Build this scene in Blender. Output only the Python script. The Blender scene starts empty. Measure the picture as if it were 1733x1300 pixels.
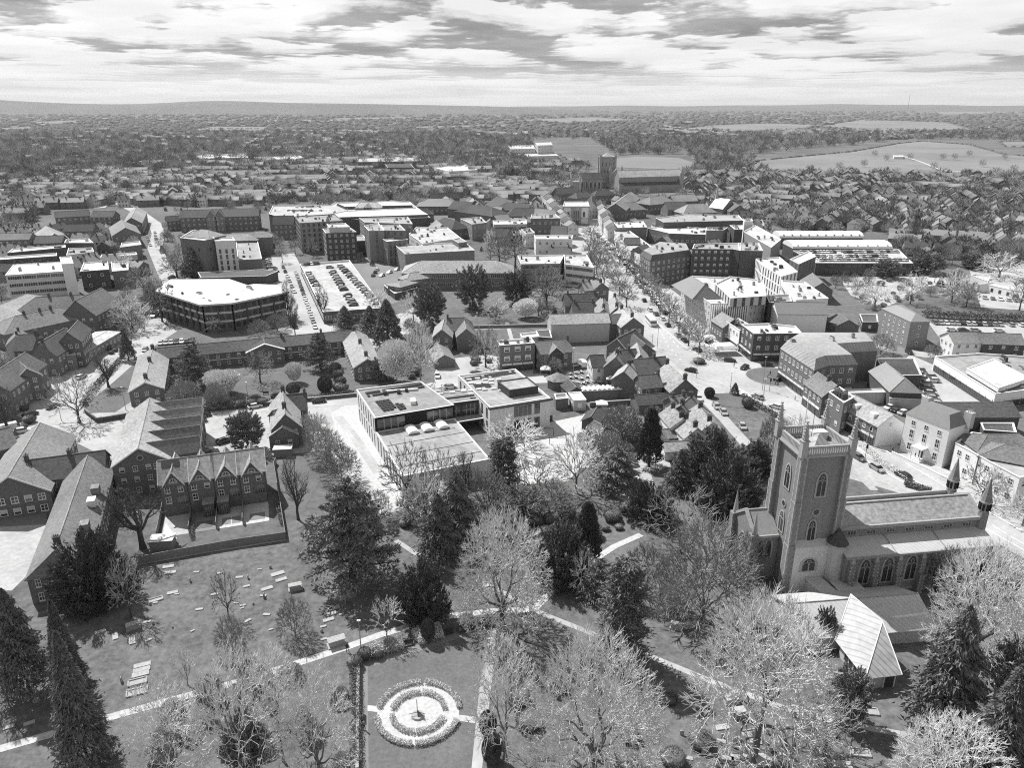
import bpy, math, random
import numpy as np
from mathutils import Vector
R=math.radians
rnd=random.Random(7)
sc=bpy.context.scene
COL=sc.collection
# ---------------------------------------------------------------- camera
F=1267.0; HC=85.0; TH=math.atan(472/F); CT,ST=math.cos(TH),math.sin(TH)
cam=bpy.data.cameras.new('camera'); camo=bpy.data.objects.new('camera',cam); COL.objects.link(camo)
cam.sensor_width=36; cam.lens=36*F/1733; cam.clip_start=1; cam.clip_end=60000
camo.location=(0,0,HC); camo.rotation_euler=(R(90)-TH,0,0); sc.camera=camo
# ---------------------------------------------------------------- world: sky with broken cloud
SUN_AZ,SUN_EL=R(-44),R(52)
w=bpy.data.worlds.new('World'); sc.world=w; w.use_nodes=True
nt=w.node_tree; nt.nodes.clear(); N=nt.nodes.new; Lk=nt.links.new
def node(t,**k):
    n=N(t)
    for a,b in k.items(): setattr(n,a,b)
    return n
def math_(op,a,b=None,c=None,clamp=False):
    n=node('ShaderNodeMath',operation=op,use_clamp=clamp)
    for i,x in enumerate((a,b,c)):
        if x is None: continue
        if isinstance(x,(int,float)): n.inputs[i].default_value=x
        else: Lk(x,n.inputs[i])
    return n.outputs[0]
def maprange(v,a,b,c,d,kind='SMOOTHSTEP'):
    n=node('ShaderNodeMapRange',interpolation_type=kind)
    Lk(v,n.inputs[0])
    for i,x in enumerate((a,b,c,d)): n.inputs[i+1].default_value=x
    return n.outputs[0]
tc=node('ShaderNodeTexCoord'); sep=node('ShaderNodeSeparateXYZ'); Lk(tc.outputs['Generated'],sep.inputs[0])
z=math_('MAXIMUM',sep.outputs[2],0.0)
az_=math_('ARCTAN2',sep.outputs[0],sep.outputs[1])
vv=math_('DIVIDE',1.0,math_('ADD',z,.062))
def noise(vec,scale,det,rough=.55,dist=0):
    n=node('ShaderNodeTexNoise'); n.inputs['Scale'].default_value=scale; n.inputs['Detail'].default_value=det
    n.inputs['Roughness'].default_value=rough; n.inputs['Distortion'].default_value=dist; Lk(vec,n.inputs['Vector']); return n.outputs[0]
def cvec(dv):
    c_=node('ShaderNodeCombineXYZ'); Lk(math_('MULTIPLY',az_,7.5),c_.inputs[0]); Lk(math_('ADD',vv,dv),c_.inputs[1]); c_.inputs[2].default_value=4.7; return c_.outputs[0]
def dens(dv,det):
    v_=cvec(dv); return math_('ADD',noise(v_,1.55,det,.55,.05),math_('MULTIPLY',math_('SUBTRACT',noise(v_,.34,2,.5),.5),.42))
d0=dens(0,8); d1=dens(-.30,5)            # cloud here, and cloud just above it
mask=maprange(d0,.462,.535,0,1)
core=maprange(d1,.42,.60,0,1)
n3=noise(cvec(0),3.2,6,.6)
low=maprange(z,.012,.065,.12,1)           # clouds thin out to pale haze at the horizon
shade=math_('MULTIPLY',mask,math_('MULTIPLY',low,math_('ADD',math_('MULTIPLY',core,.50),math_('MULTIPLY',n3,.20))))
base=math_('SUBTRACT',maprange(z,0.0,.10,.90,.99),math_('MULTIPLY',maprange(noise(cvec(9),.5,4,.6),.40,.62,0,1),.13))
up=maprange(z,.14,.5,1.0,.52)
val=math_('MULTIPLY',math_('SUBTRACT',base,shade),up)
sky=node('ShaderNodeTexSky',sky_type='NISHITA'); sky.sun_disc=False; sky.sun_elevation=SUN_EL; sky.sun_rotation=SUN_AZ%(2*math.pi)
bw=node('ShaderNodeRGBToBW'); Lk(sky.outputs[0],bw.inputs[0])
bgv=math_('ADD',math_('MULTIPLY',val,.66),math_('MULTIPLY',bw.outputs[0],.010))
bg=node('ShaderNodeBackground'); cc=node('ShaderNodeCombineXYZ')
for i in range(3): Lk(bgv,cc.inputs[i])
Lk(cc.outputs[0],bg.inputs[0]); bg.inputs[1].default_value=1.0
out=node('ShaderNodeOutputWorld'); Lk(bg.outputs[0],out.inputs[0])
# ---------------------------------------------------------------- sun
sl=bpy.data.lights.new('sun','SUN'); sl.energy=4.4; sl.angle=R(.5); sl.color=(1,.998,.995)
so=bpy.data.objects.new('sun',sl); COL.objects.link(so)
sd=Vector((math.sin(SUN_AZ)*math.cos(SUN_EL),math.cos(SUN_AZ)*math.cos(SUN_EL),math.sin(SUN_EL)))
so.rotation_euler=sd.to_track_quat('Z','Y').to_euler(); so.location=(-200,300,400)
vs=sc.view_settings; sc.display_settings.display_device='sRGB'
vs.view_transform='Standard'; vs.look='None'; vs.exposure=0.48; vs.gamma=1; vs.use_curve_mapping=False
sc.cycles.max_bounces=4; sc.cycles.diffuse_bounces=2; sc.cycles.transparent_max_bounces=4
sc.cycles.volume_bounces=0; sc.cycles.use_denoising=False; sc.cycles.pixel_filter_type='BLACKMAN_HARRIS'; sc.cycles.filter_width=1.1
# ---------------------------------------------------------------- photo pixel -> place in the town
def P(px,py,z=0.0):
    x=(px-866.5)/F; v=-(py-650)/F
    Y=CT+v*ST; Z=-ST+v*CT
    t=(z-HC)/Z
    return (x*t,Y*t,z)
def proj(X,Y,Z):
    d=Y*CT-(Z-HC)*ST; v=(Y*ST+(Z-HC)*CT)/d
    return 866.5+F*X/d,650-F*v
def height_at(b,top):
    X,Y,_=P(*b); lo,hi=0.0,80.0
    for _ in range(30):
        m=(lo+hi)/2
        if proj(X,Y,m)[1]>top: lo=m
        else: hi=m
    return lo
def mscale(px,py,z=0):   # photo pixels per metre across the view at a place
    X,Y,_=P(px,py,z); return F/(Y*CT-(z-HC)*ST)
# ---------------------------------------------------------------- materials
MATS={}
def M(name,g,var=.25,scale=.6,rough=.85,band=None,big=.15,spec=.2,rand=0,bscale=.04,metal=0,detail=5,thr=None,streak=0):
    if name in MATS: return MATS[name]
    m=bpy.data.materials.new(name); m.use_nodes=True; t=m.node_tree; t.nodes.clear()
    def n(ty,**k):
        q=t.nodes.new(ty)
        for a,b in k.items(): setattr(q,a,b)
        return q
    def mt(op,a,b=None):
        q=n('ShaderNodeMath',operation=op)
        for i,x in enumerate((a,b)):
            if x is None: continue
            if isinstance(x,(int,float)): q.inputs[i].default_value=x
            else: t.links.new(x,q.inputs[i])
        return q.outputs[0]
    geo=n('ShaderNodeNewGeometry'); pos=geo.outputs['Position']
    def nz(s,d,vec=pos,ro=.6):
        q=n('ShaderNodeTexNoise'); q.inputs['Scale'].default_value=s; q.inputs['Detail'].default_value=d
        q.inputs['Roughness'].default_value=ro; t.links.new(vec,q.inputs['Vector']); return q.outputs[0]
    v=mt('ADD',1.0,mt('MULTIPLY',mt('SUBTRACT',nz(scale,detail,pos,.78 if detail>6 else .6),.5),var*2.6))
    v=mt('ADD',v,mt('MULTIPLY',mt('SUBTRACT',nz(bscale,3),.5),big*3))
    if streak:
        mp=n('ShaderNodeMapping'); mp.inputs['Scale'].default_value=(1,1,.12); t.links.new(pos,mp.inputs[0])
        v=mt('ADD',v,mt('MULTIPLY',mt('SUBTRACT',nz(1.6,4,mp.outputs[0]),.5),streak*2.5))
    if band:
        axis,fr,amp=band
        s=n('ShaderNodeSeparateXYZ'); t.links.new(pos,s.inputs[0])
        if axis==2: c=s.outputs[2]
        else: c=mt('ADD',mt('MULTIPLY',s.outputs[0],.8),mt('MULTIPLY',s.outputs[1],.6))
        fr_=mt('FRACT',mt('MULTIPLY',c,fr))
        v=mt('SUBTRACT',v,mt('MULTIPLY',mt('LESS_THAN',fr_,.22),amp))
    if rand:
        oi=n('ShaderNodeObjectInfo'); v=mt('MULTIPLY',v,mt('ADD',1-rand,mt('MULTIPLY',oi.outputs['Random'],2*rand)))
    v=mt('MAXIMUM',mt('MULTIPLY',v,g),g*.12)
    v=mt('MINIMUM',v,.92)
    cb=n('ShaderNodeCombineXYZ')
    for i in range(3): t.links.new(v,cb.inputs[i])
    b=n('ShaderNodeBsdfPrincipled'); t.links.new(cb.outputs[0],b.inputs['Base Color'])
    b.inputs['Roughness'].default_value=rough; b.inputs['Specular IOR Level'].default_value=spec; b.inputs['Metallic'].default_value=metal
    o=n('ShaderNodeOutputMaterial'); t.links.new(b.outputs[0],o.inputs[0])
    MATS[name]=m; return m
brick=M('brick',.17,.5,3,.9,(2,3.2,.12),.12,.1,.12,streak=.12)
brick_d=M('brick_dark',.105,.5,3,.9,(2,3.2,.12),.12,.1,.12,streak=.12)
brick_l=M('brick_light',.24,.30,3,.9,(2,3.2,.10),.12,.1,.1,streak=.12)
render=M('painted_render',.76,.06,1.2,.8,None,.05,.2,.08,streak=.10)
cream=M('cream_render',.52,.10,1.2,.85,None,.07,.2,.12,streak=.14)
white=M('white_paint',.82,.04,2,.6,None,.03)
stone=M('pale_stone',.38,.22,3,.9,(2,2.2,.08),.1,streak=.15)
flint_l=M('far_church_stone',.30,.3,2,.95,(2,1.2,.10),.1,streak=.15)
flint=M('flint_wall',.25,.6,5,.95,(2,2.6,.10),.1,streak=.12)
tile=M('roof_tiles',.21,.6,1.6,.9,(2,4.5,.16),.34,.1,.25,streak=.15)
tile_d=M('dark_roof_tiles',.115,.6,1.6,.9,(2,4.5,.16),.34,.1,.25,streak=.12)
tile_l=M('weathered_roof_tiles',.33,.65,1.4,.9,(2,4.5,.12),.36,.1,.2,streak=.18)
slate=M('slate_roof',.27,.22,2.0,.7,(2,4.0,.10),.15,.3,.2,streak=.12)
lead=M('lead_roof',.52,.14,.8,.5,(0,1.3,.16),.12,.4,streak=.1)
copper=M('sheet_metal_roof',.38,.3,.8,.5,(0,1.1,.30),.3,.4)
felt=M('roofing_felt',.33,.4,.5,.9,(0,.45,.08),.3,.1,.12,bscale=.12)
memb=M('pale_roof_membrane',.48,.4,.5,.8,(0,.4,.08),.3,.2,.10,bscale=.12)
wroof=M('white_roof',.60,.35,.5,.6,(0,.35,.10),.25,.3,bscale=.15)
chim=M('chimney_brick',.10,.3,3,.9)
trim=M('white_trim',.72,.05,3)
glass=M('window_glass',.035,.3,1.5,.12,spec=.9,rand=.45)
glass_s=M('shop_glass',.05,.5,.8,.15,spec=.8)
dark=M('dark_opening',.02,.2,1)
metal=M('grey_metal',.30,.1,2,.4,spec=.5)
metal_d=M('dark_metal',.06,.1,2,.5)
wood=M('timber_fence',.24,.3,2,.9,(0,5,.25),.2)
asph=M('asphalt',.42,.22,.8,.9,None,.3,.1,bscale=.06)
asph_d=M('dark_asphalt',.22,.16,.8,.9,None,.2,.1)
pave=M('paving',.42,.3,1.0,.9,None,.3,.1,bscale=.1)
gravel=M('pale_gravel',.50,.4,1.5,.95,None,.1,.1,bscale=.1)
paint=M('road_paint',.8,.1,3)
lawn=M('lawn_grass',.15,1.0,.7,1,None,.34,.05,detail=9,bscale=.11)
lawn_s=M('mown_lawn',.15,.6,1.6,1,None,.22,.05,detail=9,bscale=.15)
soil=M('bare_soil',.22,.35,.9,1,None,.25,.05,detail=8)
field=M('pasture',.22,.3,.03,1,None,.3,.05,detail=8,bscale=.004)
field_l=M('pale_field',.22,.12,.02,1,None,.14,.05,detail=8,bscale=.004)
ground_m=M('town_ground',.15,.8,.35,1,None,.40,.05,detail=9,bscale=.011)
bark=M('bark',.17,.3,3,.95,rand=.25)
bark_d=M('dark_bark',.075,.3,3,.95,rand=.2)
twig=M('bare_twigs',.68,.25,1.5,.9,rand=.15)
twig_m=M('grey_twigs',.28,.3,1.0,.9,rand=.3)
twig_d=M('dark_twigs',.13,.3,1.0,.9,rand=.3)
leaf_d=M('dark_needles',.17,.5,1.2,.8,rand=.25)
leaf_y=M('yew_needles',.10,.5,1.5,.8,rand=.2)
leaf_c=M('cedar_needles',.21,.5,1.2,.8,rand=.15)
leaf_m=M('evergreen_leaves',.15,.5,2,.7,rand=.3)
leaf_l=M('pale_leaves',.30,.4,2,.8,rand=.2); leaf_h=M('clipped_pale_leaves',.60,.4,2,.8); tombm=M('weathered_tombstone',.40,.5,3,.9)
blossom=M('white_blossom',.72,.2,2,.8,rand=.1)
far_m=M('distant_crowns',.15,.35,.03,1,rand=.3,detail=8)
car_w=M('white_car_paint',.75,.02,1,.3,spec=.6); car_s=M('silver_car_paint',.38,.02,1,.3,spec=.6)
car_g=M('grey_car_paint',.13,.02,1,.3,spec=.6); car_k=M('black_car_paint',.02,.02,1,.25,spec=.7)
rubber=M('tyre_rubber',.02,.1,1)
skin=M('skin',.35,.1,2); cloth_d=M('dark_clothes',.04,.2,2); cloth_l=M('light_clothes',.45,.2,2)
panel=M('solar_panel',.04,.1,1,.25,(0,2.0,-.5),spec=.7)
canvas=M('white_canvas',.85,.04,1)
hill_m=M('hill_woods',.13,.25,.004,1,None,.25,.05,detail=9,bscale=.0009)
# ---------------------------------------------------------------- mesh building
class MB:
    def __init__(s): s.v=[];s.f=[];s.m=[]
    def add(s,vs_,fs,mi=0):
        o=len(s.v); s.v+=[tuple(q) for q in vs_]; s.f+=[tuple(i+o for i in q) for q in fs]
        s.m+=[mi]*len(fs) if isinstance(mi,int) else list(mi); return s
    def prism(s,poly,z0,z1,mi=0,top=None,bottom=False):
        n=len(poly); top=mi if top is None else top
        vs_=[(x,y,z0) for x,y in poly]+[(x,y,z1) for x,y in poly]
        fs=[(i,(i+1)%n,n+(i+1)%n,n+i) for i in range(n)]
        return s.add(vs_,fs+[tuple(range(n,2*n))],[mi]*n+[top])
    def box(s,cx,cy,z0,sx,sy,sz,yaw=0,mi=0,taper=1):
        c,q=math.cos(yaw),math.sin(yaw)
        pts=[(-.5,-.5),(.5,-.5),(.5,.5),(-.5,.5)]
        vs_=[(cx+(a*sx)*c-(b*sy)*q,cy+(a*sx)*q+(b*sy)*c,z0) for a,b in pts]+[(cx+(a*sx*taper)*c-(b*sy*taper)*q,cy+(a*sx*taper)*q+(b*sy*taper)*c,z0+sz) for a,b in pts]
        return s.add(vs_,[(0,1,5,4),(1,2,6,5),(2,3,7,6),(3,0,4,7),(4,5,6,7),(3,2,1,0)],mi)
    def tube(s,p0,p1,r0,r1,n=6,mi=0):
        a=Vector(p0);b=Vector(p1);d=(b-a).normalized()
        u=d.orthogonal().normalized(); w_=d.cross(u)
        vs_=[tuple(a+(u*math.cos(t)+w_*math.sin(t))*r0) for t in [2*math.pi*i/n for i in range(n)]]
        vs_+=[tuple(b+(u*math.cos(t)+w_*math.sin(t))*r1) for t in [2*math.pi*i/n for i in range(n)]]
        return s.add(vs_,[(i,(i+1)%n,n+(i+1)%n,n+i) for i in range(n)]+[tuple(range(n,2*n)),tuple(range(n-1,-1,-1))],mi)
    def cone(s,cx,cy,z0,z1,r,n=8,mi=0,r1=0.02):
        return s.tube((cx,cy,z0),(cx,cy,z1),r,r1,n,mi)
    def mesh(s,name,mats,o=(0,0,0),smooth=False):
        me=bpy.data.meshes.new(name)
        me.from_pydata([(x-o[0],y-o[1],zz_-o[2]) for x,y,zz_ in s.v],[],s.f)
        for m in mats: me.materials.append(m)
        if len(mats)>1: me.polygons.foreach_set('material_index',np.array(s.m,dtype=np.int32))
        if smooth: me.polygons.foreach_set('use_smooth',np.ones(len(s.f),dtype=bool))
        me.update(); return me
def link(name,me,parent=None,loc=None):
    o=bpy.data.objects.new(name,me); COL.objects.link(o)
    if parent is not None: o.parent=parent
    if loc is not None: o.location=loc
    return o
def tag(o,label=None,cat=None,group=None,kind=None):
    if label: o['label']=label
    if cat: o['category']=cat
    if group: o['group']=group
    if kind: o['kind']=kind
    return o
class T:
    def __init__(s,name,label,cat,o,group=None,yaw=0):
        s.o=(o[0],o[1],o[2] if len(o)>2 else 0.0); s.e=bpy.data.objects.new(name,None); COL.objects.link(s.e)
        s.e.location=s.o; s.e.empty_display_size=.5; tag(s.e,label,cat,group)
    def part(s,name,mb,mats,label=None,parent=None):
        if not mb.f: return None
        if not isinstance(mats,(list,tuple)): mats=[mats]
        o=link(name,mb.mesh(name,mats,s.o),parent or s.e)
        if label: o['label']=label
        return o
def single(name,mb,mats,label,cat,o=(0,0,0),group=None,kind=None):
    if not isinstance(mats,(list,tuple)): mats=[mats]
    ob=link(name,mb.mesh(name,mats,o),None,o); return tag(ob,label,cat,group,kind)
# ---- window meshes: unit size, standing in the xz plane, facing -y, base at z=0
def arch_pts(w_,h,n=6,point=True):
    if point: # pointed arch
        pts=[(-w_/2,0),(w_/2,0)]; sp=h*.58
        for i in range(n+1):
            t=i/n; x=w_/2*(1-t); pts.append((w_/2-w_/2*(1-math.cos(t*math.pi/2)) if False else w_/2*math.cos(t*math.pi/2)**.9, sp+(h-sp)*math.sin(t*math.pi/2)**1.15))
        for i in range(1,n+1):
            t=1-i/n; pts.append((-w_/2*math.cos(t*math.pi/2)**.9, sp+(h-sp)*math.sin(t*math.pi/2)**1.15))
    else:
        pts=[(w_/2*math.cos(math.pi*i/(2*n)*1.0*2/1) if False else w_/2*math.cos(math.pi*i/n),h*math.sin(math.pi*i/n)) for i in range(n+1)]
    return pts
def extr(mb,pts,y0,y1,mi):
    n=len(pts); vs_=[(x,y0,z_) for x,z_ in pts]+[(x,y1,z_) for x,z_ in pts]
    mb.add(vs_,[tuple(range(n))]+[(i,n+i,n+(i+1)%n,(i+1)%n) for i in range(n)],mi)
WM={}
def wmesh(st):
    if st in WM: return WM[st]
    mb=MB()
    def bar(x0,x1,z0,z1,y=-.07,mi=0): extr(mb,[(x0,z0),(x1,z0),(x1,z1),(x0,z1)],y,0,mi)
    mats=[trim,glass]
    if st in('sash','dark','pale'):
        if st=='dark': mats=[metal_d,glass]
        bar(-.42,.42,.05,.95,-.03,1)
        bar(-.5,-.40,0,1);bar(.40,.5,0,1);bar(-.40,.40,.92,1);bar(-.40,.40,0,.07)
        bar(-.04,.04,.07,.92,-.05);bar(-.40,.40,.46,.53,-.052)
        bar(-.56,.56,-.07,0,-.14)
    elif st=='blind':
        mats=[trim,glass,cream]
        bar(-.42,.42,.05,.95,-.03,2); bar(-.40,.40,.08,.42,-.036,1)
        bar(-.5,-.40,0,1);bar(.40,.5,0,1);bar(-.40,.40,.92,1);bar(-.40,.40,0,.07); bar(-.40,.40,.44,.5,-.052)
    elif st=='strip':
        bar(-.5,.5,0,1,-.03,1)
        for i in range(6): bar(-.5+i/6-.008,-.5+i/6+.008,0,1,-.05)
        bar(-.5,.5,-.05,0,-.08); bar(-.5,.5,1,1.04,-.08)
    elif st=='clere':
        mats=[stone,glass]; bar(-.5,.5,0,1,-.06,0); bar(-.42,.42,.1,.86,-.08,1)
        for i in(-.14,.14): bar(i-.03,i+.03,.1,.86,-.11)
    elif st=='tall':
        mats=[metal,glass]; bar(-.5,.5,0,1,-.03,1)
        for i in range(1,4): bar(-.5+i/4-.02,-.5+i/4+.02,0,1,-.06)
        for i in range(1,4): bar(-.5,.5,i/4-.012,i/4+.012,-.055)
    elif st=='small':
        bar(-.5,.5,0,1,-.05,0); bar(-.36,.36,.14,.86,-.07,1)
    elif st=='sky':
        mats=[metal,trim]; bar(-.5,.5,0,1,-.08,0); bar(-.38,.38,.1,.9,-.1,1)
    elif st=='shop':
        mats=[metal_d,glass_s,trim]; bar(-.5,.5,0,.8,-.04,1); bar(-.5,.5,.8,1,-.25,2)
        for i in range(4): bar(-.5+i/3-.012,-.5+i/3+.012,0,.8,-.08)
    elif st=='door':
        mats=[trim,metal_d]; bar(-.5,.5,0,1,-.04,0); bar(-.38,.38,0,.93,-.07,1)
    elif st=='white_door':
        mats=[trim,white]; bar(-.5,.5,0,1,-.04,0); bar(-.38,.38,0,.93,-.07,1)
    elif st=='gothic':
        mats=[stone,glass,stone]
        extr(mb,[(x*1.32,z_*1.1-.04) for x,z_ in arch_pts(1,1)],-.10,0,0)
        extr(mb,[(x*.92,z_*.96+.03) for x,z_ in arch_pts(1,1)],-.12,0,1)
        bar(-.035,.035,.03,.66,-.18,2); 
        for sx in(-1,1):
            for k in range(6):
                a0=k*math.pi/6;a1=(k+1)*math.pi/6;r=.2
                p=[(sx*.23+math.cos(a)*q,.58+math.sin(a)*q*.55) for a,q in((a0,r),(a1,r),(a1,r+.05),(a0,r+.05))]
                extr(mb,p,-.18,-.1,2)
        for k in range(10):
            a0=k*math.pi/5;a1=(k+1)*math.pi/5;r=.13
            p=[(math.cos(a)*q,.80+math.sin(a)*q*.5) for a,q in((a0,r),(a1,r),(a1,r+.05),(a0,r+.05))]
            extr(mb,p,-.18,-.1,2)
    elif st=='lancet':
        mats=[stone,glass]
        extr(mb,[(x*1.5,z_*1.08-.03) for x,z_ in arch_pts(1,1)],-.10,0,0)
        extr(mb,[(x*.95,z_*.97+.02) for x,z_ in arch_pts(1,1)],-.12,0,1)
    elif st=='round':
        mats=[stone,glass]
        for r,y,mi in((.5,-.1,0),(.34,-.13,1)):
            extr(mb,[(math.cos(2*math.pi*i/16)*r,.5+math.sin(2*math.pi*i/16)*r) for i in range(16)],y,0,mi)
    elif st=='fan':
        extr(mb,[(math.cos(math.pi*i/8)*.5,math.sin(math.pi*i/8)) for i in range(9)],-.06,0,0)
        extr(mb,[(math.cos(math.pi*i/8)*.40,.08+math.sin(math.pi*i/8)*.8) for i in range(9)],-.08,0,1)
        for a in (45,90,135): 
            c,q=math.cos(R(a)),math.sin(R(a)); extr(mb,[(-.02*q,.05),(.02*q,.05),(c*.42+.02,q*.84),(c*.42-.02,q*.84)],-.1,-.05,0)
        bar(-.6,.6,-.08,0,-.12)
    elif st=='vent':
        mats=[metal]; bar(-.5,.5,0,1,-.05,0)
    WM[st]=mb.mesh('window_'+st,mats); return WM[st]
NW=0
def win(t,st,x,y,z0,w_,h,ang,name='window',dz=.8):
    """ang: direction the window faces (outward normal angle)"""
    global NW
    o=link(name,wmesh(st),t.e,(x-t.o[0]+math.cos(ang)*.01,y-t.o[1]+math.sin(ang)*.01,z0-t.o[2])); o.scale=(w_,dz,h); o.rotation_euler=(0,0,ang+math.pi/2); NW+=1
    return o
def facade(t,p0,p1,cen,z0,z1,nf,st='sash',gap=2.7,w_=1.1,h=1.4,mar=1.0,n=None,first=None,off=0.0,maxn=40):
    dx,dy=p1[0]-p0[0],p1[1]-p0[1]; L=math.hypot(dx,dy)
    if L<1.8 or nf<1: return
    nx,ny=dy/L,-dx/L; mx,my=(p0[0]+p1[0])/2,(p0[1]+p1[1])/2
    if (mx-cen[0])*nx+(my-cen[1])*ny<0: nx,ny=-nx,-ny
    if nx*(0-mx)+ny*(0-my)<=0: return       # that side cannot be seen from the town's near side
    ang=math.atan2(ny,nx)
    k=n or max(1,int((L-2*mar)/gap)+1); k=min(k,maxn)
    fh=(z1-z0)/nf
    for r in range(nf):
        s2=first if (r==0 and first) else st
        for i in range(k):
            f_=(i+.5)/k if k>1 else .5
            a=mar/2+(L-mar)*f_
            ww,hh,zz_=w_,h,z0+fh*r+(fh-h)*.5
            if s2=='strip': ww=(L-mar)/k*.94; hh=fh*.42; zz_=z0+fh*r+fh*.35
            if s2=='shop': ww=(L-mar)/k*.92; hh=min(2.9,fh*.9); zz_=z0+.1
            if s2=='tall': hh=fh*.8; zz_=z0+fh*r+fh*.1
            st2=s2
            if s2=='sash' and rnd.random()<.3: st2='blind'
            win(t,st2,p0[0]+dx/L*a+nx*off,p0[1]+dy/L*a+ny*off,zz_,ww,hh,ang)
# ---- occupied ground
OCC=[]
def occ_seg(a,b,r):
    L=math.dist(a[:2],b[:2]); k=max(1,int(L/max(r,2)))
    for i in range(k+1): OCC.append((a[0]+(b[0]-a[0])*i/k,a[1]+(b[1]-a[1])*i/k,r))
def free(x,y,r):
    for a,b,q in OCC:
        if abs(a-x)<q+r and abs(b-y)<q+r and (a-x)**2+(b-y)**2<(q+r)**2: return False
    return True
def inpoly(x,y,poly):
    c=False; j=len(poly)-1
    for i in range(len(poly)):
        if (poly[i][1]>y)!=(poly[j][1]>y) and x<(poly[j][0]-poly[i][0])*(y-poly[i][1])/(poly[j][1]-poly[i][1])+poly[i][0]: c=not c
        j=i
    return c
def chimney(t,x,y,z0,h,yaw=0,sx=1.1,sy=.7,parent=None):
    mb=MB(); mb.box(x,y,z0,sx,sy,h,yaw); mb.box(x,y,z0+h,sx+.2,sy+.2,.18,yaw)
    for k in(-.3,0,.3): mb.tube((x+k*math.cos(yaw),y+k*math.sin(yaw),z0+h+.18),(x+k*math.cos(yaw),y+k*math.sin(yaw),z0+h+.6),.12,.1,5,1)
    return t.part('chimney',mb,[chim,brick_l],parent=parent)
def gable(name,label,cat,r0,r1,zr,w_,ze,wall=None,roof=None,hip=(0,0),nf=0,st='sash',ends=True,ch=(),group=None,world=False,first=None,gap=2.7,trimw=True,shift=0.0,ww=1.1,wh=1.35,t=None,rn='roof',wn='wall',barge=False,z0=0.0):
    wall=wall or brick; roof=roof or tile
    a=r0 if world else P(r0[0],r0[1],zr); b=r1 if world else P(r1[0],r1[1],zr)
    a=Vector(a[:2]);b=Vector(b[:2]); d=(b-a); L=d.length; d/=L; n=Vector((d.y,-d.x))
    if n.dot(-((a+b)/2))<0: n=-n      # n points toward the camera side
    if t is None: t=T(name,label,cat,((a.x+b.x)/2,(a.y+b.y)/2),group)
    hw=w_/2; ea=a-d*(hw*hip[0]); eb=b+d*(hw*hip[1]); sl_=(zr-ze)/hw; ov=.35
    # walls
    m=MB(); q=[ea-n*hw,ea+n*hw,eb+n*hw,eb-n*hw]; dz=.12
    vs_=[(p.x,p.y,z0) for p in q]+[(p.x,p.y,ze-dz) for p in q]; fs=[(0,1,5,4),(1,2,6,5),(2,3,7,6),(3,0,4,7)]
    if not hip[0]: vs_.append((a.x,a.y,zr-dz)); fs.append((4,5,len(vs_)-1))
    if not hip[1]: vs_.append((b.x,b.y,zr-dz)); fs.append((6,7,len(vs_)-1))
    m.add(vs_,fs); t.part(wn,m,wall)
    # roof
    m=MB(); oa=0 if hip[0] else ov; ob=0 if hip[1] else ov
    ra=a-d*oa; rb=b+d*ob; zo=ze-sl_*ov
    ea2=ea-d*ov; eb2=eb+d*ov; W=hw+ov; th=.16
    top=[(ra,zr),(rb,zr),(eb2+n*W,zo),(ea2+n*W,zo),(ea2-n*W,zo),(eb2-n*W,zo)]
    vs_=[(p.x,p.y,zz_) for p,zz_ in top]+[(p.x,p.y,zz_-th) for p,zz_ in top]
    fs=[(0,1,2,3),(1,0,4,5),(3,2,8,9),(5,4,10,11),(6,9,8,7),(7,11,10,6)]
    if hip[0]: fs.append((0,3,4)); fs.append((4,3,9,10))
    else: fs+=[(0,3,9,6),(4,0,6,10)]
    if hip[1]: fs.append((1,5,2)); fs.append((2,5,11,8))
    else: fs+=[(2,1,7,8),(1,5,11,7)]
    m.add(vs_,fs)
    mi=len(m.f)
    # ridge tiles
    m.tube((ra.x,ra.y,zr+.03),(rb.x,rb.y,zr+.03),.12,.12,5,1)
    for hp,e,pa in((hip[0],ea2,ra),(hip[1],eb2,rb)):
        if hp:
            for s_ in(-1,1): m.tube((pa.x,pa.y,zr+.02),((e+n*W*s_).x,(e+n*W*s_).y,zo+.02),.09,.09,4,1)
    ro=t.part(rn,m,[roof,tile_l if roof is not tile_l else felt])
    if barge:
        m=MB()
        for hp,p,sg in((hip[0],ra,-1),(hip[1],rb,1)):
            if hp: continue
            pp=p+d*.04*sg
            eL=pp-n*W; eR=pp+n*W; q2=d*.09*sg; row_=[(eL,zo+.05),(pp,zr+.05),(eR,zo+.05),(eR,zo-.3),(pp,zr-.32),(eL,zo-.3)]
            m.add([(v.x,v.y,z_) for v,z_ in row_]+[((v+q2).x,(v+q2).y,z_) for v,z_ in row_],[(0,1,4,5),(1,2,3,4),(6,7,10,11),(7,8,9,10),(0,1,7,6),(1,2,8,7),(3,4,10,9),(4,5,11,10),(0,5,11,6),(2,3,9,8)])
            t.part('bargeboard',m,trim); m=MB()
    for c in ch:
        p=a+d*(L*c); chimney(t,p.x,p.y,zr-.8,1.9,math.atan2(d.y,d.x)+math.pi/2,parent=ro)
    cen=((a.x+b.x)/2,(a.y+b.y)/2)
    if nf:
        facade(t,q[1],q[2],cen,z0,ze,nf,st,gap,ww,wh,first=first); facade(t,q[3],q[0],cen,z0,ze,nf,st,gap,ww,wh,first=first)
        if ends:
            facade(t,q[0],q[1],cen,z0,ze,nf,st,gap,ww,wh); facade(t,q[2],q[3],cen,z0,ze,nf,st,gap,ww,wh)
    if t.e.get('label') and z0==0: occ_seg(ea,eb,hw)
    return t,(a,b,d,n,L,q,ro)
def centroid(p): return (sum(q[0] for q in p)/len(p),sum(q[1] for q in p)/len(p))
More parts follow.
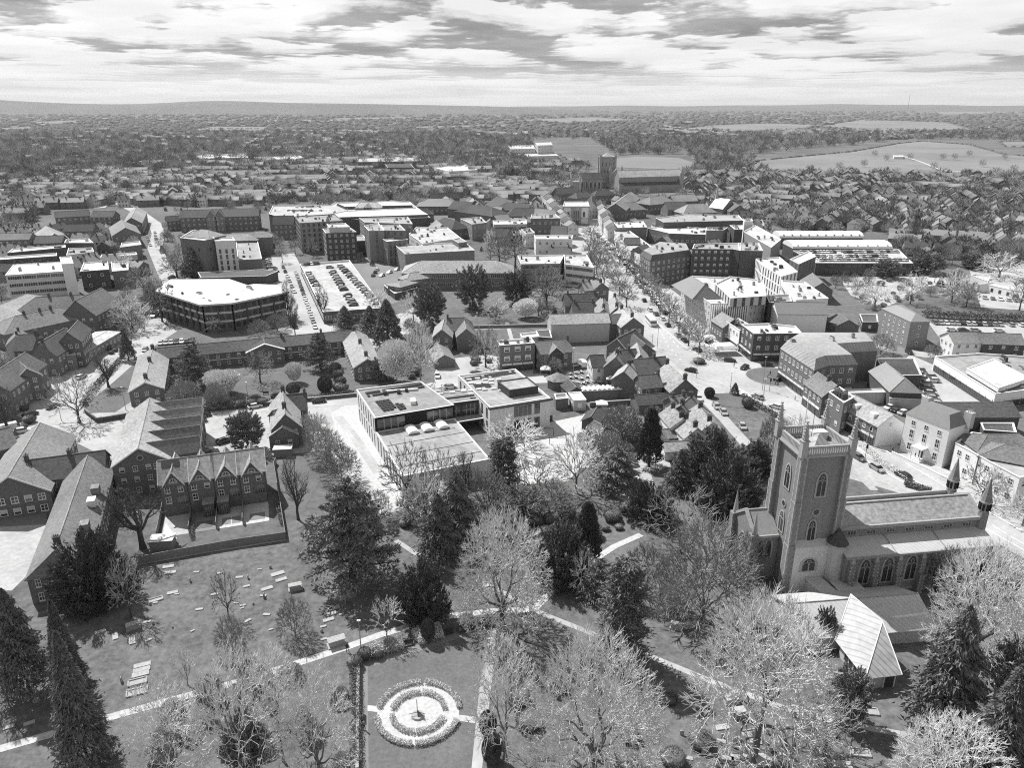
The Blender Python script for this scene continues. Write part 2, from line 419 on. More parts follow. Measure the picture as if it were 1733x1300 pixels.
def inset(poly,dd):
    """move every edge inward by dd (mitred)"""
    n=len(poly); A=sum(poly[i][0]*poly[(i+1)%n][1]-poly[(i+1)%n][0]*poly[i][1] for i in range(n)); sg=1 if A>0 else -1
    res=[]
    for i in range(n):
        p0=Vector(poly[i-1]);p1=Vector(poly[i]);p2=Vector(poly[(i+1)%n])
        d1=(p1-p0).normalized();d2=(p2-p1).normalized(); n1=Vector((-d1.y,d1.x))*sg;n2=Vector((-d2.y,d2.x))*sg
        b=(n1+n2); 
        if b.length<.2: b=n1
        b.normalize(); k=dd/max(.35,b.dot(n1)); res.append((p1.x+b.x*k,p1.y+b.y*k))
    return res
def flat(name,label,cat,pts,h,wall=None,roof=None,nf=0,st='sash',units=0,par=.5,gap=2.8,first=None,group=None,ww=1.3,wh=1.5,mans=None,t=None,coping=True,z0=0,world=False,maxn=40,wn='wall',rn='roof'):
    wall=wall or brick; roof=roof or felt
    poly=[tuple(p) for p in pts] if world else [P(x,y,h)[:2] for x,y in pts]
    cen=centroid(poly)
    if t is None: t=T(name,label,cat,cen,group)
    m=MB(); n=len(poly)
    hz=h
    vs_=[(x,y,z0) for x,y in poly]+[(x,y,hz) for x,y in poly]
    m.add(vs_,[(i,(i+1)%n,n+(i+1)%n,n+i) for i in range(n)]); t.part(wn,m,wall)
    m=MB()
    if mans:
        ins,zt,rm=mans; inn=inset(poly,ins); vs_=[(x,y,h) for x,y in inset(poly,-.15)]+[(x,y,zt) for x,y in inn]
        m.add(vs_,[(i,(i+1)%n,n+(i+1)%n,n+i) for i in range(n)],1); m.add([(x,y,zt) for x,y in inn],[tuple(range(n))],0)
        ro=t.part(rn,m,[roof,rm])
    else:
        out_=inset(poly,-.12); inn=inset(poly,.28)
        vs_=[(x,y,h+.0) for x,y in out_]+[(x,y,h+.12) for x,y in out_]+[(x,y,h+.12) for x,y in inn]+[(x,y,h-par) for x,y in inn]
        fs=[]
        for k in range(3): fs+=[(k*n+i,k*n+(i+1)%n,(k+1)*n+(i+1)%n,(k+1)*n+i) for i in range(n)]
        m.add(vs_,fs,1); m.add([(x,y,h-par+.01) for x,y in inn],[tuple(range(n))],0)
        ro=t.part(rn,m,[roof,trim if coping else wall])
    rr=random.Random(int(abs(cen[0]*7+cen[1]*13))); zt=(mans[1] if mans else h-par+.01); ip=inset(poly,(mans[0] if mans else 0)+1.2)
    xs=[p[0] for p in ip];ys=[p[1] for p in ip]; k=0
    for _ in range(units*8):
        if k>=units: break
        x,y=rr.uniform(min(xs),max(xs)),rr.uniform(min(ys),max(ys))
        if not inpoly(x,y,ip): continue
        mb=MB(); a=rr.choice([1.2,1.8,2.6,.8]); b=rr.choice([1,1.5,.7]); hh=rr.uniform(.5,1.5); yw=math.atan2(poly[1][1]-poly[0][1],poly[1][0]-poly[0][0])
        mb.box(x,y,zt-.02,a,b,hh,yw,0); mb.box(x,y,zt+hh-.02,a*.8,b*.8,.15,yw,1)
        t.part('roof_unit',mb,[rr.choice([metal,memb,metal_d]),metal_d],parent=ro); k+=1
    for i in range(n):
        if nf: facade(t,poly[i],poly[(i+1)%n],cen,z0,h,nf,st,gap,ww,wh,first=first,maxn=maxn)
    if z0==0:
        for i in range(n): occ_seg(poly[i],poly[(i+1)%n],2.5)
        OCC.append((cen[0],cen[1],min(math.dist(cen,p) for p in poly)*.8))
    return t,(poly,cen,ro)
def patch(name,mat,pts,z=.02,label=None,kind='structure',world=False):
    poly=[p[:2] for p in pts] if world else [P(x,y,z)[:2] for x,y in pts]
    m=MB(); m.add([(x,y,z) for x,y in poly],[tuple(range(len(poly)))])
    o=link(name,m.mesh(name,[mat])); tag(o,label,None,None,kind); return o
def strip_poly(pts,w_,z=.03):
    """ribbon of width w_ (m) along photo points"""
    q=[Vector(P(x,y,z)[:2]) for x,y in pts]; l=[];r=[]
    for i,p in enumerate(q):
        d=(q[min(i+1,len(q)-1)]-q[max(i-1,0)]).normalized(); n=Vector((-d.y,d.x))*w_/2
        l.append(p+n); r.append(p-n)
    return l,r
def ribbon(name,mat,pts,w_,z=.03,label=None):
    l,r=strip_poly(pts,w_,z); m=MB(); n=len(l)
    m.add([(p.x,p.y,z) for p in l+r],[(i,i+1,n+i+1,n+i) for i in range(n-1)])
    o=link(name,m.mesh(name,[mat])); return tag(o,label,None,None,'structure')
def wall_line(name,label,cat,pts,h,th,mat,cap=None,group=None,cw=0):
    t=T(name,label,cat,P(*pts[0]),group); m=MB(); c=MB()
    for p0,p1 in zip(pts[:-1],pts[1:]):
        a=P(*p0);b=P(*p1); L=math.dist(a[:2],b[:2]); yw=math.atan2(b[1]-a[1],b[0]-a[0])
        m.box((a[0]+b[0])/2,(a[1]+b[1])/2,0,L,th,h,yw); c.box((a[0]+b[0])/2,(a[1]+b[1])/2,h,L,th+.1,.1,yw)
    t.part('panel' if cat=='fence' else 'wall_body',m,mat); 
    if cap: t.part('coping',c,cap)
    return t
HAZE=4.2e-5
# ================================================================ GROUND
m=MB(); m.add([(-30000,-400,0),(30000,-400,0),(30000,45000,0),(-30000,45000,0)],[(0,1,2,3)])
tag(link('ground',m.mesh('ground',[ground_m])),kind='structure')
# far hills along the horizon
def hills(name,x0,x1,y,hf,depth,mat):
    m=MB(); n=80; rows=6; vs_=[];fs=[]
    for j in range(rows+1):
        for i in range(n+1):
            x=x0+(x1-x0)*i/n; hh=hf(x)*math.sin(math.pi*min(1,j/rows)) if j<=rows else 0
            vs_.append((x,y-depth/2+depth*j/rows,hh))
    for j in range(rows):
        for i in range(n): a=j*(n+1)+i; fs.append((a,a+1,a+n+2,a+n+1))
    m.add(vs_,fs); tag(link(name,m.mesh(name,[mat],smooth=True)),kind='structure')
def bump(x,c,w_): return math.exp(-((x-c)/w_)**2)
hills('hills',-9500,1500,8500,lambda x:85+100*bump(x,-6600,1500)+42*bump(x,-3150,700)+18*bump(x,-1900,900)-80*bump(x,1500,1200),2600,hill_m)
hills('hills',-12000,12000,12500,lambda x:60+34*bump(x,4200,2600)+28*bump(x,8000,1800)+10*math.sin(x/700)+5*math.sin(x/260+1),3500,hill_m)
GP=[(-500,1900),(-260,1010),(60,1010),(130,985),(230,955),(480,915),(515,862),(600,872),(690,850),(900,800),(1080,790),(1180,770),(1290,770),(1330,905),(1480,830),(1760,950),(2000,1060),(2400,1900)]
patch('lawn',lawn,GP,.015)
patch('lawn',lawn_s,[(285,655),(420,640),(588,620),(600,668),(480,678),(300,692)],.02)           # courtyard lawn
patch('lawn',lawn_s,[(150,668),(225,610),(235,640),(222,680),(195,698),(140,700)],.02)
patch('lawn',lawn_s,[(770,545),(858,540),(905,545),(935,540),(935,552),(770,560)],.02)
patch('lawn',lawn_s,[(468,785),(530,775),(540,815),(515,862),(485,860)],.02)
patch('lawn',lawn_s,[(1240,690),(1265,672),(1345,735),(1420,760),(1410,830),(1310,790)],.02)
patch('lawn',lawn_s,[(700,522),(770,520),(800,548),(760,556),(725,560)],.02)
patch('gravel_yard',pave,[(995,690),(1010,690),(1100,745),(1140,790),(1060,800),(960,740)],.017)
# light paved town floor
patch('paving',pave,[(930,395),(1010,380),(1040,420),(1110,470),(1230,560),(1290,600),(1330,625),(1420,700),(1560,775),(1760,870),(1760,955),(1540,840),(1300,770),(1180,655),(1110,640),(1060,560),(1000,500),(975,440)],.016)
patch('paving',pave,[(440,440),(500,440),(560,560),(620,555),(700,520),(720,548),(640,600),(520,575),(470,560)],.017)
patch('paving',asph_d,[(590,440),(690,420),(730,480),(700,500),(650,520)],.018)
patch('paving',pave,[(20,700),(60,640),(170,590),(240,560),(270,545),(300,560),(240,600),(235,700),(560,672),(600,670),(620,700),(700,860),(600,880),(560,760),(330,790),(210,790),(90,730)],.017)
patch('school_yard',gravel,[(560,700),(606,672),(630,720),(690,850),(640,880),(585,800)],.024)
patch('playground',gravel,[(865,740),(930,715),(1000,700),(1010,730),(1000,775),(960,815),(860,822),(835,790)],.024)
patch('playground',asph,[(820,600),(905,615),(900,640),(740,662),(735,640),(740,610)],.022)
patch('car_park',asph,[(1570,545),(1790,552),(1790,600),(1600,585)],.02)
patch('yard',asph,[(1540,600),(1585,620),(1680,680),(1600,700),(1560,670),(1500,640)],.021)
patch('yard',pave,[(1420,470),(1500,468),(1560,490),(1500,520),(1440,500)],.02)
patch('yard',pave,[(1640,455),(1760,450),(1800,530),(1660,520)],.02)
patch('yard',gravel,[(1480,462),(1560,462),(1620,478),(1560,486)],.024)
patch('yard',asph_d,[(1395,600),(1480,640),(1540,690),(1480,700),(1440,670)],.021)
patch('yard',asph_d,[(0,860),(80,850),(78,890),(0,895)],.021)
patch('terrace_patio',pave,[(0,892),(78,888),(60,960),(20,1000),(-60,1000)],.022)
patch('garden',soil,[(1000,665),(1110,690),(1120,760),(1040,760),(990,700)],.02)
patch('garden',lawn_s,[(935,545),(1030,575),(1010,600),(925,590)],.021)
patch('car_park',asph,[(1040,805),(1100,795),(1110,835),(1060,850),(1030,835)],.023)
# roads
rd=asph
ribbon('road',rd,[(168,300),(185,322),(205,345),(240,362),(262,378),(268,395),(262,420),(278,455),(290,480),(280,505),(262,545),(225,600),(160,655),(95,705),(20,760),(-60,815)],8.5,.04)
ribbon('road',rd,[(50,728),(150,716),(230,708),(340,698),(470,684),(600,676),(740,655),(830,642),(930,640)],9,.044)
ribbon('road',rd,[(478,430),(495,470),(520,520),(545,560),(560,575)],14,.04)
ribbon('road',rd,[(935,300),(985,330),(1003,350),(1012,385),(1030,425),(1052,462),(1080,500),(1110,540),(1150,590),(1200,640)],12,.04)
patch('road',rd,[(1085,515),(1112,515),(1165,570),(1235,603),(1340,620),(1400,600),(1470,590),(1480,600),(1400,615),(1350,640),(1420,710),(1520,775),(1620,835),(1760,915),(1760,960),(1600,870),(1460,790),(1330,715),(1255,672),(1180,648),(1135,610),(1105,560)],.048)
ribbon('road',rd,[(1450,575),(1500,590),(1560,600),(1760,606)],7,.052)
ribbon('road',asph_d,[(1430,545),(1480,575),(1540,600)],6,.056)
ribbon('road',rd,[(1168,655),(1200,672),(1240,712),(1290,768)],7.5,.052)
ribbon('road',asph_d,[(930,640),(990,650),(1010,660)],4,.05)
ribbon('path',asph,[(187,800),(178,860),(160,930)],3,.03)
patch('traffic_island',pave,[(1150,578),(1165,572),(1218,598),(1214,604),(1188,604)],.09)
def disc(name,mat,px,py,r,z,label=None,n=24,z0=0):
    x,y,_=P(px,py); m=MB(); m.prism([(x+math.cos(2*math.pi*i/n)*r,y+math.sin(2*math.pi*i/n)*r) for i in range(n)],z0,z)
    return tag(link(name,m.mesh(name,[mat])),label,None,None,'structure')
disc('traffic_island',pave,1182,615,3.6,.14); disc('traffic_island',soil,1182,615,2.9,.22)
disc('traffic_island',pave,1310,638,9.5,.14); disc('traffic_island',lawn_s,1310,638,9.0,.2)
disc('traffic_island',lawn_s,1238,678,6.0,.16)
patch('verge',lawn,[(1195,665),(1250,668),(1345,735),(1320,790),(1290,770)],.055)
# painted markings
def dashes(pts,n,ln,w_,name='road_marking',z=.062):
    q=[P(x,y,z) for x,y in pts]; seg=[]; 
    L=[math.dist(q[i],q[i+1]) for i in range(len(q)-1)]; tot=sum(L); m=MB()
    for k in range(n):
        s=tot*(k+.5)/n; i=0
        while s>L[i] and i<len(L)-1: s-=L[i]; i+=1
        a,b=q[i],q[i+1]; f_=s/L[i]; x=a[0]+(b[0]-a[0])*f_; y=a[1]+(b[1]-a[1])*f_; yw=math.atan2(b[1]-a[1],b[0]-a[0])
        c,s_=math.cos(yw),math.sin(yw); m.add([(x+u*c-v*s_,y+u*s_+v*c,z) for u,v in((-ln/2,-w_/2),(ln/2,-w_/2),(ln/2,w_/2),(-ln/2,w_/2))],[(0,1,2,3)])
    tag(link(name,m.mesh(name,[paint])),kind='structure')
dashes([(1390,722),(1470,770),(1600,842),(1740,925)],14,3.6,.22)
dashes([(1100,530),(1150,590)],9,2.5,.25)
dashes([(60,725),(230,706),(600,673)],26,3,.18)
dashes([(250,410),(262,380)],6,2.5,.2); dashes([(1110,545),(1130,585),(1155,612)],10,1,.5)
dashes([(1325,640),(1390,655)],5,1,4.0,z=.066)      # zebra crossing
dashes([(1240,655),(1268,672)],7,.7,3.2,z=.066)
ribbon('road_marking',paint,[(1330,700),(1400,742),(1500,800),(1740,935)],.25,.066)
ribbon('road_marking',paint,[(1100,535),(1150,580),(1190,607)],.3,.066)
ribbon('kerb',paint,[(1350,640),(1420,711),(1520,776),(1620,836),(1760,916)],.3,.12)
ribbon('kerb',paint,[(1113,514),(1166,569),(1236,602)],.35,.12)
dashes([(1310,640),(1440,740)],2,9,.2,z=.066)
for k in range(3): ribbon('road',[asph,pave,asph][k],[[(572,705),(600,740),(640,800)],[(590,720),(622,765),(668,840)],[(900,745),(940,770),(960,800)]][k],[2.5,1.2,3][k],.03+.004*k)
dashes([(600,700),(640,775),(672,850)],7,3,.12,z=.05); dashes([(575,700),(612,690)],4,.2,3.5,z=.05); dashes([(880,770),(960,745)],3,6,.15,z=.05); dashes([(20,850),(75,842)],5,.15,4.5,z=.05)
# churchyard paths
ribbon('path',gravel,[(-120,1310),(0,1268),(205,1209),(420,1150),(580,1098),(640,1076),(740,1046),(830,1035),(905,1032)],1.5,.045)
ribbon('path',pave,[(670,915),(700,935),(750,960),(850,1002),(920,1040),(1040,1088),(1110,1115),(1200,1152),(1330,1200),(1480,1235),(1640,1262)],1.15,.05)
ribbon('path',gravel,[(1085,905),(1040,925),(1005,948),(950,985),(905,1030)],1.5,.055)
ribbon('path',pave,[(1395,768),(1440,790),(1480,830)],2,.05)
ribbon('path',pave,[(858,545),(862,560),(866,575)],1.6,.05)
patch('path',pave,[(770,556),(935,549),(935,553),(770,560)],.058)
ribbon('kerb',pave,[(228,957),(350,935),(484,914)],.5,.12)
# memorial garden
patch('garden_lawn',lawn_s,[(622,1116),(815,1062),(828,1066),(800,1310),(622,1310)],.03)
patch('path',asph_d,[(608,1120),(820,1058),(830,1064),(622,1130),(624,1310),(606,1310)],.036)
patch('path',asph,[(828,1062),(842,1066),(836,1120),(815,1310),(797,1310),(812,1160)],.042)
GC=P(708,1207)
def ringseg(name,mat,r0,r1,a0,a1,z0,z1,n=20,kind='structure',label=None,cat=None):
    m=MB(); vs_=[]
    for i in range(n+1):
        a=a0+(a1-a0)*i/n
        for r,z in((r0,z0),(r0,z1),(r1,z1),(r1,z0)): vs_.append((GC[0]+math.cos(a)*r,GC[1]+math.sin(a)*r,z))
    fs=[]
    for i in range(n):
        for k in range(3): fs.append((i*4+k,i*4+k+1,i*4+k+5,i*4+k+4))
    m.add(vs_,fs); o=link(name,m.mesh(name,[mat])); return tag(o,label,cat,None,kind)
m=MB(); m.add([(GC[0]+math.cos(2*math.pi*i/40)*6.1,GC[1]+math.sin(2*math.pi*i/40)*6.1,.05) for i in range(40)],[tuple(range(40))]); tag(link('path',m.mesh('path',[gravel])),kind='structure')
patch('path',gravel,[(622,1194),(660,1198),(660,1208),(622,1204)],.052); patch('path',gravel,[(756,1208),(806,1214),(804,1225),(756,1217)],.052)

# ================================================================ BUILDINGS, near left
H_=gable
H_('school_hall','long tiled hall with pale ridge filling the left edge, car bay at its gable','hall',(67,716),(14,805),10.2,14,5.6,roof=tile,nf=2,first='sash',barge=True,ww=1.5,wh=1.6)
H_('brick_house','dark tiled range with five skylights between two longer brick wings','house',(27,781),(176,762),9.6,9,6.2,roof=tile_d,nf=2,ch=(.12,.6))
t,g=H_('brick_house','long steep-roofed brick wing running toward the round dark yew','house',(147.5,772),(92,932),9.4,9.6,5.8,roof=tile,hip=(0,.35),nf=2,gap=2.3,ch=(.93,),ww=.9,wh=1.7)
a,b,d,n,L,q,ro=g
for fr in (.36,.5,.74):   # dormers on its yard-side slope
    p=a+d*(L*fr)+n*(3.2); m=MB(); m.box(p.x,p.y,7.0,2.2,1.6,1.5,math.atan2(d.y,d.x)); t.part('dormer',m,[white if fr==.5 else tile])
t,g=H_('brick_house','dark gable-ended brick house cut by the left edge beside the white van','house',(-38,735),(14,722),10,9,6.5,nf=2)
for i,(x,y) in enumerate(((50,795),(63,792),(76,790),(92,787),(110,784))):
    X,Y,_=P(x,y,8.2); 
    o=link('skylight',wmesh('sky'),None,(X,Y,8.2)); o.parent=bpy.data.objects['brick_house']; o.location=(X-o.parent.location.x,Y-o.parent.location.y,7.4); o.scale=(1.1,1,1.4); o.rotation_euler=(R(-50),0,R(8))
# five-gabled maltings building
t,g=H_('apartment_block','tall brick block with ridge and five cross gables stepping to its right','apartment block',(253,674),(233.5,757),12.0,12.0,8.2,roof=tile_l,nf=3,barge=True)
a,b,d,n,L,q,ro=g; side=Vector((d.y,-d.x)); 
if side.x<0: side=-side
for k in range(5):
    c=a+d*(L*(.06+.205*k)); e=c+side*12.5
    gable('x','', '',(c.x,c.y),(e.x,e.y),11.2,4.4,8.6,roof=tile,world=True,t=t,rn='cross_roof',wn='cross_wall',barge=True,z0=.0 if k==4 else .01)
x,y=(b+n*.3).x,(b+n*.3).y; win(t,'round',b.x+d.x*.05,b.y+d.y*.05,8.6,1.5,1.5,math.atan2(d.y,d.x))
win(t,'sash',b.x+side.x*3,b.y+side.y*3,6,1,1.5,math.atan2(d.y,d.x))
OCC.append((a.x+8,a.y,6)); OCC.append((b.x+8,b.y,6))
# terrace of four
B0=Vector(P(280,875)[:2]);B1=Vector(P(454,849)[:2]); du=(B1-B0); Lt=du.length; du/=Lt; nb=Vector((-du.y,du.x))  # nb away from camera
TL=Lt/4; dep=9.0
mid=(B0+B1)/2+nb*dep/2
TLAB=['first terraced house from the left, shade sail in its yard','second terraced house from the left, turf patch in its yard','third terraced house, white-paved yard with two dark squares','end terraced house by the lawn with the tall bare tree']
for k in range(4):
    f0=B0+du*(TL*k); f1=f0+du*TL; c=(f0+f1)/2
    t=T('terraced_house','gabled brick '+TLAB[k],'house',(c.x+nb.x*4,c.y+nb.y*4),'terrace of four gabled brick houses')
    r0=f0+nb*dep/2+du*.02; r1=f1+nb*dep/2-du*.02
    gable('','', '',(r0.x,r0.y),(r1.x,r1.y),11.6,dep,8.1,roof=tile_l if k%2 else tile,world=True,t=t,barge=(k in(0,3)))
    g0=c-nb*.12; g1=c+nb*4.4
    gable('','', '',(g0.x,g0.y),(g1.x,g1.y),10.9,3.9,8.0,roof=tile_l,world=True,t=t,rn='gable_roof',wn='gable_wall',barge=True,z0=7.0)
    g2=c+nb*5; g3=c+nb*(dep+.15)
    gable('','', '',(g2.x,g2.y),(g3.x,g3.y),10.9,3.2,8.4,roof=tile,world=True,t=t,rn='gable_roof',wn='gable_wall',barge=True,z0=7.0)
    an=math.atan2(-nb.y,-nb.x); fo=-nb*.16
    win(t,'fan',(c+fo).x,(c+fo).y,8.1,1.7,.95,an)
    for s,zw,st in((-.26,5.6,'sash'),(.24,5.6,'blind' if k%2 else 'sash'),(-.26,3.1,'sash')):
        p=f0+du*(TL*(.5+s))-nb*.02; win(t,st,p.x,p.y,zw,1.15,1.6,an)
    p=f0+du*(TL*.74)-nb*.02; win(t,'tall',p.x,p.y,2.6 if k!=1 else .2,2.1,2.2,an,'patio_door')
    p=f1-nb*.06; m=MB(); m.tube((p.x,p.y,0),(p.x,p.y,8),.07,.07,6); t.part('downpipe',m,metal_d)
    m=MB(); p=f1+nb*.5; m.box(p.x,p.y,7.9,1.2,.5,.25,math.atan2(du.y,du.x)); t.part('gutter_hopper',m,trim)
    if k in(1,2):
        p=f0+du*(TL*(.72 if k==1 else .28))-nb*1.5; m=MB(); m.box(p.x,p.y,0,2.3,3,3.1,math.atan2(du.y,du.x)); t.part('extension',m,[brick_d]); m=MB(); m.box(p.x,p.y,3.1,2.5,3.2,.15,math.atan2(du.y,du.x)); t.part('extension_roof',m,[felt])
        p=p-nb*1.52; win(t,'tall',p.x,p.y,.3,1.7,2.2,an,'patio_door')
    if k==0:
        p=r0+du*2.2-nb*1.0; m=MB(); m.add([((p+du*a_-nb*b_).x,(p+du*a_-nb*b_).y,11.6-(b_+1.0)*.78+.2) for a_,b_ in((-1.8,-.7),(1.9,-.7),(1.9,.6),(-1.8,.6))],[(0,1,2,3)]); t.part('solar_panel',m,panel)
    # back yard
    y0=f0-nb*.1;y1=f1-nb*.1;y2=f1-nb*9.0;y3=f0-nb*9.0
    patch('patio',[pave,asph_d,gravel,gravel][k],[(v.x,v.y) for v in (y0,y1,y2,y3)],.03+.004*k,world=True)
    if k>0:
        p=f0+du*(TL*.55)-nb*6.2; pm=[None,lawn_s,asph_d,asph_d][k]; m=MB()
        for e in ((-1.0,),(1.0,)) if k==2 else ((0,),):
            sx=.9 if k==2 else 1.6; cc_=p+du*e[0]; m.add([((cc_+du*a_+nb*b_).x,(cc_+du*a_+nb*b_).y,.06) for a_,b_ in((-sx,-1.5),(sx,-1.5),(sx,1.5),(-sx,1.5))],[(0,1,2,3)])
        tag(link('lawn' if k==1 else 'paving',m.mesh('mat',[pm])),kind='structure')
    if k<4:
        e0=f0-nb*.3 if k else f0-du*.8+nb*4; e1=f0-nb*9.0-(du*.8 if k==0 else du*0)
        m=MB(); c_=(e0+e1)/2; m.box(c_.x,c_.y,0,(e1-e0).length,.12,1.8,math.atan2((e1-e0).y,(e1-e0).x))
        single('fence',m,wood,['timber fence along the left side of the first terrace yard','timber fence between first and second terrace yards','timber fence between second and third terrace yards','timber fence between third and end terrace yards'][k],'fence',(c_.x,c_.y,0),'garden fences of the terrace')
OCC.append((mid.x-7,mid.y-2,9)); OCC.append((mid.x+7,mid.y-2,9)); OCC.append((mid.x,mid.y-9,9))
wall_line('fence','long timber fence across the foot of the terrace yards','fence',[(232,957),(300,944),(400,926),(484,914)],1.9,.14,wood,group='garden fences of the terrace')
wall_line('fence','pale board fence beside the lawn with the tall bare tree','fence',[(484,914),(464,792),(468,785)],1.8,.12,wood,group='garden fences of the terrace')
wall_line('garden_wall','brick wall beside the lane below the long steep-roofed wing','wall',[(188,812),(168,940)],1.3,.3,brick_l,stone)
# shade sail, shed, parasol base
m=MB(); a=P(276,905,2.6);b=P(300,912,.9);c=P(280,885,2.2); m.add([a,b,c],[(0,1,2)]); m.add([(q[0],q[1],q[2]-.05) for q in(a,b,c)],[(0,1,2)])
t=T('shade_sail','white triangular shade sail in the first terrace yard','sail',P(284,908)); t.part('cloth',m,canvas)
m=MB(); 
for q in(a,c): m.tube((q[0],q[1],0),q,.05,.05,5)
t.part('pole',m,metal)
for (x,y,lb) in((277,926,'white-roofed garden shed in the corner of the first terrace yard'),(480,770,'pale garden hut behind the gabled brick house')):
    X,Y,_=P(x,y); t=T('garden_shed',lb,'shed',(X,Y)); m=MB(); m.box(X,Y,0,4.4,2.6,2.1,.12); t.part('wall',m,wood); m=MB(); m.box(X,Y,2.1,4.8,3.0,.15,.12); t.part('roof',m,wroof); OCC.append((X,Y,3))
# L-plan brick house with triple gables, right of the car court
t,g=H_('brick_house','triple-gabled brick house between the car court and the school yard','house',(478.5,659),(482,700),9.6,7.5,5.6,roof=tile_l,nf=2,ch=(0.05,.75))
t2,g=H_('x','','',(481,668),(517,665),9,7,5.6,roof=tile_d,t=t,nf=2,ch=(.95,),rn='rear_roof',wn='rear_wall'); H_('x','','',(462,695),(481,690),7.6,7,5,roof=tile,t=t,rn='side_roof',wn='side_wall')
H_('x','','',(479,700),(477.5,722),6.6,7.2,4.2,roof=tile_l,t=t,nf=1,rn='porch_roof',wn='porch_wall'); OCC.append((*P(485,735)[:2],6))
# yard with walls behind terrace
t,g=flat('carport','flat-roofed dark store against the yard wall behind the cross-gabled block','store',[(317,708),(334,706),(338,768),(322,772)],4,brick,felt,0)
# almshouses: U of three ranges
t,g=H_('almshouse','left almshouse wing, lead-pale tiled roof and white pediment over the corner','almshouse',(258.5,589),(245,646),7.4,9.5,4.9,roof=tile_l,nf=2,ch=(.02,.42,.9),group='almshouse ranges round the lawn',barge=True,gap=3.2)
t,g=H_('almshouse','right almshouse wing beside the bright school entrance, white pediment end','almshouse',(598.5,558),(621.5,606),7.6,9.0,5.0,roof=tile_l,nf=2,ch=(.03,.5,.92),group='almshouse ranges round the lawn',barge=True,gap=3.2)
t,g=H_('almshouse','long dark-roofed central almshouse range with a big white pediment','almshouse',(264,589),(596,558.5),7.6,8.6,5.2,roof=tile_d,nf=2,ch=(.18,.62,.83),group='almshouse ranges round the lawn',gap=3.4)
a,b,d,n,L,q,ro=g; c=a+d*(L*.53); e=c+n*6.4
gable('','', '',(c.x,c.y),(e.x,e.y),7.5,12.6,5.0,roof=tile_d,world=True,t=t,rn='pediment_roof',wn='pediment_wall',barge=True,nf=2,gap=3)
m=MB(); 
for s in(-1,1):
    e2=e+d*6.5*s; m.add([(e.x,e.y,7.62),(e2.x,e2.y,5.0),((e2+n*1.0).x,(e2+n*1.0).y,4.95),((e+n*1.0).x,(e+n*1.0).y,7.58)],[(0,1,2,3)])
t.part('pediment_cornice',m,trim)
m=MB(); p0=q[1]+n*.06 if (q[1]-q[2]).length else q[1]; p1=q[2]+n*.06
m.box(((p0+p1)/2).x,((p0+p1)/2).y,2.5,(p1-p0).length,.12,.25,math.atan2((p1-p0).y,(p1-p0).x)); t.part('string_course',m,trim)
# council office: white-roofed polygon
t,g=flat('council_office','many-sided office with big white flat roof and three ribbon-window floors','office',[(270,492),(343,514.5),(392,511.5),(482,493.5),(461,483.5),(430,482.5),(416,485),(384,474),(293,474.5)],11.6,brick,wroof,0,units=9)
poly,cen,ro=g
m=MB(); out_=inset(poly,-1.6)
m.prism(out_,11.1,11.75); t.part('eaves',m,wroof)
pal=MB()
for i in range(len(poly)):
    p0,p1=poly[i],poly[(i+1)%len(poly)]
    for fl in range(3): facade(t,p0,p1,cen,.6+3.5*fl,.6+3.5*fl+3.5,1,'dark',2.5,1.5,1.7,mar=1.2,maxn=14)
for z_ in(3.7,7.2):
    m=MB(); o_=inset(poly,-.25); n_=len(poly); m.prism(o_,z_,z_+.75); t.part('spandrel_band',m,cream)
m=MB()
for i in range(len(poly)):
    p0,p1=Vector(poly[i]),Vector(poly[(i+1)%len(poly)]); L=(p1-p0).length
    for k in range(int(L/5)+1): 
        p=p0.lerp(p1,k/max(1,int(L/5))); nn=(p-Vector(cen)).normalized()*.5; m.box(p.x+nn.x,p.y+nn.y,0,.45,.45,11.2,0)
t.part('pier',m,brick_d)
# multi-storey car park deck
CPK=[(508,447),(591,440),(649,521),(547,528)]
t,g=flat('parking_deck','low multi-storey with bright rooftop deck full of cars','car park',CPK,5.2,brick_d,memb,0,par=.9)
poly,cen,ro=g; facade(t,poly[3],poly[2],cen,.5,4.2,1,'strip',gap=9); facade(t,poly[0],poly[3],cen,.5,4.2,1,'strip',gap=12)
flat('ramp_block','low paved roof with ramp wall right of the parking deck','ramp',[(650,483),(685,474),(700,480),(706,487),(668,497)],3.0,brick_d,memb,0)
# hipped office with curved front
t,g=H_('office_building','wide office under long hipped tiled roofs behind the dark round trees','office',(713,441),(838,440.5),12.5,18,8.2,roof=tile_l,hip=(1,1),nf=2,st='strip',gap=6)
H_('x','','',(694,462),(716,459),8.6,9,6.2,roof=tile_l,hip=(1,1),t=t,rn='wing_roof',wn='wing_wall',nf=2,st='strip',gap=5); H_('x','','',(676,475),(694,470),6.8,8,5,roof=tile_l,hip=(1,1),t=t,rn='wing_roof',wn='wing_wall',nf=1,st='strip',gap=5)
t,g=flat('theatre','windowless brick block with flat roof and fenced plant','theatre',[(667.5,414),(685.5,430),(803,423.5),(790,413),(760,411)],10.8,brick_l,felt,1,'small',units=9,gap=14)
flat('x','','',[(766,405),(776,411),(790,409),(778,402)],13,brick,felt,t=t,wn='lift_tower_wall',rn='lift_tower_roof')
flat('office_building','white-walled flat-roofed block stepped behind the brick theatre','office',[(692,396),(715,412),(780,403),(757,385),(705,384)],11.5,render,memb,2,'sash',units=14,gap=3.4)
LT='mid-rise brick flats, '
flat('apartment_block',LT+'leftmost of the row with white storey at its foot','apartment block',[(499,366),(507,377.5),(580,373.5),(566,362)],18.2,brick_l,felt,6,'dark',units=14,gap=3.4,coping=False,ww=1.3,wh=1.7)
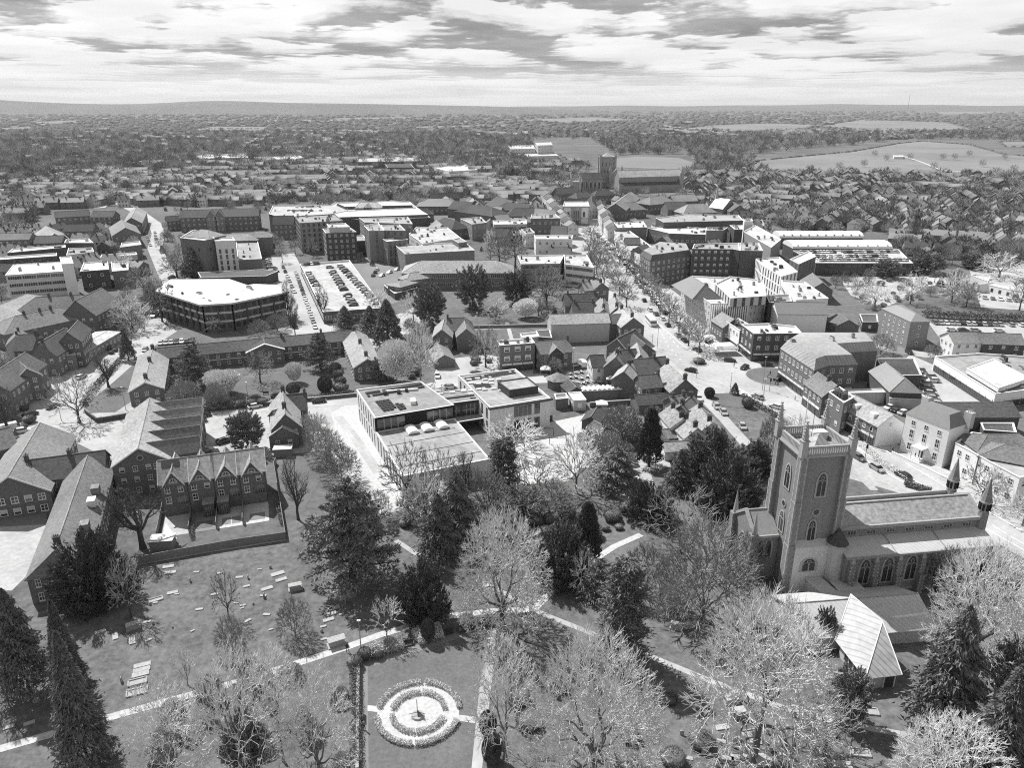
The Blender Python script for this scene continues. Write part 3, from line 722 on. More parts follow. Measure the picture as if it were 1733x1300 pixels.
t,g=flat('apartment_block',LT+'free-standing cube with dark front and pale penthouse','apartment block',[(546,387),(551,394.5),(603,392.5),(592,385)],16,brick_d,felt,5,'pale',units=2,gap=3.6)
flat('x','','',[(553,379),(557,385),(592,384),(584,377.5)],19,cream,memb,t=t,wn='penthouse_wall',rn='penthouse_roof',units=3)
flat('apartment_block',LT+'narrow slab with tall black glazed strip','apartment block',[(616,382),(624,390.5),(650,390),(640,377)],18,brick_l,felt,5,'tall',units=4,gap=7,coping=True,maxn=2)
flat('apartment_block',LT+'square tower with white canopy roof at its front','apartment block',[(645,381),(650,389.5),(686,390),(676,380)],18,brick,felt,5,'dark',units=5,gap=3.6)
flat('apartment_block',LT+'glazed front wing under the white canopy','apartment block',[(648,405),(655,409),(690,405),(684,401)],13.5,brick_l,wroof,3,'tall',gap=3.2)
flat('apartment_block',LT+'rear block stretched behind the narrow slab','apartment block',[(608,369),(617,376),(698,379),(690,367)],16.5,brick_l,felt,4,'sash',units=8)
flat('apartment_block',LT+'low dark link between the cube and the narrow slab','apartment block',[(590,400),(596,408),(622,407),(614,398)],9,brick_d,felt,2,'dark')
# shopping centre
t,g=flat('shopping_centre','vast shopping centre with long white roofs behind the brick flats','shopping centre',[(455,362),(462,348),(560,347),(568,342.5),(694,342),(728,368),(620,372),(470,366)],13,brick_d,memb,0,units=30)
for pts in([(570,343.5),(660,340),(693,342),(698,347),(584,349.5)],[(552,363.5),(585,356.5),(704,351.5),(724,363),(560,368)]): flat('x','','',pts,14.6,brick_d,wroof,t=t,wn='raised_wall',rn='raised_roof')
for x in (616,631): H_('x','','',(x-6,341.5),(x+6,341.5),19,7,15.5,roof=wroof,hip=(1,1),t=t,rn='glazed_lantern',wn='lantern_wall')
# victorian ranges left of the flats
t,g=H_('office_building','long Victorian brick range with twin white gables in its middle','office',(305,355.5),(438,352),15,13,10.5,roof=tile_d,nf=3,gap=3.6)
a,b,d,n,L,q,ro=g
for f_ in(.4,.5): 
    c=a+d*(L*f_); e=c+n*8; gable('','','',(c.x,c.y),(e.x,e.y),15.5,7,11,wall=brick_l,roof=tile_d,world=True,t=t,rn='gable_roof',wn='gable_wall',barge=True,nf=3,z0=0.01)
H_('office_building','steep dark-roofed brick house beside the flats, three bays of windows','office',(463,365),(497,364.5),15,11,10,roof=tile_d,nf=3,gap=3)
H_('brick_house','brick range with low gable behind the big-chimneyed office','house',(280,366),(310,364),10,9,7,roof=tile_d,nf=2)
# big office with stair tower
t,g=flat('office_tower','tall blank brick office block with raised white roof edge','office',[(304.5,402.5),(326,389.5),(345,391),(363,403),(345,407)],20,brick,memb,2,'dark',gap=9)
H_('x','','',(340,388),(352,389),23,12,20,roof=tile_l,hip=(1,1),t=t,rn='hipped_roof',wn='upper_wall')
t,g=flat('stair_tower','white glazed stair tower between brick office and low flat wing','tower',[(361,403),(364,408),(398,407),(394,401.5)],19,render,wroof,0)
poly,cen,ro=g; facade(t,poly[1],poly[2],cen,.5,15,5,'tall',gap=3.1,mar=.5); 
flat('office_building','low brick wing with wide grey flat roof and white rim','office',[(399,406),(403,440),(443,438),(435,404)],9,brick,felt,0,units=5)
flat('office_building','row of low dark workshops behind the white polygon roof','workshop',[(335,461),(340,470),(450,467),(470,459),(445,456)],5,brick_d,tile_d,0,par=.2)
H_('apartment_block','pale hipped roofs showing behind the blank brick office','apartment block',(372,396),(420,395),13,12,10,roof=tile_l,hip=(1,1),nf=2); H_('office_building','white hipped pavilion right of the pale roofs','office',(432,391),(446,390.5),14,9,11,roof=tile_l,hip=(1,1))
# far-left offices
t,g=flat('office_building','long white office with banded windows and bright roof at left edge','office',[(9,466),(23,448),(108,443),(110,459)],13.5,cream,wroof,4,'strip',units=3,gap=6,par=.2)
flat('lift_tower','plain white lift tower beside the banded white office','tower',[(101,435),(104,447),(124,446),(120,434)],17,render,white,0)
flat('brick_building','square brick block with bright flat roof left of the bending road','office',[(136,459.5),(184,456),(182,441.5),(142,444.5)],9.5,brick_d,wroof,2,'small',units=3,gap=9)
flat('brick_building','smaller flat-roofed brick block nearest the bending road','office',[(190,459.5),(217,457),(217,441.5),(188,443)],8.5,brick,memb,1,'small',units=2,gap=6)
flat('workshop','narrow white-roofed workshop strip left of the dark flat block','workshop',[(12,428),(111,418.5),(110,414.5),(22,421)],8,brick_d,wroof,0,units=3)
flat('workshop','long thin grey-roofed shed with a row of dark windows','workshop',[(-20,441),(96,433),(96,428),(-20,436)],8,brick_d,memb,2,'dark',gap=5)
flat('workshop','dark-walled flat block topped by a pale raised roof','workshop',[(109,411),(158,411),(150,403.5),(112,405)],9,brick_d,memb,0,units=3)
flat('workshop','grey office with a single line of small windows','workshop',[(112.5,432),(159,426),(156,419),(116,420)],8,cream,felt,2,'small',units=4,gap=4)
flat('workshop','dark brick box at the inner side of the bending road','workshop',[(204,418.5),(239,414),(236,408),(206,411)],8,brick,memb,0)
flat('office_building','low long pale wall and roof behind the square brick block','office',[(170,436),(232,431),(230,427),(172,431)],6,cream,memb,1,'small',gap=5)
XL=[('brick_house','dark-roofed terrace with white dormers under the leftmost trees','house',(0,395),(54,394),11,11,8,tile,2),('brick_house','hip-roofed terrace next to the leftmost dark-roofed one','house',(62,399),(108,398),11,11,7.5,tile_d,2),
('brick_house','wide low gable with pale front slope at upper left','house',(78,382),(92,395),12,16,7,tile_l,0),('brick_house','flats with steep roof and five round-headed dormers','house',(112,380),(160,379),12,11,8.5,tile_d,2),
('brick_house','row of black-roofed houses with white gables','house',(92,358),(150,355),12,11,8.5,tile_d,2),('brick_house','plain brick flats right of the white-gabled row','house',(158,357),(195,357),12,11,8.5,tile_d,3),
('brick_house','big brown gable facing down the bending road','house',(205,372),(212,385),13,16,8.5,tile,2),('brick_house','long pale roof parallel to the bending road','house',(232,350),(222,368),12,12,8,tile_l,2)]
for nm,lb,ct,r0,r1,zr,w_,ze,rf,nf in XL: H_(nm,lb,ct,r0,r1,zr,w_,ze,roof=rf,nf=nf,gap=3.6,trimw=True)
# left foreground big houses
H_('brick_mansion','rambling tiled hall with shaped gables at the left, nearest the banded office','mansion',(60,503),(135,499),12,15,7,roof=tile,hip=(1,1),nf=1,ch=(.3,.8)); H_('brick_mansion','long pale tiled roof with two small dormers left of the tall hall','mansion',(-20,524),(45,497),11,16,7,roof=tile_l,hip=(1,1),nf=1)
H_('brick_mansion','tall tiled hall with central gable above the parked cars lane','mansion',(128,508),(172,487),14,13,8,roof=tile,nf=2,hip=(0,0),gap=3.5)
H_('brick_mansion','low wide roof with three chimney stacks at left edge','mansion',(25,535),(100,520),10.5,15,6.5,roof=tile,hip=(1,1),nf=1,ch=(.2,.55,.8),gap=4)
H_('brick_mansion','gabled villa with dark tiled roof and two bright skylights','mansion',(32,566),(62,565),11.5,11,7.5,roof=tile_d,nf=2,ch=(.95,)); H_('brick_mansion','steep gabled villa with arched window facing the forecourt','mansion',(66,580),(108,556),12,9,7.5,roof=tile_d,nf=2,gap=2.8,ch=(.1,))
H_('brick_mansion','narrow twin-gable brick villa with lit end walls','mansion',(114,562),(132,542),13,7,9.5,roof=tile_d,nf=3,gap=2.3); H_('shop','low wing with bright roof lights beside the villa','shop wing',(118,596),(182,560),4.6,9,4.2,roof=memb,nf=1,wall=brick_l)
t,g=H_('brick_mansion','brick villa with white dormers and black porch, left of bare tree','mansion',(-25,640),(42,597),12,11,8,roof=tile_d,nf=2,gap=2.8); H_('x','','',(28,608),(44,622),11,7,8,roof=tile_d,t=t,rn='gable_roof',wn='gable_wall',nf=3,barge=True)
flat('porch','flat-roofed white-fronted annexe joining the villa to the yard','annexe',[(62,602),(88,604),(128,600),(120,590),(74,590)],5.5,brick_l,memb,1,'sash')
# ================================================================ SCHOOL (modern, foreground centre)
t,g=flat('school','modern school hall block, grey roof with solar rows and three white roof domes','school',[(603.5,660),(634.5,708),(768,686),(712,646)],9.4,render,felt,0,par=.25,coping=False)
poly,cen,ro=g
facade(t,poly[0],poly[1],cen,.3,9,2,'tall',3.0,1.0,2.6,mar=1); 
p1,p2=Vector(poly[1]),Vector(poly[2]); u=(p2-p1).normalized(); nn=Vector((u.y,-u.x)); 
if nn.y>0: nn=-nn
an=math.atan2(nn.y,nn.x); Lw=(p2-p1).length
m=MB(); c=(p1+p2)/2+nn*.1; m.box(c.x,c.y,5.6,Lw+.3,.2,3.9,math.atan2(u.y,u.x)); t.part('clerestory_wall',m,dark)
for f_ in(.19,.81): c=p1+u*Lw*f_+nn*.25; win(t,'tall',c.x,c.y,6.0,Lw*.34,2.9,an)
# lower hall roof running toward the trees
lo=[p1+nn*.02,p2+nn*.02,p2+nn*27-u*1,p1+nn*27-u*1]
flat('','','',[(v.x,v.y) for v in lo],5.6,render,felt,0,t=t,world=True,wn='hall_wall',rn='hall_roof',par=.15,coping=False)
c=centroid([(v.x,v.y) for v in lo]); facade(t,(lo[3].x,lo[3].y),(lo[0].x,lo[0].y),c,.3,5.4,1,'tall',3.2,1.2,3.6)
for k in range(3):     # barrel rooflights
    c=p1+u*(Lw*(.40+.19*k))+nn*3.3; m=MB(); m_pts=[(math.cos(math.pi*i/8)*1.5,math.sin(math.pi*i/8)*.8) for i in range(9)]
    vs_=[]
    for s in(-2.3,2.3):
        for x_,z_ in m_pts: q=c+u*x_+nn*s; vs_.append((q.x,q.y,5.75+z_))
    m.add(vs_,[(i,i+1,10+i,9+i) for i in range(8)]+[tuple(range(9)),tuple(range(17,8,-1))]); t.part('roof_dome',m,white,label=None)
m=MB(); c=p1+u*Lw*.6+nn*3.2; m.box(c.x,c.y,5.47,Lw*.62,5.4,.1,math.atan2(u.y,u.x)); t.part('roof_recess',m,felt)
for k in(9.5,16,22): 
    c=p1+u*Lw*.5+nn*k; m=MB(); m.box(c.x,c.y,5.46,Lw*.96,.16,.14,math.atan2(u.y,u.x)); t.part('roof_seam',m,metal)
rr=random.Random(3)
def solar(tt,px0,px1,px2,z,nr,nc):
    """panel field spanned by photo points origin, along-row end, across-row end"""
    o=Vector(P(*px0,z)[:2]);a=Vector(P(*px1,z)[:2])-o;b=Vector(P(*px2,z)[:2])-o; yw=math.atan2(a.y,a.x)
    for r in range(nr):
        m=MB()
        for k in range(nc):
            if rr.random()<.06: continue
            c=o+a*((k+.5)/nc)+b*((r+.5)/nr); m.box(c.x,c.y,z,a.length/nc*.88,b.length/nr*.5,.28,yw)
        tt.part('solar_panel_row',m,panel)
solar(t,(617,664),(712,648),(623,673),9.3,2,24); solar(t,(634,680),(658,676),(649,697),9.3,7,4); solar(t,(668,684),(680,681),(676,695),9.3,5,2)
for x,y,a_,b_,h_ in((680,662,9,.9,.5),(699,682,1.5,3.2,1),(652,668,1,1,1),(675,666,1,1,1),(688,663,.8,.8,.9)):
    X,Y,_=P(x,y,9.2); m=MB(); m.box(X,Y,9.2,a_,b_,h_,.2); t.part('roof_unit',m,wroof if a_>1 else metal_d)
OCC.append((*P(700,760)[:2],14)); OCC.append((*P(720,830)[:2],12))
t,g=flat('school','right-hand school block with white walls, big windows and roof deck box','school',[(775,636),(829,690),(931,674),(872,625)],8.6,render,felt,0,par=.2,coping=False)
poly,cen,ro=g; p1,p2=Vector(poly[1]),Vector(poly[2]); u=(p2-p1).normalized(); nn=Vector((u.y,-u.x)); nn=-nn if nn.y>0 else nn; an=math.atan2(nn.y,nn.x); Lw=(p2-p1).length
for f_,ww_ in((.54,5.2),(.78,1.6)):
    for z_ in(.5,4.6): c=p1+u*Lw*f_+nn*.05; win(t,'tall',c.x,c.y,z_,ww_,3.1,an)
c=p1+u*Lw*.33+nn*.05; win(t,'door',c.x,c.y,0,2,2.4,an,'door')
m=MB(); c=(p1+p2)/2+nn*.4; m.box(c.x,c.y,8.25,Lw+1,1.2,.45,math.atan2(u.y,u.x)); t.part('eaves',m,metal_d)
flat('','','',[(842,646),(862,661),(911,654),(892,639)],10.6,metal_d,felt,t=t,wn='plant_wall',rn='plant_roof',par=.15,coping=False)
facade(t,poly[0],poly[1],cen,.5,8,2,'tall',4,1.4,2.4); rr=random.Random(5)
solar(t,(785,640),(868,627),(790,646),8.45,2,18); solar(t,(800,651),(826,647),(806,660),8.45,3,5)
for k in range(16):
    x=795+k%5*13+rr.uniform(-3,3);y=642+(k//5)*9+rr.uniform(-2,2); X,Y,_=P(x,y,8.45); m=MB(); m.box(X,Y,8.4,1.5,1.1,.35,.2); t.part('skylight',m,wroof)
t,g=flat('school_link','glazed link joining the two school blocks','school link',[(731,668),(746,685),(814,676),(797,657)],7.6,metal_d,felt,0,par=.15)
poly,cen,ro=g; facade(t,poly[1],poly[2],cen,3.2,7.2,1,'tall',5,4.6,3); solar(t,(750,678),(810,670),(748,674),7.5,1,14)
for k in range(4): X,Y,_=P(745+k*20,667-k*2.3,7.5); m=MB(); m.box(X,Y,7.45,1.5,1.1,.35,.2); t.part('skylight',m,wroof)
flat('','','',[(765,704),(768,716),(818,708),(812,696)],3.4,metal_d,felt,t=t,wn='canopy_edge',rn='canopy_roof',par=.1,z0=2.9)
# ================================================================ TOWN CENTRE LEFT OF THE MARKET STREET
TW=[('shop','flat-topped pale brick block behind the courtyard trees','shop',[(779,370),(799,379.5),(823,376.5),(813,367)],11,brick_l,felt,2,'sash'),
('shop','low pale flat roof linking two gabled shops','shop',[(836,380),(892,379),(890,372),(834,373)],8,cream,memb,1,'strip'),
('shop','brick office with a line of white square windows near the town hall','office',[(898,370),(948,369),(940,362),(900,363)],12,brick,felt,2,'sash'),
('office_building','white office with two rows of tiny windows left of the market trees','office',[(904,398),(907,404.5),(968,404.5),(969,398)],10,render,wroof,2,'sash'),
('office_building','long white flat-roofed office with brick bays, left part','office',[(876,433),(882,447),(947,446),(955,431)],11,brick_l,memb,3,'strip'),
('office_building','long white flat-roofed office with brick bays, right part by the street','office',[(956,447),(1005,453),(993,431),(955,431.5)],11,render,memb,3,'strip'),
('shop','narrow pale shop wall beside the dark alley','shop',[(882,388),(890,396),(905,394),(897,386)],9,cream,felt,2,'sash'),
('shop','dark garage-like flat block by the alley','shop',[(866,392),(868,398),(882,397),(880,389)],6,brick_d,felt,0,'sash')]
for nm,lb,ct,pts,h_,wl,rf,nf,st in TW: flat(nm,lb,ct,pts,h_,wl,rf,nf,st,units=6,gap=4.2)
TG=[('shop','little gabled shop with bright left slope','shop',(836,364),(858,362),11,9,8,slate,2),('shop','hip-roofed dark shop just before the town hall','shop',(934,382),(960,382.5),12.5,15,8,tile_d,2),
('shop','dark hipped roof behind the long white office','shop',(930,417),(966,418),8.5,14,5,tile_d,0),('shop','pale small hipped roof near the street end of the white office','shop',(985,453),(1005,453),9.5,9,6.5,tile_l,2),
('shop','near slope of a double-pile black roof','shop',(968,511),(1006,510),9.5,9,5.5,tile_d,0),('shop','far slope of a double-pile black roof','shop',(955,497),(1012,496),10,8.5,6,tile_d,1),
('shop','pale slated roof left one of a pair facing the street','shop',(1019,502),(1022,522),10.5,6,7.5,tile_l,2),('shop','pale slated roof right one of a pair facing the street','shop',(1040,500),(1044,520),10.5,6,7.5,tile_l,2),
('shop','small white-gabled shop with chimneys above the double-pile roof','shop',(985,477),(998,476),10.5,8,7.5,slate,2),('shop','brown-roofed shop beside the bus','shop',(1050,520),(1072,537),10.5,9,7,tile_l,2),
('shop','row of gabled shops behind the white gable pair','shop',(1003,472),(1018,478),10,8,7,tile,2)]
for nm,lb,ct,r0,r1,zr,w_,ze,rf,nf in TG: H_(nm,lb,ct,r0,r1,zr,w_,ze,roof=rf,nf=nf,gap=3.2,ch=(.1,.9) if zr<11 else ())
t,g=H_('shop_warehouse','long blank grey wall with mossy mansard roof behind the snack yard','warehouse',(930,532),(1028,529),10.2,9,7.6,wall=cream,roof=tile_l)
H_('x','','',(1028,532),(1062,531),9.4,9,7,wall=brick,roof=tile_d,t=t,rn='side_roof',wn='side_wall'); flat('snack_yard','low white-roofed lean-to left of the blank grey wall','outbuilding',[(880,565),(884,572),(912,570),(908,562)],3.5,cream,wroof,0)
flat('black_roofed_store','black sloping roof against the end of the blank grey wall','outbuilding',[(907,560),(912,570),(934,572),(930,558)],4,brick_d,tile_d,0,par=.1)
flat('shop_row','three-storey brick shops with bright flat roof and white windows','shop row',[(842,577),(846.5,585),(905,580.5),(899,572.5)],9.6,brick,wroof,3,'blind',units=5,gap=5,first='shop',ww=2,wh=1.7)
t,g=H_('shop_row','brick row with tiled roof and one small white-edged gable','shop row',(906,578),(961,573.5),9.2,9.5,6.2,roof=tile,nf=2,gap=4,ch=(.98,),first='blind')
a,b,d,n,L,q,ro=g; c=a+d*L*.5+n*1; e=c+n*4; gable('','','',(c.x,c.y),(e.x,e.y),8.4,5,6.2,wall=brick_d,roof=tile,world=True,t=t,rn='gable_roof',wn='gable_wall',barge=True)
H_('cottage','small square cottage with dark roof and white left gable','cottage',(999,601),(1020,600),8.2,7.5,5.4,wall=render,roof=tile_d,nf=2,gap=2.6)
t,g=H_('public_house','big rambling inn, dark roof nearest the roundabout','inn',(1072,608),(1125,603),10,10,6.4,roof=tile_d,ch=(.65,),nf=2)
H_('x','','',(1069,611),(1056,628),9,7.5,6,roof=tile_l,t=t,rn='cross_roof',wn='cross_wall',ch=(.3,)); H_('x','','',(1052,592),(1075,590),10,8,6.5,roof=tile_d,t=t,rn='cross_roof',wn='cross_wall',ch=(.5,)); H_('x','','',(1048,588),(1042,604),9.5,7,6,roof=tile,t=t,rn='cross_roof',wn='cross_wall',ch=(.6,)); H_('x','','',(1078,580),(1084,600),9.5,7,6,roof=tile_l,t=t,rn='cross_roof',wn='cross_wall')
H_('brick_house','dark gabled house with pale diagonal roof edge behind the inn','house',(1045,572),(1075,557),9.5,8,6,roof=tile_d,nf=1,barge=True); H_('brick_house','black-roofed house pushed between inn and street lamps','house',(1072,566),(1092,582),9,8,6,roof=tile_d,nf=1)
H_('brick_house','brick house end-on with white left gable above the beer garden wall','house',(1080.5,635),(1114,632),9,7,6.2,roof=tile,nf=2,ch=(.98,),gap=3); H_('outbuilding','low dark-tiled outbuilding under the white-gabled brick house','outbuilding',(1075,669),(1135,664.5),4.8,7,3.1,roof=tile_d)
H_('brick_house','house with long pale slope and blank dark gable near the roundabout','house',(1129,614.5),(1160,641),9.8,8.5,6,roof=tile_l,nf=1,ch=(0,.98),gap=3)
CT_=[('first',(1160,668),(1134,672),7,6.5,4.8,tile_l),('second',(1172,668),(1152,686),7.5,6,5,tile),('third',(1136,686),(1156,708),7.2,6.5,4.8,tile_l),('fourth',(1182,684),(1204,716),7.8,7,5,tile_l),('fifth',(1158,704),(1180,724),7,6.5,4.5,tile_l)]
for k,(nn_,r0,r1,zr,w_,ze,rf) in enumerate(CT_): H_('cottage',nn_+' of the huddled cottages with worn pale roofs beside the parked cars','cottage',r0,r1,zr,w_,ze,wall=render if k>1 else brick,roof=rf,nf=1,ch=(.15,.85),group='huddled cottages by the service road',gap=3)
for k,(r0,r1) in enumerate((((1113,705),(1136,704)),((1117,727),(1153,724)),((1122,748),(1170,746)),((1010,690),(1000,705)),((963,643),(975,655)),((955,668),(940,700)) if 0 else ((1006,712),(1024,722)))): H_('outbuilding',['small white-walled shed row, upper one','small white-walled shed row, middle one','small white-walled shed row, lowest and widest','dark leaning shed by the playground corner','tiny tiled store beside the eight-sided pavilion','low timber store in the rough garden'][k],'shed',r0,r1,4.2,5,2.8,wall=render if k<3 else brick_d,roof=tile_l if k<3 else tile_d)
# octagonal pavilion
X,Y,_=P(943,655); m=MB(); ok=[(X+math.cos(R(22.5+45*i))*3.4,Y+math.sin(R(22.5+45*i))*3.4) for i in range(8)]; m.prism(ok,0,3)
t=T('garden_pavilion','eight-sided pavilion with pointed tiled roof at the beer garden','pavilion',(X,Y)); t.part('wall',m,brick)
m=MB(); m.add([(x_*1,y_*1,2.95) for x_,y_ in inset(ok,-.5)]+[(X,Y,5.0)],[(i,(i+1)%8,8) for i in range(8)]); t.part('roof',m,tile_l); OCC.append((X,Y,4))
flat('brick_store','little flat-roofed brick store with white arched door','store',[(938,667),(941,676),(962,674),(958,666)],3.4,brick,felt,0); flat('brick_store','pale flat-roofed store with white door beside the arched one','store',[(962,665),(971,678),(992,677),(982,663.5)],3.4,cream,wroof,1,'white_door',gap=4,par=.1)
wall_line('garden_wall','long brick wall with scalloped top below the beer garden','wall',[(985,676),(1076,671)],3.2,.5,brick_l,stone); wall_line('garden_wall','low brick wall beneath the scalloped one','wall',[(998,690),(1082,684)],1.6,.5,brick,stone)
m=MB()
for k in range(11):
    X,Y,_=P(990+k*8.0,660.5-k*.45,3.0); m.add([(X-1.1,Y-1,2.9),(X,Y-1,3.7),(X+1.1,Y-1,2.9),(X-1.1,Y+2.2,2.9),(X,Y+2.2,3.7),(X+1.1,Y+2.2,2.9)],[(0,1,4,3),(1,2,5,4),(0,1,2)])
single('awning',m,canvas,'zigzag white awning along the scalloped wall','awning',P(1030,658))
# ================================================================ RIGHT OF THE STREET
t,g=flat('corner_office','white office with curved colonnaded corner and dark lead pyramid roof','office',[(1154,479),(1184,501),(1204,514),(1268,515),(1296,505),(1290,478),(1230,470),(1172,467)],11.5,cream,memb,4,'sash',units=6,gap=3.0)
poly,cen,ro=g
flat('','','',[(1210,480),(1236,505),(1296,501),(1292,474),(1235,468)],14.5,cream,wroof,2,'dark',t=t,wn='upper_wall',rn='upper_roof',units=10,gap=4,z0=11,world=False)
H_('x','','',(1170,467),(1193,481),16.5,12,11.6,wall=brick,roof=slate,hip=(1,.6),t=t,rn='pyramid_roof',wn='roof_base',z0=11.2)
p1,p2=Vector(poly[1]),Vector(poly[2]); m=MB()
for k in range(17):
    p=Vector(P(1206+k*3.7,515,11.5)[:2]) ; m.box(p.x,p.y-.5,0,.35,.6,11.2,0)
t.part('colonnade',m,white)
BX=[('hotel','mansarded corner of the long brick hotel facing the market','hotel',[(1083,431.5),(1101,441.5),(1171,431.5),(1165,419),(1112,416)],12.5,brick,felt,4,'sash',(1.6,15,tile_d)),
('hotel','taller brick hotel block with white vertical panels','hotel',[(1172,421),(1240,421.5),(1252,424),(1250,411),(1175,413)],16.5,brick_d,felt,5,'blind',None),
('hotel','end block of the brick hotel with pale window strip','hotel',[(1253,424),(1291,424.5),(1284,411),(1252,411)],16.5,brick_d,felt,5,'dark',None),
('shop','supermarket with white roof set back from the street','supermarket',[(1039,376.5),(1046,385.5),(1095,384.5),(1088,374)],10,brick_l,wroof,0,'sash',None),
('shop','strip of white roofs right of the supermarket','shop',[(1096,386),(1133,395),(1196,397),(1196,386),(1130,382)],9,brick,wroof,1,'small',None),
('shop','plain grey tower-like block behind the hotel','office',[(1196,390),(1223,390),(1232,385),(1195,385)],13,brick_l,felt,0,'sash',None),
('shop','long dark-walled store with cluttered pale roof','store',[(1110,369),(1123,376),(1258,373),(1250,364),(1160,362)],12.5,brick_d,felt,0,'sash',None),
('shop','dark brick box with white rim at the end of the cluttered roofs','store',[(1235,381),(1243,388),(1257,388),(1256,381)],14,brick_d,wroof,0,'sash',None),
('shop','thin pale tower at the head of the long shopping block','tower',[(1258,371),(1260,375),(1274,374),(1272,370)],15,render,cream,0,'sash',None),
('shop','long brick shopping block running toward the gable-fronted tower','shop',[(1258,392),(1305,419),(1322,405),(1278,381)],12.5,brick_l,memb,0,'sash',None),
('office_building','rounded white office with black plant on its roof','office',[(1279,438),(1290,449),(1322,468),(1350,460),(1319,435)],13,render,wroof,3,'tall',None),
('office_building','white flat-roofed block beside the warehouse gable','office',[(1322,474),(1347,508),(1402,505),(1362,477)],12,render,memb,2,'dark',None),
('office_building','dark brick link between the corner office and warehouse','office',[(1297,500),(1302,512),(1340,510),(1336,498)],11,brick_d,felt,2,'dark',None),
('brick_office','brick corner block with bright roof and arched windows by the white marquee','office',[(1254.5,549),(1276,565),(1357,564),(1346,552),(1300,547.5)],10.2,brick_d,wroof,3,'sash',None),
('shop','white-fronted shop with tall first-floor windows beside the brick corner block','shop',[(1229,544),(1252,559.5),(1274,553),(1250,539)],8,render,tile_d,2,'sash',None),
('showroom','white single-storey showroom with long dark roof edge','showroom',[(1582,603.5),(1685,667),(1775,655),(1775,606),(1656,598)],5.0,white,felt,1,'shop',None),
('dark_shed','wide dark shed with four round roof lights','shed',[(1484,607),(1547,607),(1560,635),(1500,636)],4.5,brick_d,tile_d,0,'sash',None),
('brick_house','flat-topped brick house with two white dormers facing the main road','shop',[(1403,664),(1428,682),(1446,672),(1421,655)],9.4,brick,felt,2,'sash',None)]
for nm,lb,ct,pts,h_,wl,rf,nf,st,mn in BX: flat(nm,lb,ct,pts,h_,wl,rf,nf,st,units=0 if 'shed' in nm else 8,gap=3.4,mans=mn,first='shop' if nm in('brick_office','shop') and nf>1 else None)
flat('shops','terrace of small shop fronts down the right side of the market','shop row',[(1037,381),(1047,413),(1083,432),(1104,418),(1062,388)],8,render,memb,2,'sash',units=14,gap=4,first='shop')
for k,(r0,r1) in enumerate((((1058,402),(1082,402)),((1080,417),(1094,413)),((1121,400),(1128,398)),((1066,371),(1075,369)))): H_('shop',['dark gable-fronted shop above the shop terrace','second dark gable nearer the hotel mansard','small pale gable in the service yard','small dark gable behind the supermarket'][k],'shop',r0,r1,11.5-1.5*(k==2),9,8.5-2*(k==2),roof=tile_d if k<2 else tile_l)
X=None
for k,(a_,b_,y0_,y1_) in enumerate(((1314,1452,393,392),(1334,1497,409,408))):
    a=P(a_,y0_,9.5);b=P(b_,y1_,9.5); t=T('barrel_roofed_hall',['rear long white barrel-vaulted market roof','front long white barrel-vaulted roof above the parked deck'][k],'hall',a); m=MB(); L=b[0]-a[0]; r=7 if k==0 else 9
    vs_=[]
    for i in range(2):
        for j in range(9): an=math.pi*j/8; vs_.append((a[0]+L*i,a[1]+math.cos(an)*r,7+math.sin(an)*3.2))
    m.add(vs_,[(j,j+1,10+j,9+j) for j in range(8)]+[tuple(range(9)),tuple(range(17,8,-1))]); t.part('roof',m,white); m=MB(); m.box(a[0]+L/2,a[1],0,L-.4,2*r-.6,7.05); t.part('wall',m,brick_d); m=MB()
    for i in range(10): m.box(a[0]+L*(i+.5)/10,a[1]-r*.8,8.3,.7,2.2,.9)
    t.part('roof_ribs',m,metal if k==0 else white); occ_seg(a,b,9)
t,g=flat('parking_deck','long two-level parking deck with three rows of cars on top','car park',[(1342,424),(1381,445),(1545,445.5),(1520,422)],6.5,brick_d,memb,2,'dark',gap=3.2,ww=2.4,wh=1.5,par=.7)
flat('gable_tower','brick stair tower with sloping white cap at the parking deck corner','tower',[(1337,439),(1352,447),(1381,434),(1368,425)],13,brick,wroof,2,'tall',gap=5)
H_('warehouse','tall warehouse with grey slope and white left gable end','warehouse',(1311.5,511),(1394.5,512),12,11,8.8,wall=render,roof=slate); H_('shop','pitched tiled shop leaning toward the white shop front','shop',(1222,528),(1242,540),9.5,8,6.5,roof=tile_l,nf=1)
t,g=flat('mansard_hall','big brick hall with white metal mansard roof on the main road corner','hall',[(1321,590),(1378,627),(1400,619),(1451,617),(1424,597),(1485,593.5),(1467,574),(1347,574)],10.4,brick,copper,3,'sash',gap=2.8,first='shop',mans=(1.5,13.2,copper),units=3)
H_('brick_house','brick shop house with tiled roof next to the mansard hall','shop',(1384,630),(1416,652),10.2,7.5,7.0,roof=tile,nf=2,first='shop',ch=(.6,))
t,g=H_('white_gabled_shop','long shop with worn roof, rounded dormers and white gable end','shop',(1446,668.5),(1511,701),9.0,8.5,6.2,wall=brick,roof=tile_l,nf=2,first='shop',gap=3,ends=False)
a,b,d,n,L,q,ro=g; m=MB(); e=d*.06; m.add([((q[2]+e).x,(q[2]+e).y,0),((q[3]+e).x,(q[3]+e).y,0),((q[3]+e).x,(q[3]+e).y,6),((b+e).x,(b+e).y,8.7),((q[2]+e).x,(q[2]+e).y,6)],[(0,1,2,3,4)]); t.part('end_wall',m,white); win(t,'sky',b.x+e.x,b.y+e.y,5.6,.7,.9,math.atan2(d.y,d.x))
for f_ in(.3,.75): c=a+d*L*f_+n*2.4; m=MB(); m.box(c.x,c.y,6.6,1.6,1.8,1.5,math.atan2(d.y,d.x)); t.part('dormer',m,[white])
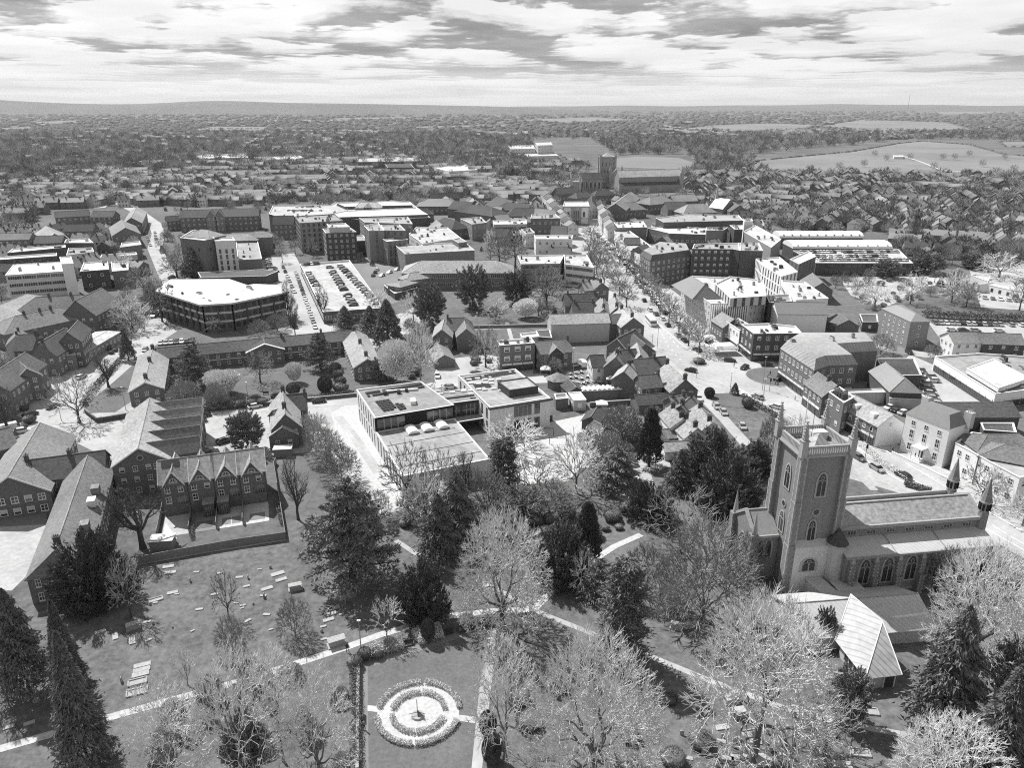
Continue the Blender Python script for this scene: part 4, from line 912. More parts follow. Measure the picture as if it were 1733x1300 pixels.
# white Georgian house
W0=Vector(P(1522,762)[:2]);W1=Vector(P(1593,792)[:2]); u=(W1-W0).normalized(); nb=Vector((-u.y,u.x)); nb=nb if nb.y>0 else -nb; Lw=(W1-W0).length
gp=[W0,W1,W1+nb*8.5,W0+nb*8.5]; 
t,g=flat('georgian_house','tall white stuccoed Georgian house with grey mansard and pillared porch','house',[(v.x,v.y) for v in gp],10.6,white,slate,0,mans=(1.9,13.3,slate),world=True)
an=math.atan2(-nb.y,-nb.x)
for k in range(3):
    for z_,h_,w_ in((1.2,2.0,1.1),(4.5,2.4,1.1),(8.0,1.3,1.1)):
        if k==1 and z_<2: continue
        p=W0+u*(Lw*(.2+.3*k)); win(t,'sash',p.x,p.y,z_,w_,h_,an)
    p=W0+u*(Lw*(.25+.22*k))+nb*1.1; o=link('skylight',wmesh('sky'),t.e,(p.x-t.o[0],p.y-t.o[1],11.1)); o.scale=(.8,1,1.5); o.rotation_euler=(R(-35),0,an+math.pi/2)
p=W0+u*Lw*.5-nb*1.2; m=MB(); m.box(p.x,p.y,3.3,3.0,2.5,.35,math.atan2(u.y,u.x)); m.box(p.x,p.y,0,3.2,2.7,.3,math.atan2(u.y,u.x))
for s in(-1.2,1.2): q_=p+u*s-nb*1.0; m.tube((q_.x,q_.y,.3),(q_.x,q_.y,3.3),.16,.14,8)
t.part('porch',m,white); q_=W0+u*Lw*.5; win(t,'door',q_.x,q_.y,.3,1.4,2.6,an,'door')
for v in(W1+nb*7.2,W0+nb*7.5): 
    m=MB(); m.box(v.x,v.y,9.5,1.9,1.6,4.2,math.atan2(u.y,u.x)); 
    for k in(-.5,0,.5): m.tube((v.x+k,v.y,13.7),(v.x+k,v.y,14.4),.16,.12,5)
    t.part('chimney',m,cream)
wall_line('garden_wall','low white wall in front of the Georgian house','wall',[(1508,772),(1560,797),(1590,812),(1622,826)],1.3,.3,white,white)
t,g=flat('white_terrace','long white stuccoed terrace stepping down to the right edge','terrace',[(1617,750),(1650,768),(1684,787),(1726,809),(1790,792),(1780,752),(1690,738),(1645,732)],7.4,white,felt,2,'sash',units=8,gap=3.0)
for r0,r1 in(((1700,752),(1745,760)),((1672,735),(1715,735))): H_('x','','',r0,r1,9.6,10,7.5,roof=tile,hip=(1,1),t=t,rn='hipped_roof',wn='attic_wall')
H_('dark_hall','long dark brick hall behind the Georgian house','hall',(1588,681),(1712,680.5),8.2,9,5.8,wall=brick_d,roof=tile_d,nf=1,st='dark',gap=4); flat('outbuilding','dark yard store with triangular pale gable by the white terrace','outbuilding',[(1660,716),(1665,728),(1720,732),(1715,716)],4.5,brick_d,tile_d,0)
H_('x2','','',(1,1),(2,2),1,1,1) if False else None
t,g=flat('showroom_roof_hall','white square raised roof standing on the showroom','roof hall',[(1636,624),(1690,657),(1742,640),(1681,608)],6.2,render,wroof,0,par=.1) if False else (None,None)
sh=bpy.data.objects['showroom']
class _W: pass
tt=_W(); tt.o=tuple(sh.location); tt.e=sh; tt.part=lambda *a,**k: T.part(tt,*a,**k)
flat('','','',[(1636,624),(1690,657),(1742,640),(1681,608)],6.4,render,wroof,0,par=.1,t=tt,wn='raised_wall',rn='raised_roof',z0=5)
t,g=H_('brick_shed','brick store with hipped pale-streaked roof in the back yard','store',(1499,613.5),(1530,641),8.2,9,5.2,wall=brick_d,roof=slate,hip=(0,.7))
flat('corrugated_shed','long corrugated-roof shed below the back yard store','shed',[(1419,660),(1427,666),(1500,664),(1494,658)],3.6,cream,lead,0,par=.1); flat('corrugated_shed','second corrugated-roof shed, striped pale, behind parked van','shed',[(1504,668),(1506,674),(1562,677),(1560,668)],3.2,cream,lead,0,par=.1)
t,g=flat('brick_office','square Georgian brick block with white cornice and low hipped roof','office',[(1492,522),(1541.3,544.8),(1574,544.3),(1532,520)],10.2,brick_l,tile,0,mans=(3.6,12.4,slate))
poly,cen,ro=g; facade(t,poly[0],poly[1],cen,.4,9.6,3,'sash',3.0,1.1,1.7,mar=3); facade(t,poly[1],poly[2],cen,.4,9.6,3,'small',7,.9,1.3)
H_('cottage','white gabled cottage row left of the plain brick pair by the car park','cottage',(1605,562),(1652,561.5),8.4,9,5.8,wall=render,roof=tile,nf=2,gap=3.4); H_('brick_house','plain brick pair of houses by the long car park','house',(1657,563),(1727,565),8.4,9,5.8,roof=tile,nf=2,gap=4.6,wall=brick_d)
H_('brick_house','two-part tiled house at the end of the white office street','house',(1375,462),(1392,478),9.5,10,6,roof=tile); H_('brick_house','small pitched brick store left of the square Georgian block','store',(1420,530),(1436,541),6.5,9,4,roof=tile); flat('brick_store','dark brick store with two white windows','store',[(1455,532),(1460,545),(1486,545),(1484,532)],4,brick_d,tile_d,1,'sky',gap=5)
flat('portable_office','pale cabin in the works yard, larger one','cabin',[(1655,481),(1672,482),(1716,492),(1714,484),(1680,478)],4,render,wroof,1,'dark',gap=5); flat('portable_office','pale cabin in the works yard, upper one','cabin',[(1643,466),(1672,476),(1676,468),(1650,464)],4,cream,memb,0)
# town hall
t,g=flat('town_hall','cream neoclassical town hall with three tall arched windows','town hall',[(953.5,349),(997.5,349),(995,341),(955,341)],13.2,white,memb,0)
poly,cen,ro=g; x0,x1=poly[0][0],poly[1][0]; yf=poly[0][1]
for f_ in(.42,.5,.58): 
    o=win(t,'lancet',x0+(x1-x0)*f_,yf,4.6,1.3,5.4,-math.pi/2)
    win(t,'door',x0+(x1-x0)*f_,yf,0,1.3,3.2,-math.pi/2,'door')
for f_ in(.2,.8): win(t,'dark',x0+(x1-x0)*f_,yf,5.4,1.6,3.6,-math.pi/2)
m=MB()
for f_ in(.0,.32,.38,.46,.54,.62,.68,1): m.box(x0+(x1-x0)*f_,yf-.25,0,.7,.5,12.6)
m.box((x0+x1)/2,yf-.3,12.4,x1-x0+1,.9,.7); m.box((x0+x1)/2,yf-.2,3.9,x1-x0+.4,.5,.35); t.part('pilaster',m,stone)
t,g=H_('clock_tower_house','half-timbered white gabled inn at the head of the market','inn',(1001,331),(1002,341),13,11,7,wall=render,roof=tile_d,nf=2,barge=True)
# rows at the head of the street
rr=random.Random(11)
for k in range(9):
    x=925+k*5.2; y=322+k*6.3; H_('shop','white-fronted shop in the row left of the town hall, '+['farthest','second','third','fourth','fifth','sixth','seventh','eighth','nearest'][k]+(' one' if k in(0,8) else ' along'),'shop',(x-3,y),(x+3,y+4),11,8,8.5,wall=render if k%2 else cream,roof=[tile,tile_d,slate][k%3],nf=2,gap=4,group='shop row left of the town hall')
for k in range(7):
    x=1013+k*3.4; y=338+k*6.5; H_('shop','tall narrow shop lining the market street right of the stalls, '+['farthest','second','third','fourth','fifth','sixth','nearest'][k]+(' one' if k in(0,6) else ' along'),'shop',(x+2,y),(x+6,y+5),11,8,8.5,wall=[cream,brick,render][k%3],roof=[tile_d,tile,slate][k%3],nf=2,gap=4,group='shop row right of the stalls')
# church hall with fleche
t,g=H_('chapel','stone chapel with ribbed pale roof and thin spirelet','chapel',(1213,334),(1236,337),15,15,8,wall=flint,roof=lead,nf=0); a,b,d,n,L,q,ro=g; m=MB(); m.box(a.x,a.y,13,2,2,4); m.cone(a.x,a.y,17,27,1.2,6); t.part('spirelet',m,stone)
BIG=[(1068,324,1042,344,14,16,9,tile),(1100,333,1120,331,13,18,8,tile),(1125,342,1160,341,13,14,8,tile_d),(1165,345,1190,344,13,16,7,tile_l),(1135,330,1175,328,12,12,7,tile_l),(1050,343,1075,342,12,14,7,tile),(1240,342,1252,347,12,14,7,tile),(1010,322,1030,321,12,10,8,tile_d),(940,318,968,316,14,11,9,tile_d),(975,326,992,324,13,10,9,tile_d)]
ON=['brown wide roof with long hip just right of the cathedral view','two-part brown roof behind the supermarket','dark roof with a small white-edged gable','pale low-sloped roof left of the chapel','long pale roof strip below the cathedral nave','brown roof with a bright dormer behind the store','tiled roof right of the chapel','dark roof below the cathedral transept','dark Georgian row under the cathedral east end','dark row between cathedral and gabled inn']
for k,(x0,y0,x1,y1,zr,w_,ze,rf) in enumerate(BIG): H_('town_house',ON[k],'house',(x0,y0),(x1,y1),zr,w_,ze,roof=rf,hip=(k%2,k%2),nf=1,gap=4)
DK=[(724,336,758,336,12,18,7,slate),(768,340,800,342,12,20,7,tile_d),(800,346,832,350,13,20,8,tile_d),(840,333,868,340,13,20,7,tile_d),(858,342,895,346,12,14,7,tile_d),(832,349,850,350,12,10,8,slate),(752,368,770,372,12,14,7,tile_d),(738,372,748,380,12,12,7,tile_l),(870,352,925,352,12,12,7,tile_d),(832,386,862,388,10,12,6,tile_d),(905,352,940,356,12,10,7,tile),(728,328,775,326,10,9,6,tile_d),(700,352,722,352,10,10,6,tile_d)]
DN=['hip-roofed hall with bright left end behind the shopping centre','broad dark roof right of the bright-ended hall','broad dark roof below the row of white gables','huge dark swept roof left of the shop row','dark long ridge behind the grey dormered office','slated block stacked on the long ridge','dark gabled house behind the white stepped block','pale-fronted gable beside the white stepped block','grey roof with three round dormers','dark roof between pale flat roofs and courtyard trees','brown roof touching the curving shop row','dark ridge with white dotted windows','small dark roof by the shopping centre corner']
for k,(x0,y0,x1,y1,zr,w_,ze,rf) in enumerate(DK): H_('town_house',DN[k],'house',(x0,y0),(x1,y1),zr,w_,ze,roof=rf,hip=((k+1)%2,(k+1)%2),nf=1 if k%3==0 else 0,gap=4)
# far warehouses and hospital
FW=[('warehouse','left white industrial shed among distant houses','warehouse',[(231,266),(235,270),(305,270),(302,264)],9,render,wroof,0),('warehouse','middle white industrial shed with stepped roof','warehouse',[(318,262),(340,268),(420,266),(416,259)],10,cream,wroof,0),('warehouse','right white industrial shed with saw-tooth roof','warehouse',[(430,266),(436,271),(515,267),(505,262)],9,cream,wroof,0),
('warehouse','white low retail roof behind the shopping centre','warehouse',[(735,284),(760,290),(808,287),(785,277)],8,render,wroof,0),('office_building','long low school beyond the tree belt','school',[(600,268),(605,274),(715,272),(705,264)],9,brick,memb,2),
('hospital','pale hospital slab left of the cathedral, longer wing','hospital',[(860,246),(865,252),(905,251),(902,245)],14,cream,memb,3),('hospital','pale hospital slab left of the cathedral, taller wing','hospital',[(906,241),(910,246),(935,245),(932,240)],20,cream,memb,4),('office_building','flat courts building before the hospital','office',[(858,258),(868,265),(945,263),(935,256)],6,cream,memb,0),
('office_building','dark low office in front of the warehouses','office',[(652,278),(656,283),(700,283),(695,277)],9,brick_d,tile_d,1),('museum','single white pavilion alone on the parkland','pavilion',[(1512,262),(1513,265),(1529,265),(1528,262)],4,render,wroof,0)]
for nm,lb,ct,pts,h_,wl,rf,nf in FW: flat(nm,lb,ct,pts,h_,wl,rf,nf,'dark',gap=7,units=0)
# cathedral
t=T('cathedral','distant long cathedral with square tower, pale nave roof and flagpole','cathedral',P(1040,316))
xa,ya,_=P(1015,318); xb,yb,_=P(1039.5,318); tw=xb-xa; tcx,tcy=(xa+xb)/2,ya+tw/2; th_=height_at((1027,318),265.5)
m=MB(); m.box(tcx,tcy,0,tw,tw,th_); 
for sx in(-1,1):
    for sy in(-1,1): m.box(tcx+sx*tw/2,tcy+sy*tw/2,0,2.2,2.2,th_+2.2)
t.part('tower',m,[flint_l]); m=MB(); m.box(tcx,tcy,th_-.8,tw+.8,tw+.8,1.6); m.box(tcx,tcy,th_*.62,tw+.7,tw+.7,.5); t.part('tower_parapet',m,stone)
m=MB(); m.box(tcx,tcy,th_+.8,tw*.6,tw*.6,3.4,0,0,.05); t.part('tower_cap',m,copper)
m=MB(); m.tube((tcx-tw*.18,tcy,th_+2),(tcx-tw*.18,tcy,th_+15),.22,.15,5); t.part('flagpole',m,white)
for r_,(z_,n_) in enumerate(((th_*.70,4),(th_*.5,5))):
    for k in range(n_): win(t,'lancet',tcx-tw/2+tw*(k+.5)/n_,tcy-tw/2,z_,1.5,4 if r_==0 else 2.6,-math.pi/2)
def cpx(x,y,z): return P(x,y,z)[:2]
a=cpx(1045,288.5,22);b=cpx(1150,286,22); gable('','','',a,b,22,13,16,wall=flint_l,roof=memb,world=True,t=t,rn='nave_roof',wn='nave_wall')
k0=Vector(a);k1=Vector(b)
for i in range(22): p=k0.lerp(k1,(i+.7)/22.5); win(t,'lancet',p.x,p.y-6.5,10.8,1.5,3.6,-math.pi/2)
m=MB(); m.prism([(a[0]+1,a[1]-12),(b[0]-1,b[1]-12),(b[0]-1,b[1]-6.3),(a[0]+1,a[1]-6.3)],0,7.8); t.part('aisle_wall',m,flint_l); m=MB(); m.add([(a[0]+1,a[1]-12.4,7.7),(b[0]-1,b[1]-12.4,7.7),(b[0]-1,b[1]-6.4,10.6),(a[0]+1,a[1]-6.4,10.6)],[(0,1,2,3)]); t.part('aisle_roof',m,tile_d)
a2=cpx(982,293,19);b2=cpx(1016,292,19); gable('','','',a2,b2,19,12,13.5,wall=flint_l,roof=tile_d,world=True,t=t,rn='choir_roof',wn='choir_wall')
for i in range(5): win(t,'lancet',a2[0]+(b2[0]-a2[0])*(i+.5)/5,a2[1]-6,4,2.2,7,-math.pi/2)
m=MB(); m.prism([(a2[0]-9,a2[1]-6),(a2[0]-.5,a2[1]-6),(a2[0]-.5,a2[1]+6),(a2[0]-9,a2[1]+6)],0,11); t.part('lady_chapel',m,flint_l); m=MB()
for dx_ in(-9,-.5):
    for dy_ in(-6,6): m.box(a2[0]+dx_,a2[1]+dy_,0,1.8,1.8,15); m.cone(a2[0]+dx_,a2[1]+dy_,15,19,.9,6)
t.part('pinnacle',m,stone)
c0=(tcx+tw*.5,tcy-tw*.2);c1=(tcx+tw*.5,tcy-tw*.5-9.5); gable('','','',c0,c1,21,12,14,wall=flint_l,roof=lead,world=True,t=t,rn='transept_roof',wn='transept_wall',barge=True); win(t,'round',c1[0],c1[1],6,7,7,-math.pi/2)
m=MB()
for s in(-6,6): m.tube((c1[0]+s,c1[1],0),(c1[0]+s,c1[1],19.5),1.5,1.4,8); m.cone(c1[0]+s,c1[1],19.5,25,1.7,8)
t.part('turret',m,flint_l)
m=MB(); 
for dy_ in(-8,8): m.box(b[0]+1,b[1]+dy_,0,4,4,19); m.cone(b[0]+1,b[1]+dy_,19,24,1.8,4)
m.box(b[0]+1,b[1],0,3,16,15); t.part('west_front',m,stone); occ_seg(a2,b,16)
t,g=H_('villa','tile-roofed villa with half-hipped front and garden garage left of the shops','villa',(757,538),(786,537),9.5,10,6,roof=tile_d,nf=2,hip=(.2,.6),ch=(.02,),gap=3)
H_('x','','',(752,540),(748,556),8.6,7,5.6,roof=tile_l,t=t,nf=2,rn='cross_roof',wn='cross_wall',barge=True); H_('x','','',(785,540),(789,556),8.6,7,5.6,roof=tile,t=t,rn='cross_roof',wn='cross_wall')
H_('pitched_store','small brick store with pale pitched roof above the playground lot','store',(742,582),(752,600),5.0,7,3,roof=tile_l)
# ================================================================ PARISH CHURCH
HT=height_at((1335,1000),775)
hx,hy,_=P(1358,775,HT); Fc=Vector((hx,hy)); Rc=Vector(P(1440,769.5,HT)[:2]); Lc=Vector(P(1320,743,HT)[:2])
ex=(Rc-Fc).normalized(); ey=Vector((-ex.y,ex.x)); W=(Rc-Fc).length; D=max(W,abs((Lc-Fc).dot(ey)))
yw=math.atan2(ex.y,ex.x)
def cw(x,y,z=0): p=Fc+ex*x+ey*y; return (p.x,p.y,z)      # church frame: x along nave, y away from viewer
def cbox(m,x0,x1,y0,y1,z0,z1,mi=0,taper=1): p=Fc+ex*((x0+x1)/2)+ey*((y0+y1)/2); m.box(p.x,p.y,z0,x1-x0,y1-y0,z1-z0,yw,mi,taper)
AN=yw-math.pi/2; AL=yw+math.pi
t=T('parish_church','flint church with tall pinnacled tower and long lead-roofed nave','church',cw(W/2,D/2))
m=MB(); cbox(m,.5,W-.5,.5,D-.5,0,HT); t.part('tower',m,flint)
for cx_,cy_ in((0,0),(W,0),(0,D),(W,D)):
    m=MB()
    sx=-1 if cx_==0 else 1; sy=-1 if cy_==0 else 1
    for z0,z1,e in((0,HT*.36,1.25),(HT*.36,HT*.68,.9),(HT*.68,HT+.2,.62)):
        cbox(m,min(cx_-sx*.55,cx_+sx*e),max(cx_-sx*.55,cx_+sx*e),cy_-.55 if sy>0 else cy_-.0,cy_+.0 if sy>0 else cy_+.55,z0,z1,0) if False else None
        x0_,x1_=sorted((cx_-sx*1.0,cx_+sx*(e*.45))); y0_,y1_=sorted((cy_-sy*1.0,cy_+sy*(e*.45))); cbox(m,x0_,x1_,y0_,y1_,z0,z1)
        n_=int((z1-z0)/.75)
        for k in range(n_):
            g=.03; ww=.34 if k%2 else .2; zz0=z0+(z1-z0)*k/n_
            for (qx,qy) in((x0_,y0_),(x1_,y0_),(x0_,y1_)):
                ax=(qx-g,qx+ww) if qx==x0_ else (qx-ww,qx+g); ay=(qy-g,qy+ww) if qy==y0_ else (qy-ww,qy+g); cbox(m,*ax,*ay,zz0,zz0+(z1-z0)/n_*.98,1)
    t.part('corner_buttress',m,[flint,stone])
m=MB(); cbox(m,-.2,W+.2,-.2,0.4,HT-.1,HT+.25); cbox(m,-.2,.4,.4,D-.2,HT-.1,HT+.25)
cbox(m,W-.4,W+.2,.4,D-.2,HT-.1,HT+.25); cbox(m,-.2,W+.2,D-.2,D+.2,HT-.1,HT+.25)
PH=2.0
for (x0,x1,y0,y1) in((0,W,-.05,.3),(0,W,D-.3,D+.05),(-.05,.3,.3,D-.3),(W-.3,W+.05,.3,D-.3)):
    cbox(m,x0,x1,y0,y1,HT+.25,HT+.6); cbox(m,x0,x1,y0,y1,HT+PH-.3,HT+PH)
    L_=max(x1-x0,y1-y0); n_=int(L_/.42)
    for k in range(n_):
        c=(k+.5)*L_/n_
        if x1-x0>y1-y0: cbox(m,x0+c-.13,x0+c+.13,y0+.05,y1-.05,HT+.6,HT+PH-.3)
        else: cbox(m,x0+.05,x1-.05,y0+c-.13,y0+c+.13,HT+.6,HT+PH-.3)
t.part('parapet',m,stone)
for cx_,cy_ in((0,0),(W,0),(0,D),(W,D)):
    m=MB(); cbox(m,cx_-.55,cx_+.55,cy_-.55,cy_+.55,HT+.1,HT+PH+1.2); cbox(m,cx_-.68,cx_+.68,cy_-.68,cy_+.68,HT+PH+1.2,HT+PH+1.4)
    cbox(m,cx_-.45,cx_+.45,cy_-.45,cy_+.45,HT+PH+1.4,HT+PH+4.6,0,.12)
    for k in range(5):
        z_=HT+PH+1.7+k*.6; r=.5*(1-k*.17)
        for q in((r,0),(-r,0),(0,r),(0,-r)): cbox(m,cx_+q[0]-.12,cx_+q[0]+.12,cy_+q[1]-.12,cy_+q[1]+.12,z_,z_+.2)
    cbox(m,cx_-.2,cx_+.2,cy_-.2,cy_+.2,HT+PH+4.6,HT+PH+4.9); t.part('pinnacle',m,stone)
m=MB(); cbox(m,.9,W-.9,.9,D-.9,HT-.4,HT-.15); t.part('tower_deck',m,lead)
m=MB(); cbox(m,W*.25,W*.8,D*.12,D*.68,HT-.1,HT+2.7,0,.05); t.part('tower_cap',m,copper)
m=MB(); cbox(m,W*.6,W*.92,D*.72,D*.9,HT,HT+1.5); t.part('roof_hatch',m,wroof)
m=MB(); a=cw(W*.38,D*.72,HT+.2); m.tube(a,(a[0],a[1],HT+9.5),.11,.07,8); t.part('flagpole',m,white)
m=MB(); a=cw(W*.55,D*.7,HT+.2); m.tube(a,(a[0],a[1],HT+6.5),.06,.04,6); t.part('lightning_rod',m,metal_d)
def cwin(st,x,y,z0,w_,h,an,name='window'): p=cw(x,y); return win(t,st,p[0],p[1],z0,w_,h,an,name)
cwin('gothic',W*.52,.45,HT*.70,1.7,HT*.17,AN); cwin('round',W*.5,.45,HT*.555,1.7,1.7,AN); cwin('gothic',W*.46,.45,HT*.37,1.5,HT*.155,AN); cwin('gothic',W*.46,.45,HT*.14,2.4,2.2,AN)
cwin('gothic',.45,D*.5,HT*.70,1.7,HT*.17,AL); cwin('round',.45,D*.5,HT*.555,1.5,1.5,AL); cwin('gothic',.45,D*.5,HT*.37,1.6,HT*.15,AL)
# nave and aisle to the right of the tower
def rel(px,py,z): v=Vector(P(px,py,z)[:2])-Fc; return v.dot(ex),v.dot(ey)
NX1=rel(1644,841,14.4)[0]; ywall=(rel(1424,892,12.0)[1]+rel(1653,877,12.0)[1])/2; NE=4.4; yn=ywall+NE; zr=14.4; ze=12.0
def rp(m,pts,fs,mi=0): m.add([cw(*p) for p in pts],fs,mi)
m=MB(); rp(m,[(W-.4,yn-NE,0),(NX1,yn-NE,0),(NX1,yn+NE,0),(W-.4,yn+NE,0),(W-.4,yn-NE,ze),(NX1,yn-NE,ze),(NX1,yn+NE,ze),(W-.4,yn+NE,ze),(NX1,yn,zr-.1),(W-.4,yn,zr-.1)],[(0,1,5,4),(1,2,6,8,5),(2,3,7,6),(0,4,9,7,3)]); t.part('nave_wall',m,flint)
m=MB(); o=.3; rp(m,[(W-.3,yn,zr),(NX1-.2,yn,zr),(NX1-.2,yn-NE-o,ze-.1),(W-.3,yn-NE-o,ze-.1),(W-.3,yn+NE+o,ze-.1),(NX1-.2,yn+NE+o,ze-.1)],[(0,1,2,3),(1,0,4,5)]); t.part('nave_roof',m,tile_l)
m=MB(); cbox(m,W,NX1+.3,yn-NE-.5,yn-NE-.1,ze-.35,ze+.3); cbox(m,W,NX1+.3,yn+NE+.1,yn+NE+.5,ze-.35,ze+.9); cbox(m,NX1-.1,NX1+.35,yn-NE-.2,yn+NE+.2,ze-.3,ze+.3); cbox(m,W,NX1,yn-.15,yn+.15,zr-.05,zr+.15); t.part('nave_parapet',m,stone)
# gable copings
m=MB()
for s in(-1,1): rp(m,[(NX1-.2,yn,zr+.35),(NX1+.3,yn,zr+.35),(NX1+.3,yn+s*(NE+.3),ze+.2),(NX1-.2,yn+s*(NE+.3),ze+.2),(NX1-.2,yn,zr-.1),(NX1+.3,yn,zr-.1),(NX1+.3,yn+s*(NE+.3),ze-.3),(NX1-.2,yn+s*(NE+.3),ze-.3)],[(0,1,2,3),(0,3,7,4),(1,2,6,5)])
t.part('gable_coping',m,stone)
az0=8.6; az1=9.8; AY=(rel(1434,941.6,az0)[1]+rel(1696,923,az0)[1])/2
m=MB(); rp(m,[(W+.5,AY,0),(NX1+.6,AY,0),(NX1+.6,yn-NE,0),(W+.5,yn-NE,0),(W+.5,AY,az0),(NX1+.6,AY,az0),(NX1+.6,yn-NE,az1),(W+.5,yn-NE,az1)],[(0,1,5,4),(1,2,6,5),(3,0,4,7)]); t.part('aisle_wall',m,flint)
m=MB(); rp(m,[(W+.2,AY-.35,az0+.02),(NX1+.5,AY-.35,az0+.02),(NX1+.5,yn-NE-.02,az1+.1),(W+.2,yn-NE-.02,az1+.1)],[(0,1,2,3)]); t.part('aisle_roof',m,lead)
m=MB(); n_=6
for k in range(1,3): rp(m,[(W+(NX1-W)*k/3,AY-.3,az0+.15),(W+(NX1-W)*k/3+.2,AY-.3,az0+.15),(W+(NX1-W)*k/3+.2,yn-NE,az1+.25),(W+(NX1-W)*k/3,yn-NE,az1+.25)],[(0,1,2,3)])
cbox(m,W+.1,NX1+.9,AY-.6,AY-.3,az0-.3,az0+.12); t.part('aisle_gutter',m,metal)
NB=6; sp=(NX1-W-2)/NB
for k in range(NB):
    x=W+2+sp*(k+.5); cwin('gothic',x,AY,2.6,2.0,5.2,AN)
for k in range(7): x=W+1.6+(NX1-W-2.4)*(k+.5)/7; cwin('clere',x,yn-NE,10.25,1.9,.95,AN)
for k in range(NB+1):
    x=W+1.4+sp*k*1.0; m=MB(); cbox(m,x-.45,x+.45,AY-1.3,AY,0,4.2); cbox(m,x-.4,x+.4,AY-.85,AY,4.2,7.6); cbox(m,x-.4,x+.4,AY-.85,AY-.02,7.6,8.5,1,.5)
    for j in range(10):
        for s in(-1,1): cbox(m,x+s*.36-.14,x+s*.36+.14,AY-1.34+(.45 if j>5 else 0),AY-1.1+(.45 if j>5 else 0),.35+j*.7,.7+j*.7,1)
    t.part('buttress',m,[flint,stone])
m=MB(); cbox(m,W+.4,NX1+.8,AY-.12,AY,.7,.9); t.part('plinth',m,stone)
# east turrets
for yy,nm in((yn-NE,'front'),(yn+NE,'rear')):
    X,Y,_=cw(NX1+.2,yy); m=MB(); m.tube((X,Y,0),(X,Y,ze+1.2),1.0,.95,8); m.tube((X,Y,ze+1.2),(X,Y,ze+3.2),.85,.85,8,1); m.tube((X,Y,ze+3.2),(X,Y,ze+3.45),1.15,1.15,8,1); m.cone(X,Y,ze+3.45,ze+8.2,1.05,8,2)
    for k in range(8): a_=R(45*k); m.box(X+math.cos(a_)*.9,Y+math.sin(a_)*.9,ze+1.6,.35,.35,1.3,a_,3)
    t.part('turret',m,[flint,stone,tile,dark])
m=MB(); cbox(m,NX1+.6,NX1+6,AY+1.5,AY+2.1,0,3.2); cbox(m,NX1+.6,NX1+1.6,AY-.6,AY+.9,0,4); t.part('end_buttress',m,[flint])
# low chancel arm left of the tower
cx0=rel(1262,862,12.6)[0]; cyn=rel(1290,861,12.6)[1]; CE=4.2; AZ=9.4; BZ=12.6
m=MB(); rp(m,[(cx0,cyn-CE,0),(0.4,cyn-CE,0),(0.4,cyn+CE,0),(cx0,cyn+CE,0),(cx0,cyn-CE,AZ),(.4,cyn-CE,AZ),(.4,cyn+CE,AZ),(cx0,cyn+CE,AZ),(cx0,cyn,BZ-.1),(.4,cyn,BZ-.1)],[(0,1,5,4),(2,3,7,6),(0,4,8,7,3)]); t.part('west_wall',m,flint)
m=MB(); rp(m,[(cx0+.2,cyn,BZ),(.3,cyn,BZ),(.3,cyn-CE-.3,AZ-.1),(cx0+.2,cyn-CE-.3,AZ-.1),(cx0+.2,cyn+CE+.3,AZ-.1),(.3,cyn+CE+.3,AZ-.1)],[(0,1,2,3),(1,0,4,5)]); t.part('west_roof',m,slate)
m=MB(); cbox(m,cx0,.2,cyn-CE-.5,cyn-CE-.2,AZ-.4,AZ+.15); cbox(m,cx0,.2,cyn-.12,cyn+.12,BZ-.05,BZ+.15)
for s in(-1,1): rp(m,[(cx0-.25,cyn,BZ+.5),(cx0+.3,cyn,BZ+.5),(cx0+.3,cyn+s*(CE+.3),AZ+.3),(cx0-.25,cyn+s*(CE+.3),AZ+.3),(cx0-.25,cyn,BZ-.2),(cx0+.3,cyn,BZ-.2),(cx0+.3,cyn+s*(CE+.3),AZ-.3),(cx0-.25,cyn+s*(CE+.3),AZ-.3)],[(0,1,2,3),(0,3,7,4),(1,2,6,5)])
t.part('west_coping',m,stone)
for yy in(cyn-CE,cyn+CE):
    X,Y,_=cw(cx0,yy); m=MB(); cbox(m,cx0-.8,cx0+.6,yy-.7,yy+.7,0,9.8); m.cone(X,Y,9.8,14.8,.6,8,1); 
    for k in range(10): cbox(m,cx0-.84,cx0-.45 if k%2 else cx0-.6,yy-.74,yy-.4,k*.85,k*.85+.8,1)
    t.part('pinnacle',m,[flint,stone])
for f_ in(.33,.68): cwin('lancet',cx0*(1-f_),cyn-CE,4.6,1.15,3.8,AN)
p=cw(cx0,cyn); win(t,'gothic',p[0],p[1],3,2.6,4.6,AL)
# stair turret and low annexe
X,Y,_=cw(W-.2,-.9); m=MB(); m.tube((X,Y,0),(X,Y,10.2),1.75,1.6,12); t.part('stair_turret',m,cream); m=MB(); m.cone(X,Y,10.2,13.2,2.0,12,0,.05); m.tube((X,Y,10.05),(X,Y,10.3),2.0,2.0,12,1); t.part('turret_roof',m,[tile_d,stone])
m=MB(); cbox(m,.8,W-1.3,-.9,.4,0,9.6); rp(m,[(.8,-.9,9.6),(W-1.3,-.9,9.6),(W-1.3,.5,10.4),(.8,.5,10.4)],[(0,1,2,3)]); t.part('porch_block',m,[cream])
cwin('gothic',W*.42,-.92,4.6,2.6,2.6,AN)
m=MB(); cbox(m,W-1.4,W+3.2,-5.6,-2.6,0,2.9); t.part('vestry_wall',m,flint); m=MB(); cbox(m,W-1.6,W+3.4,-5.8,-2.4,2.9,3.15); t.part('vestry_roof',m,lead)
occ_seg(cw(cx0,cyn),cw(NX1,yn),9)
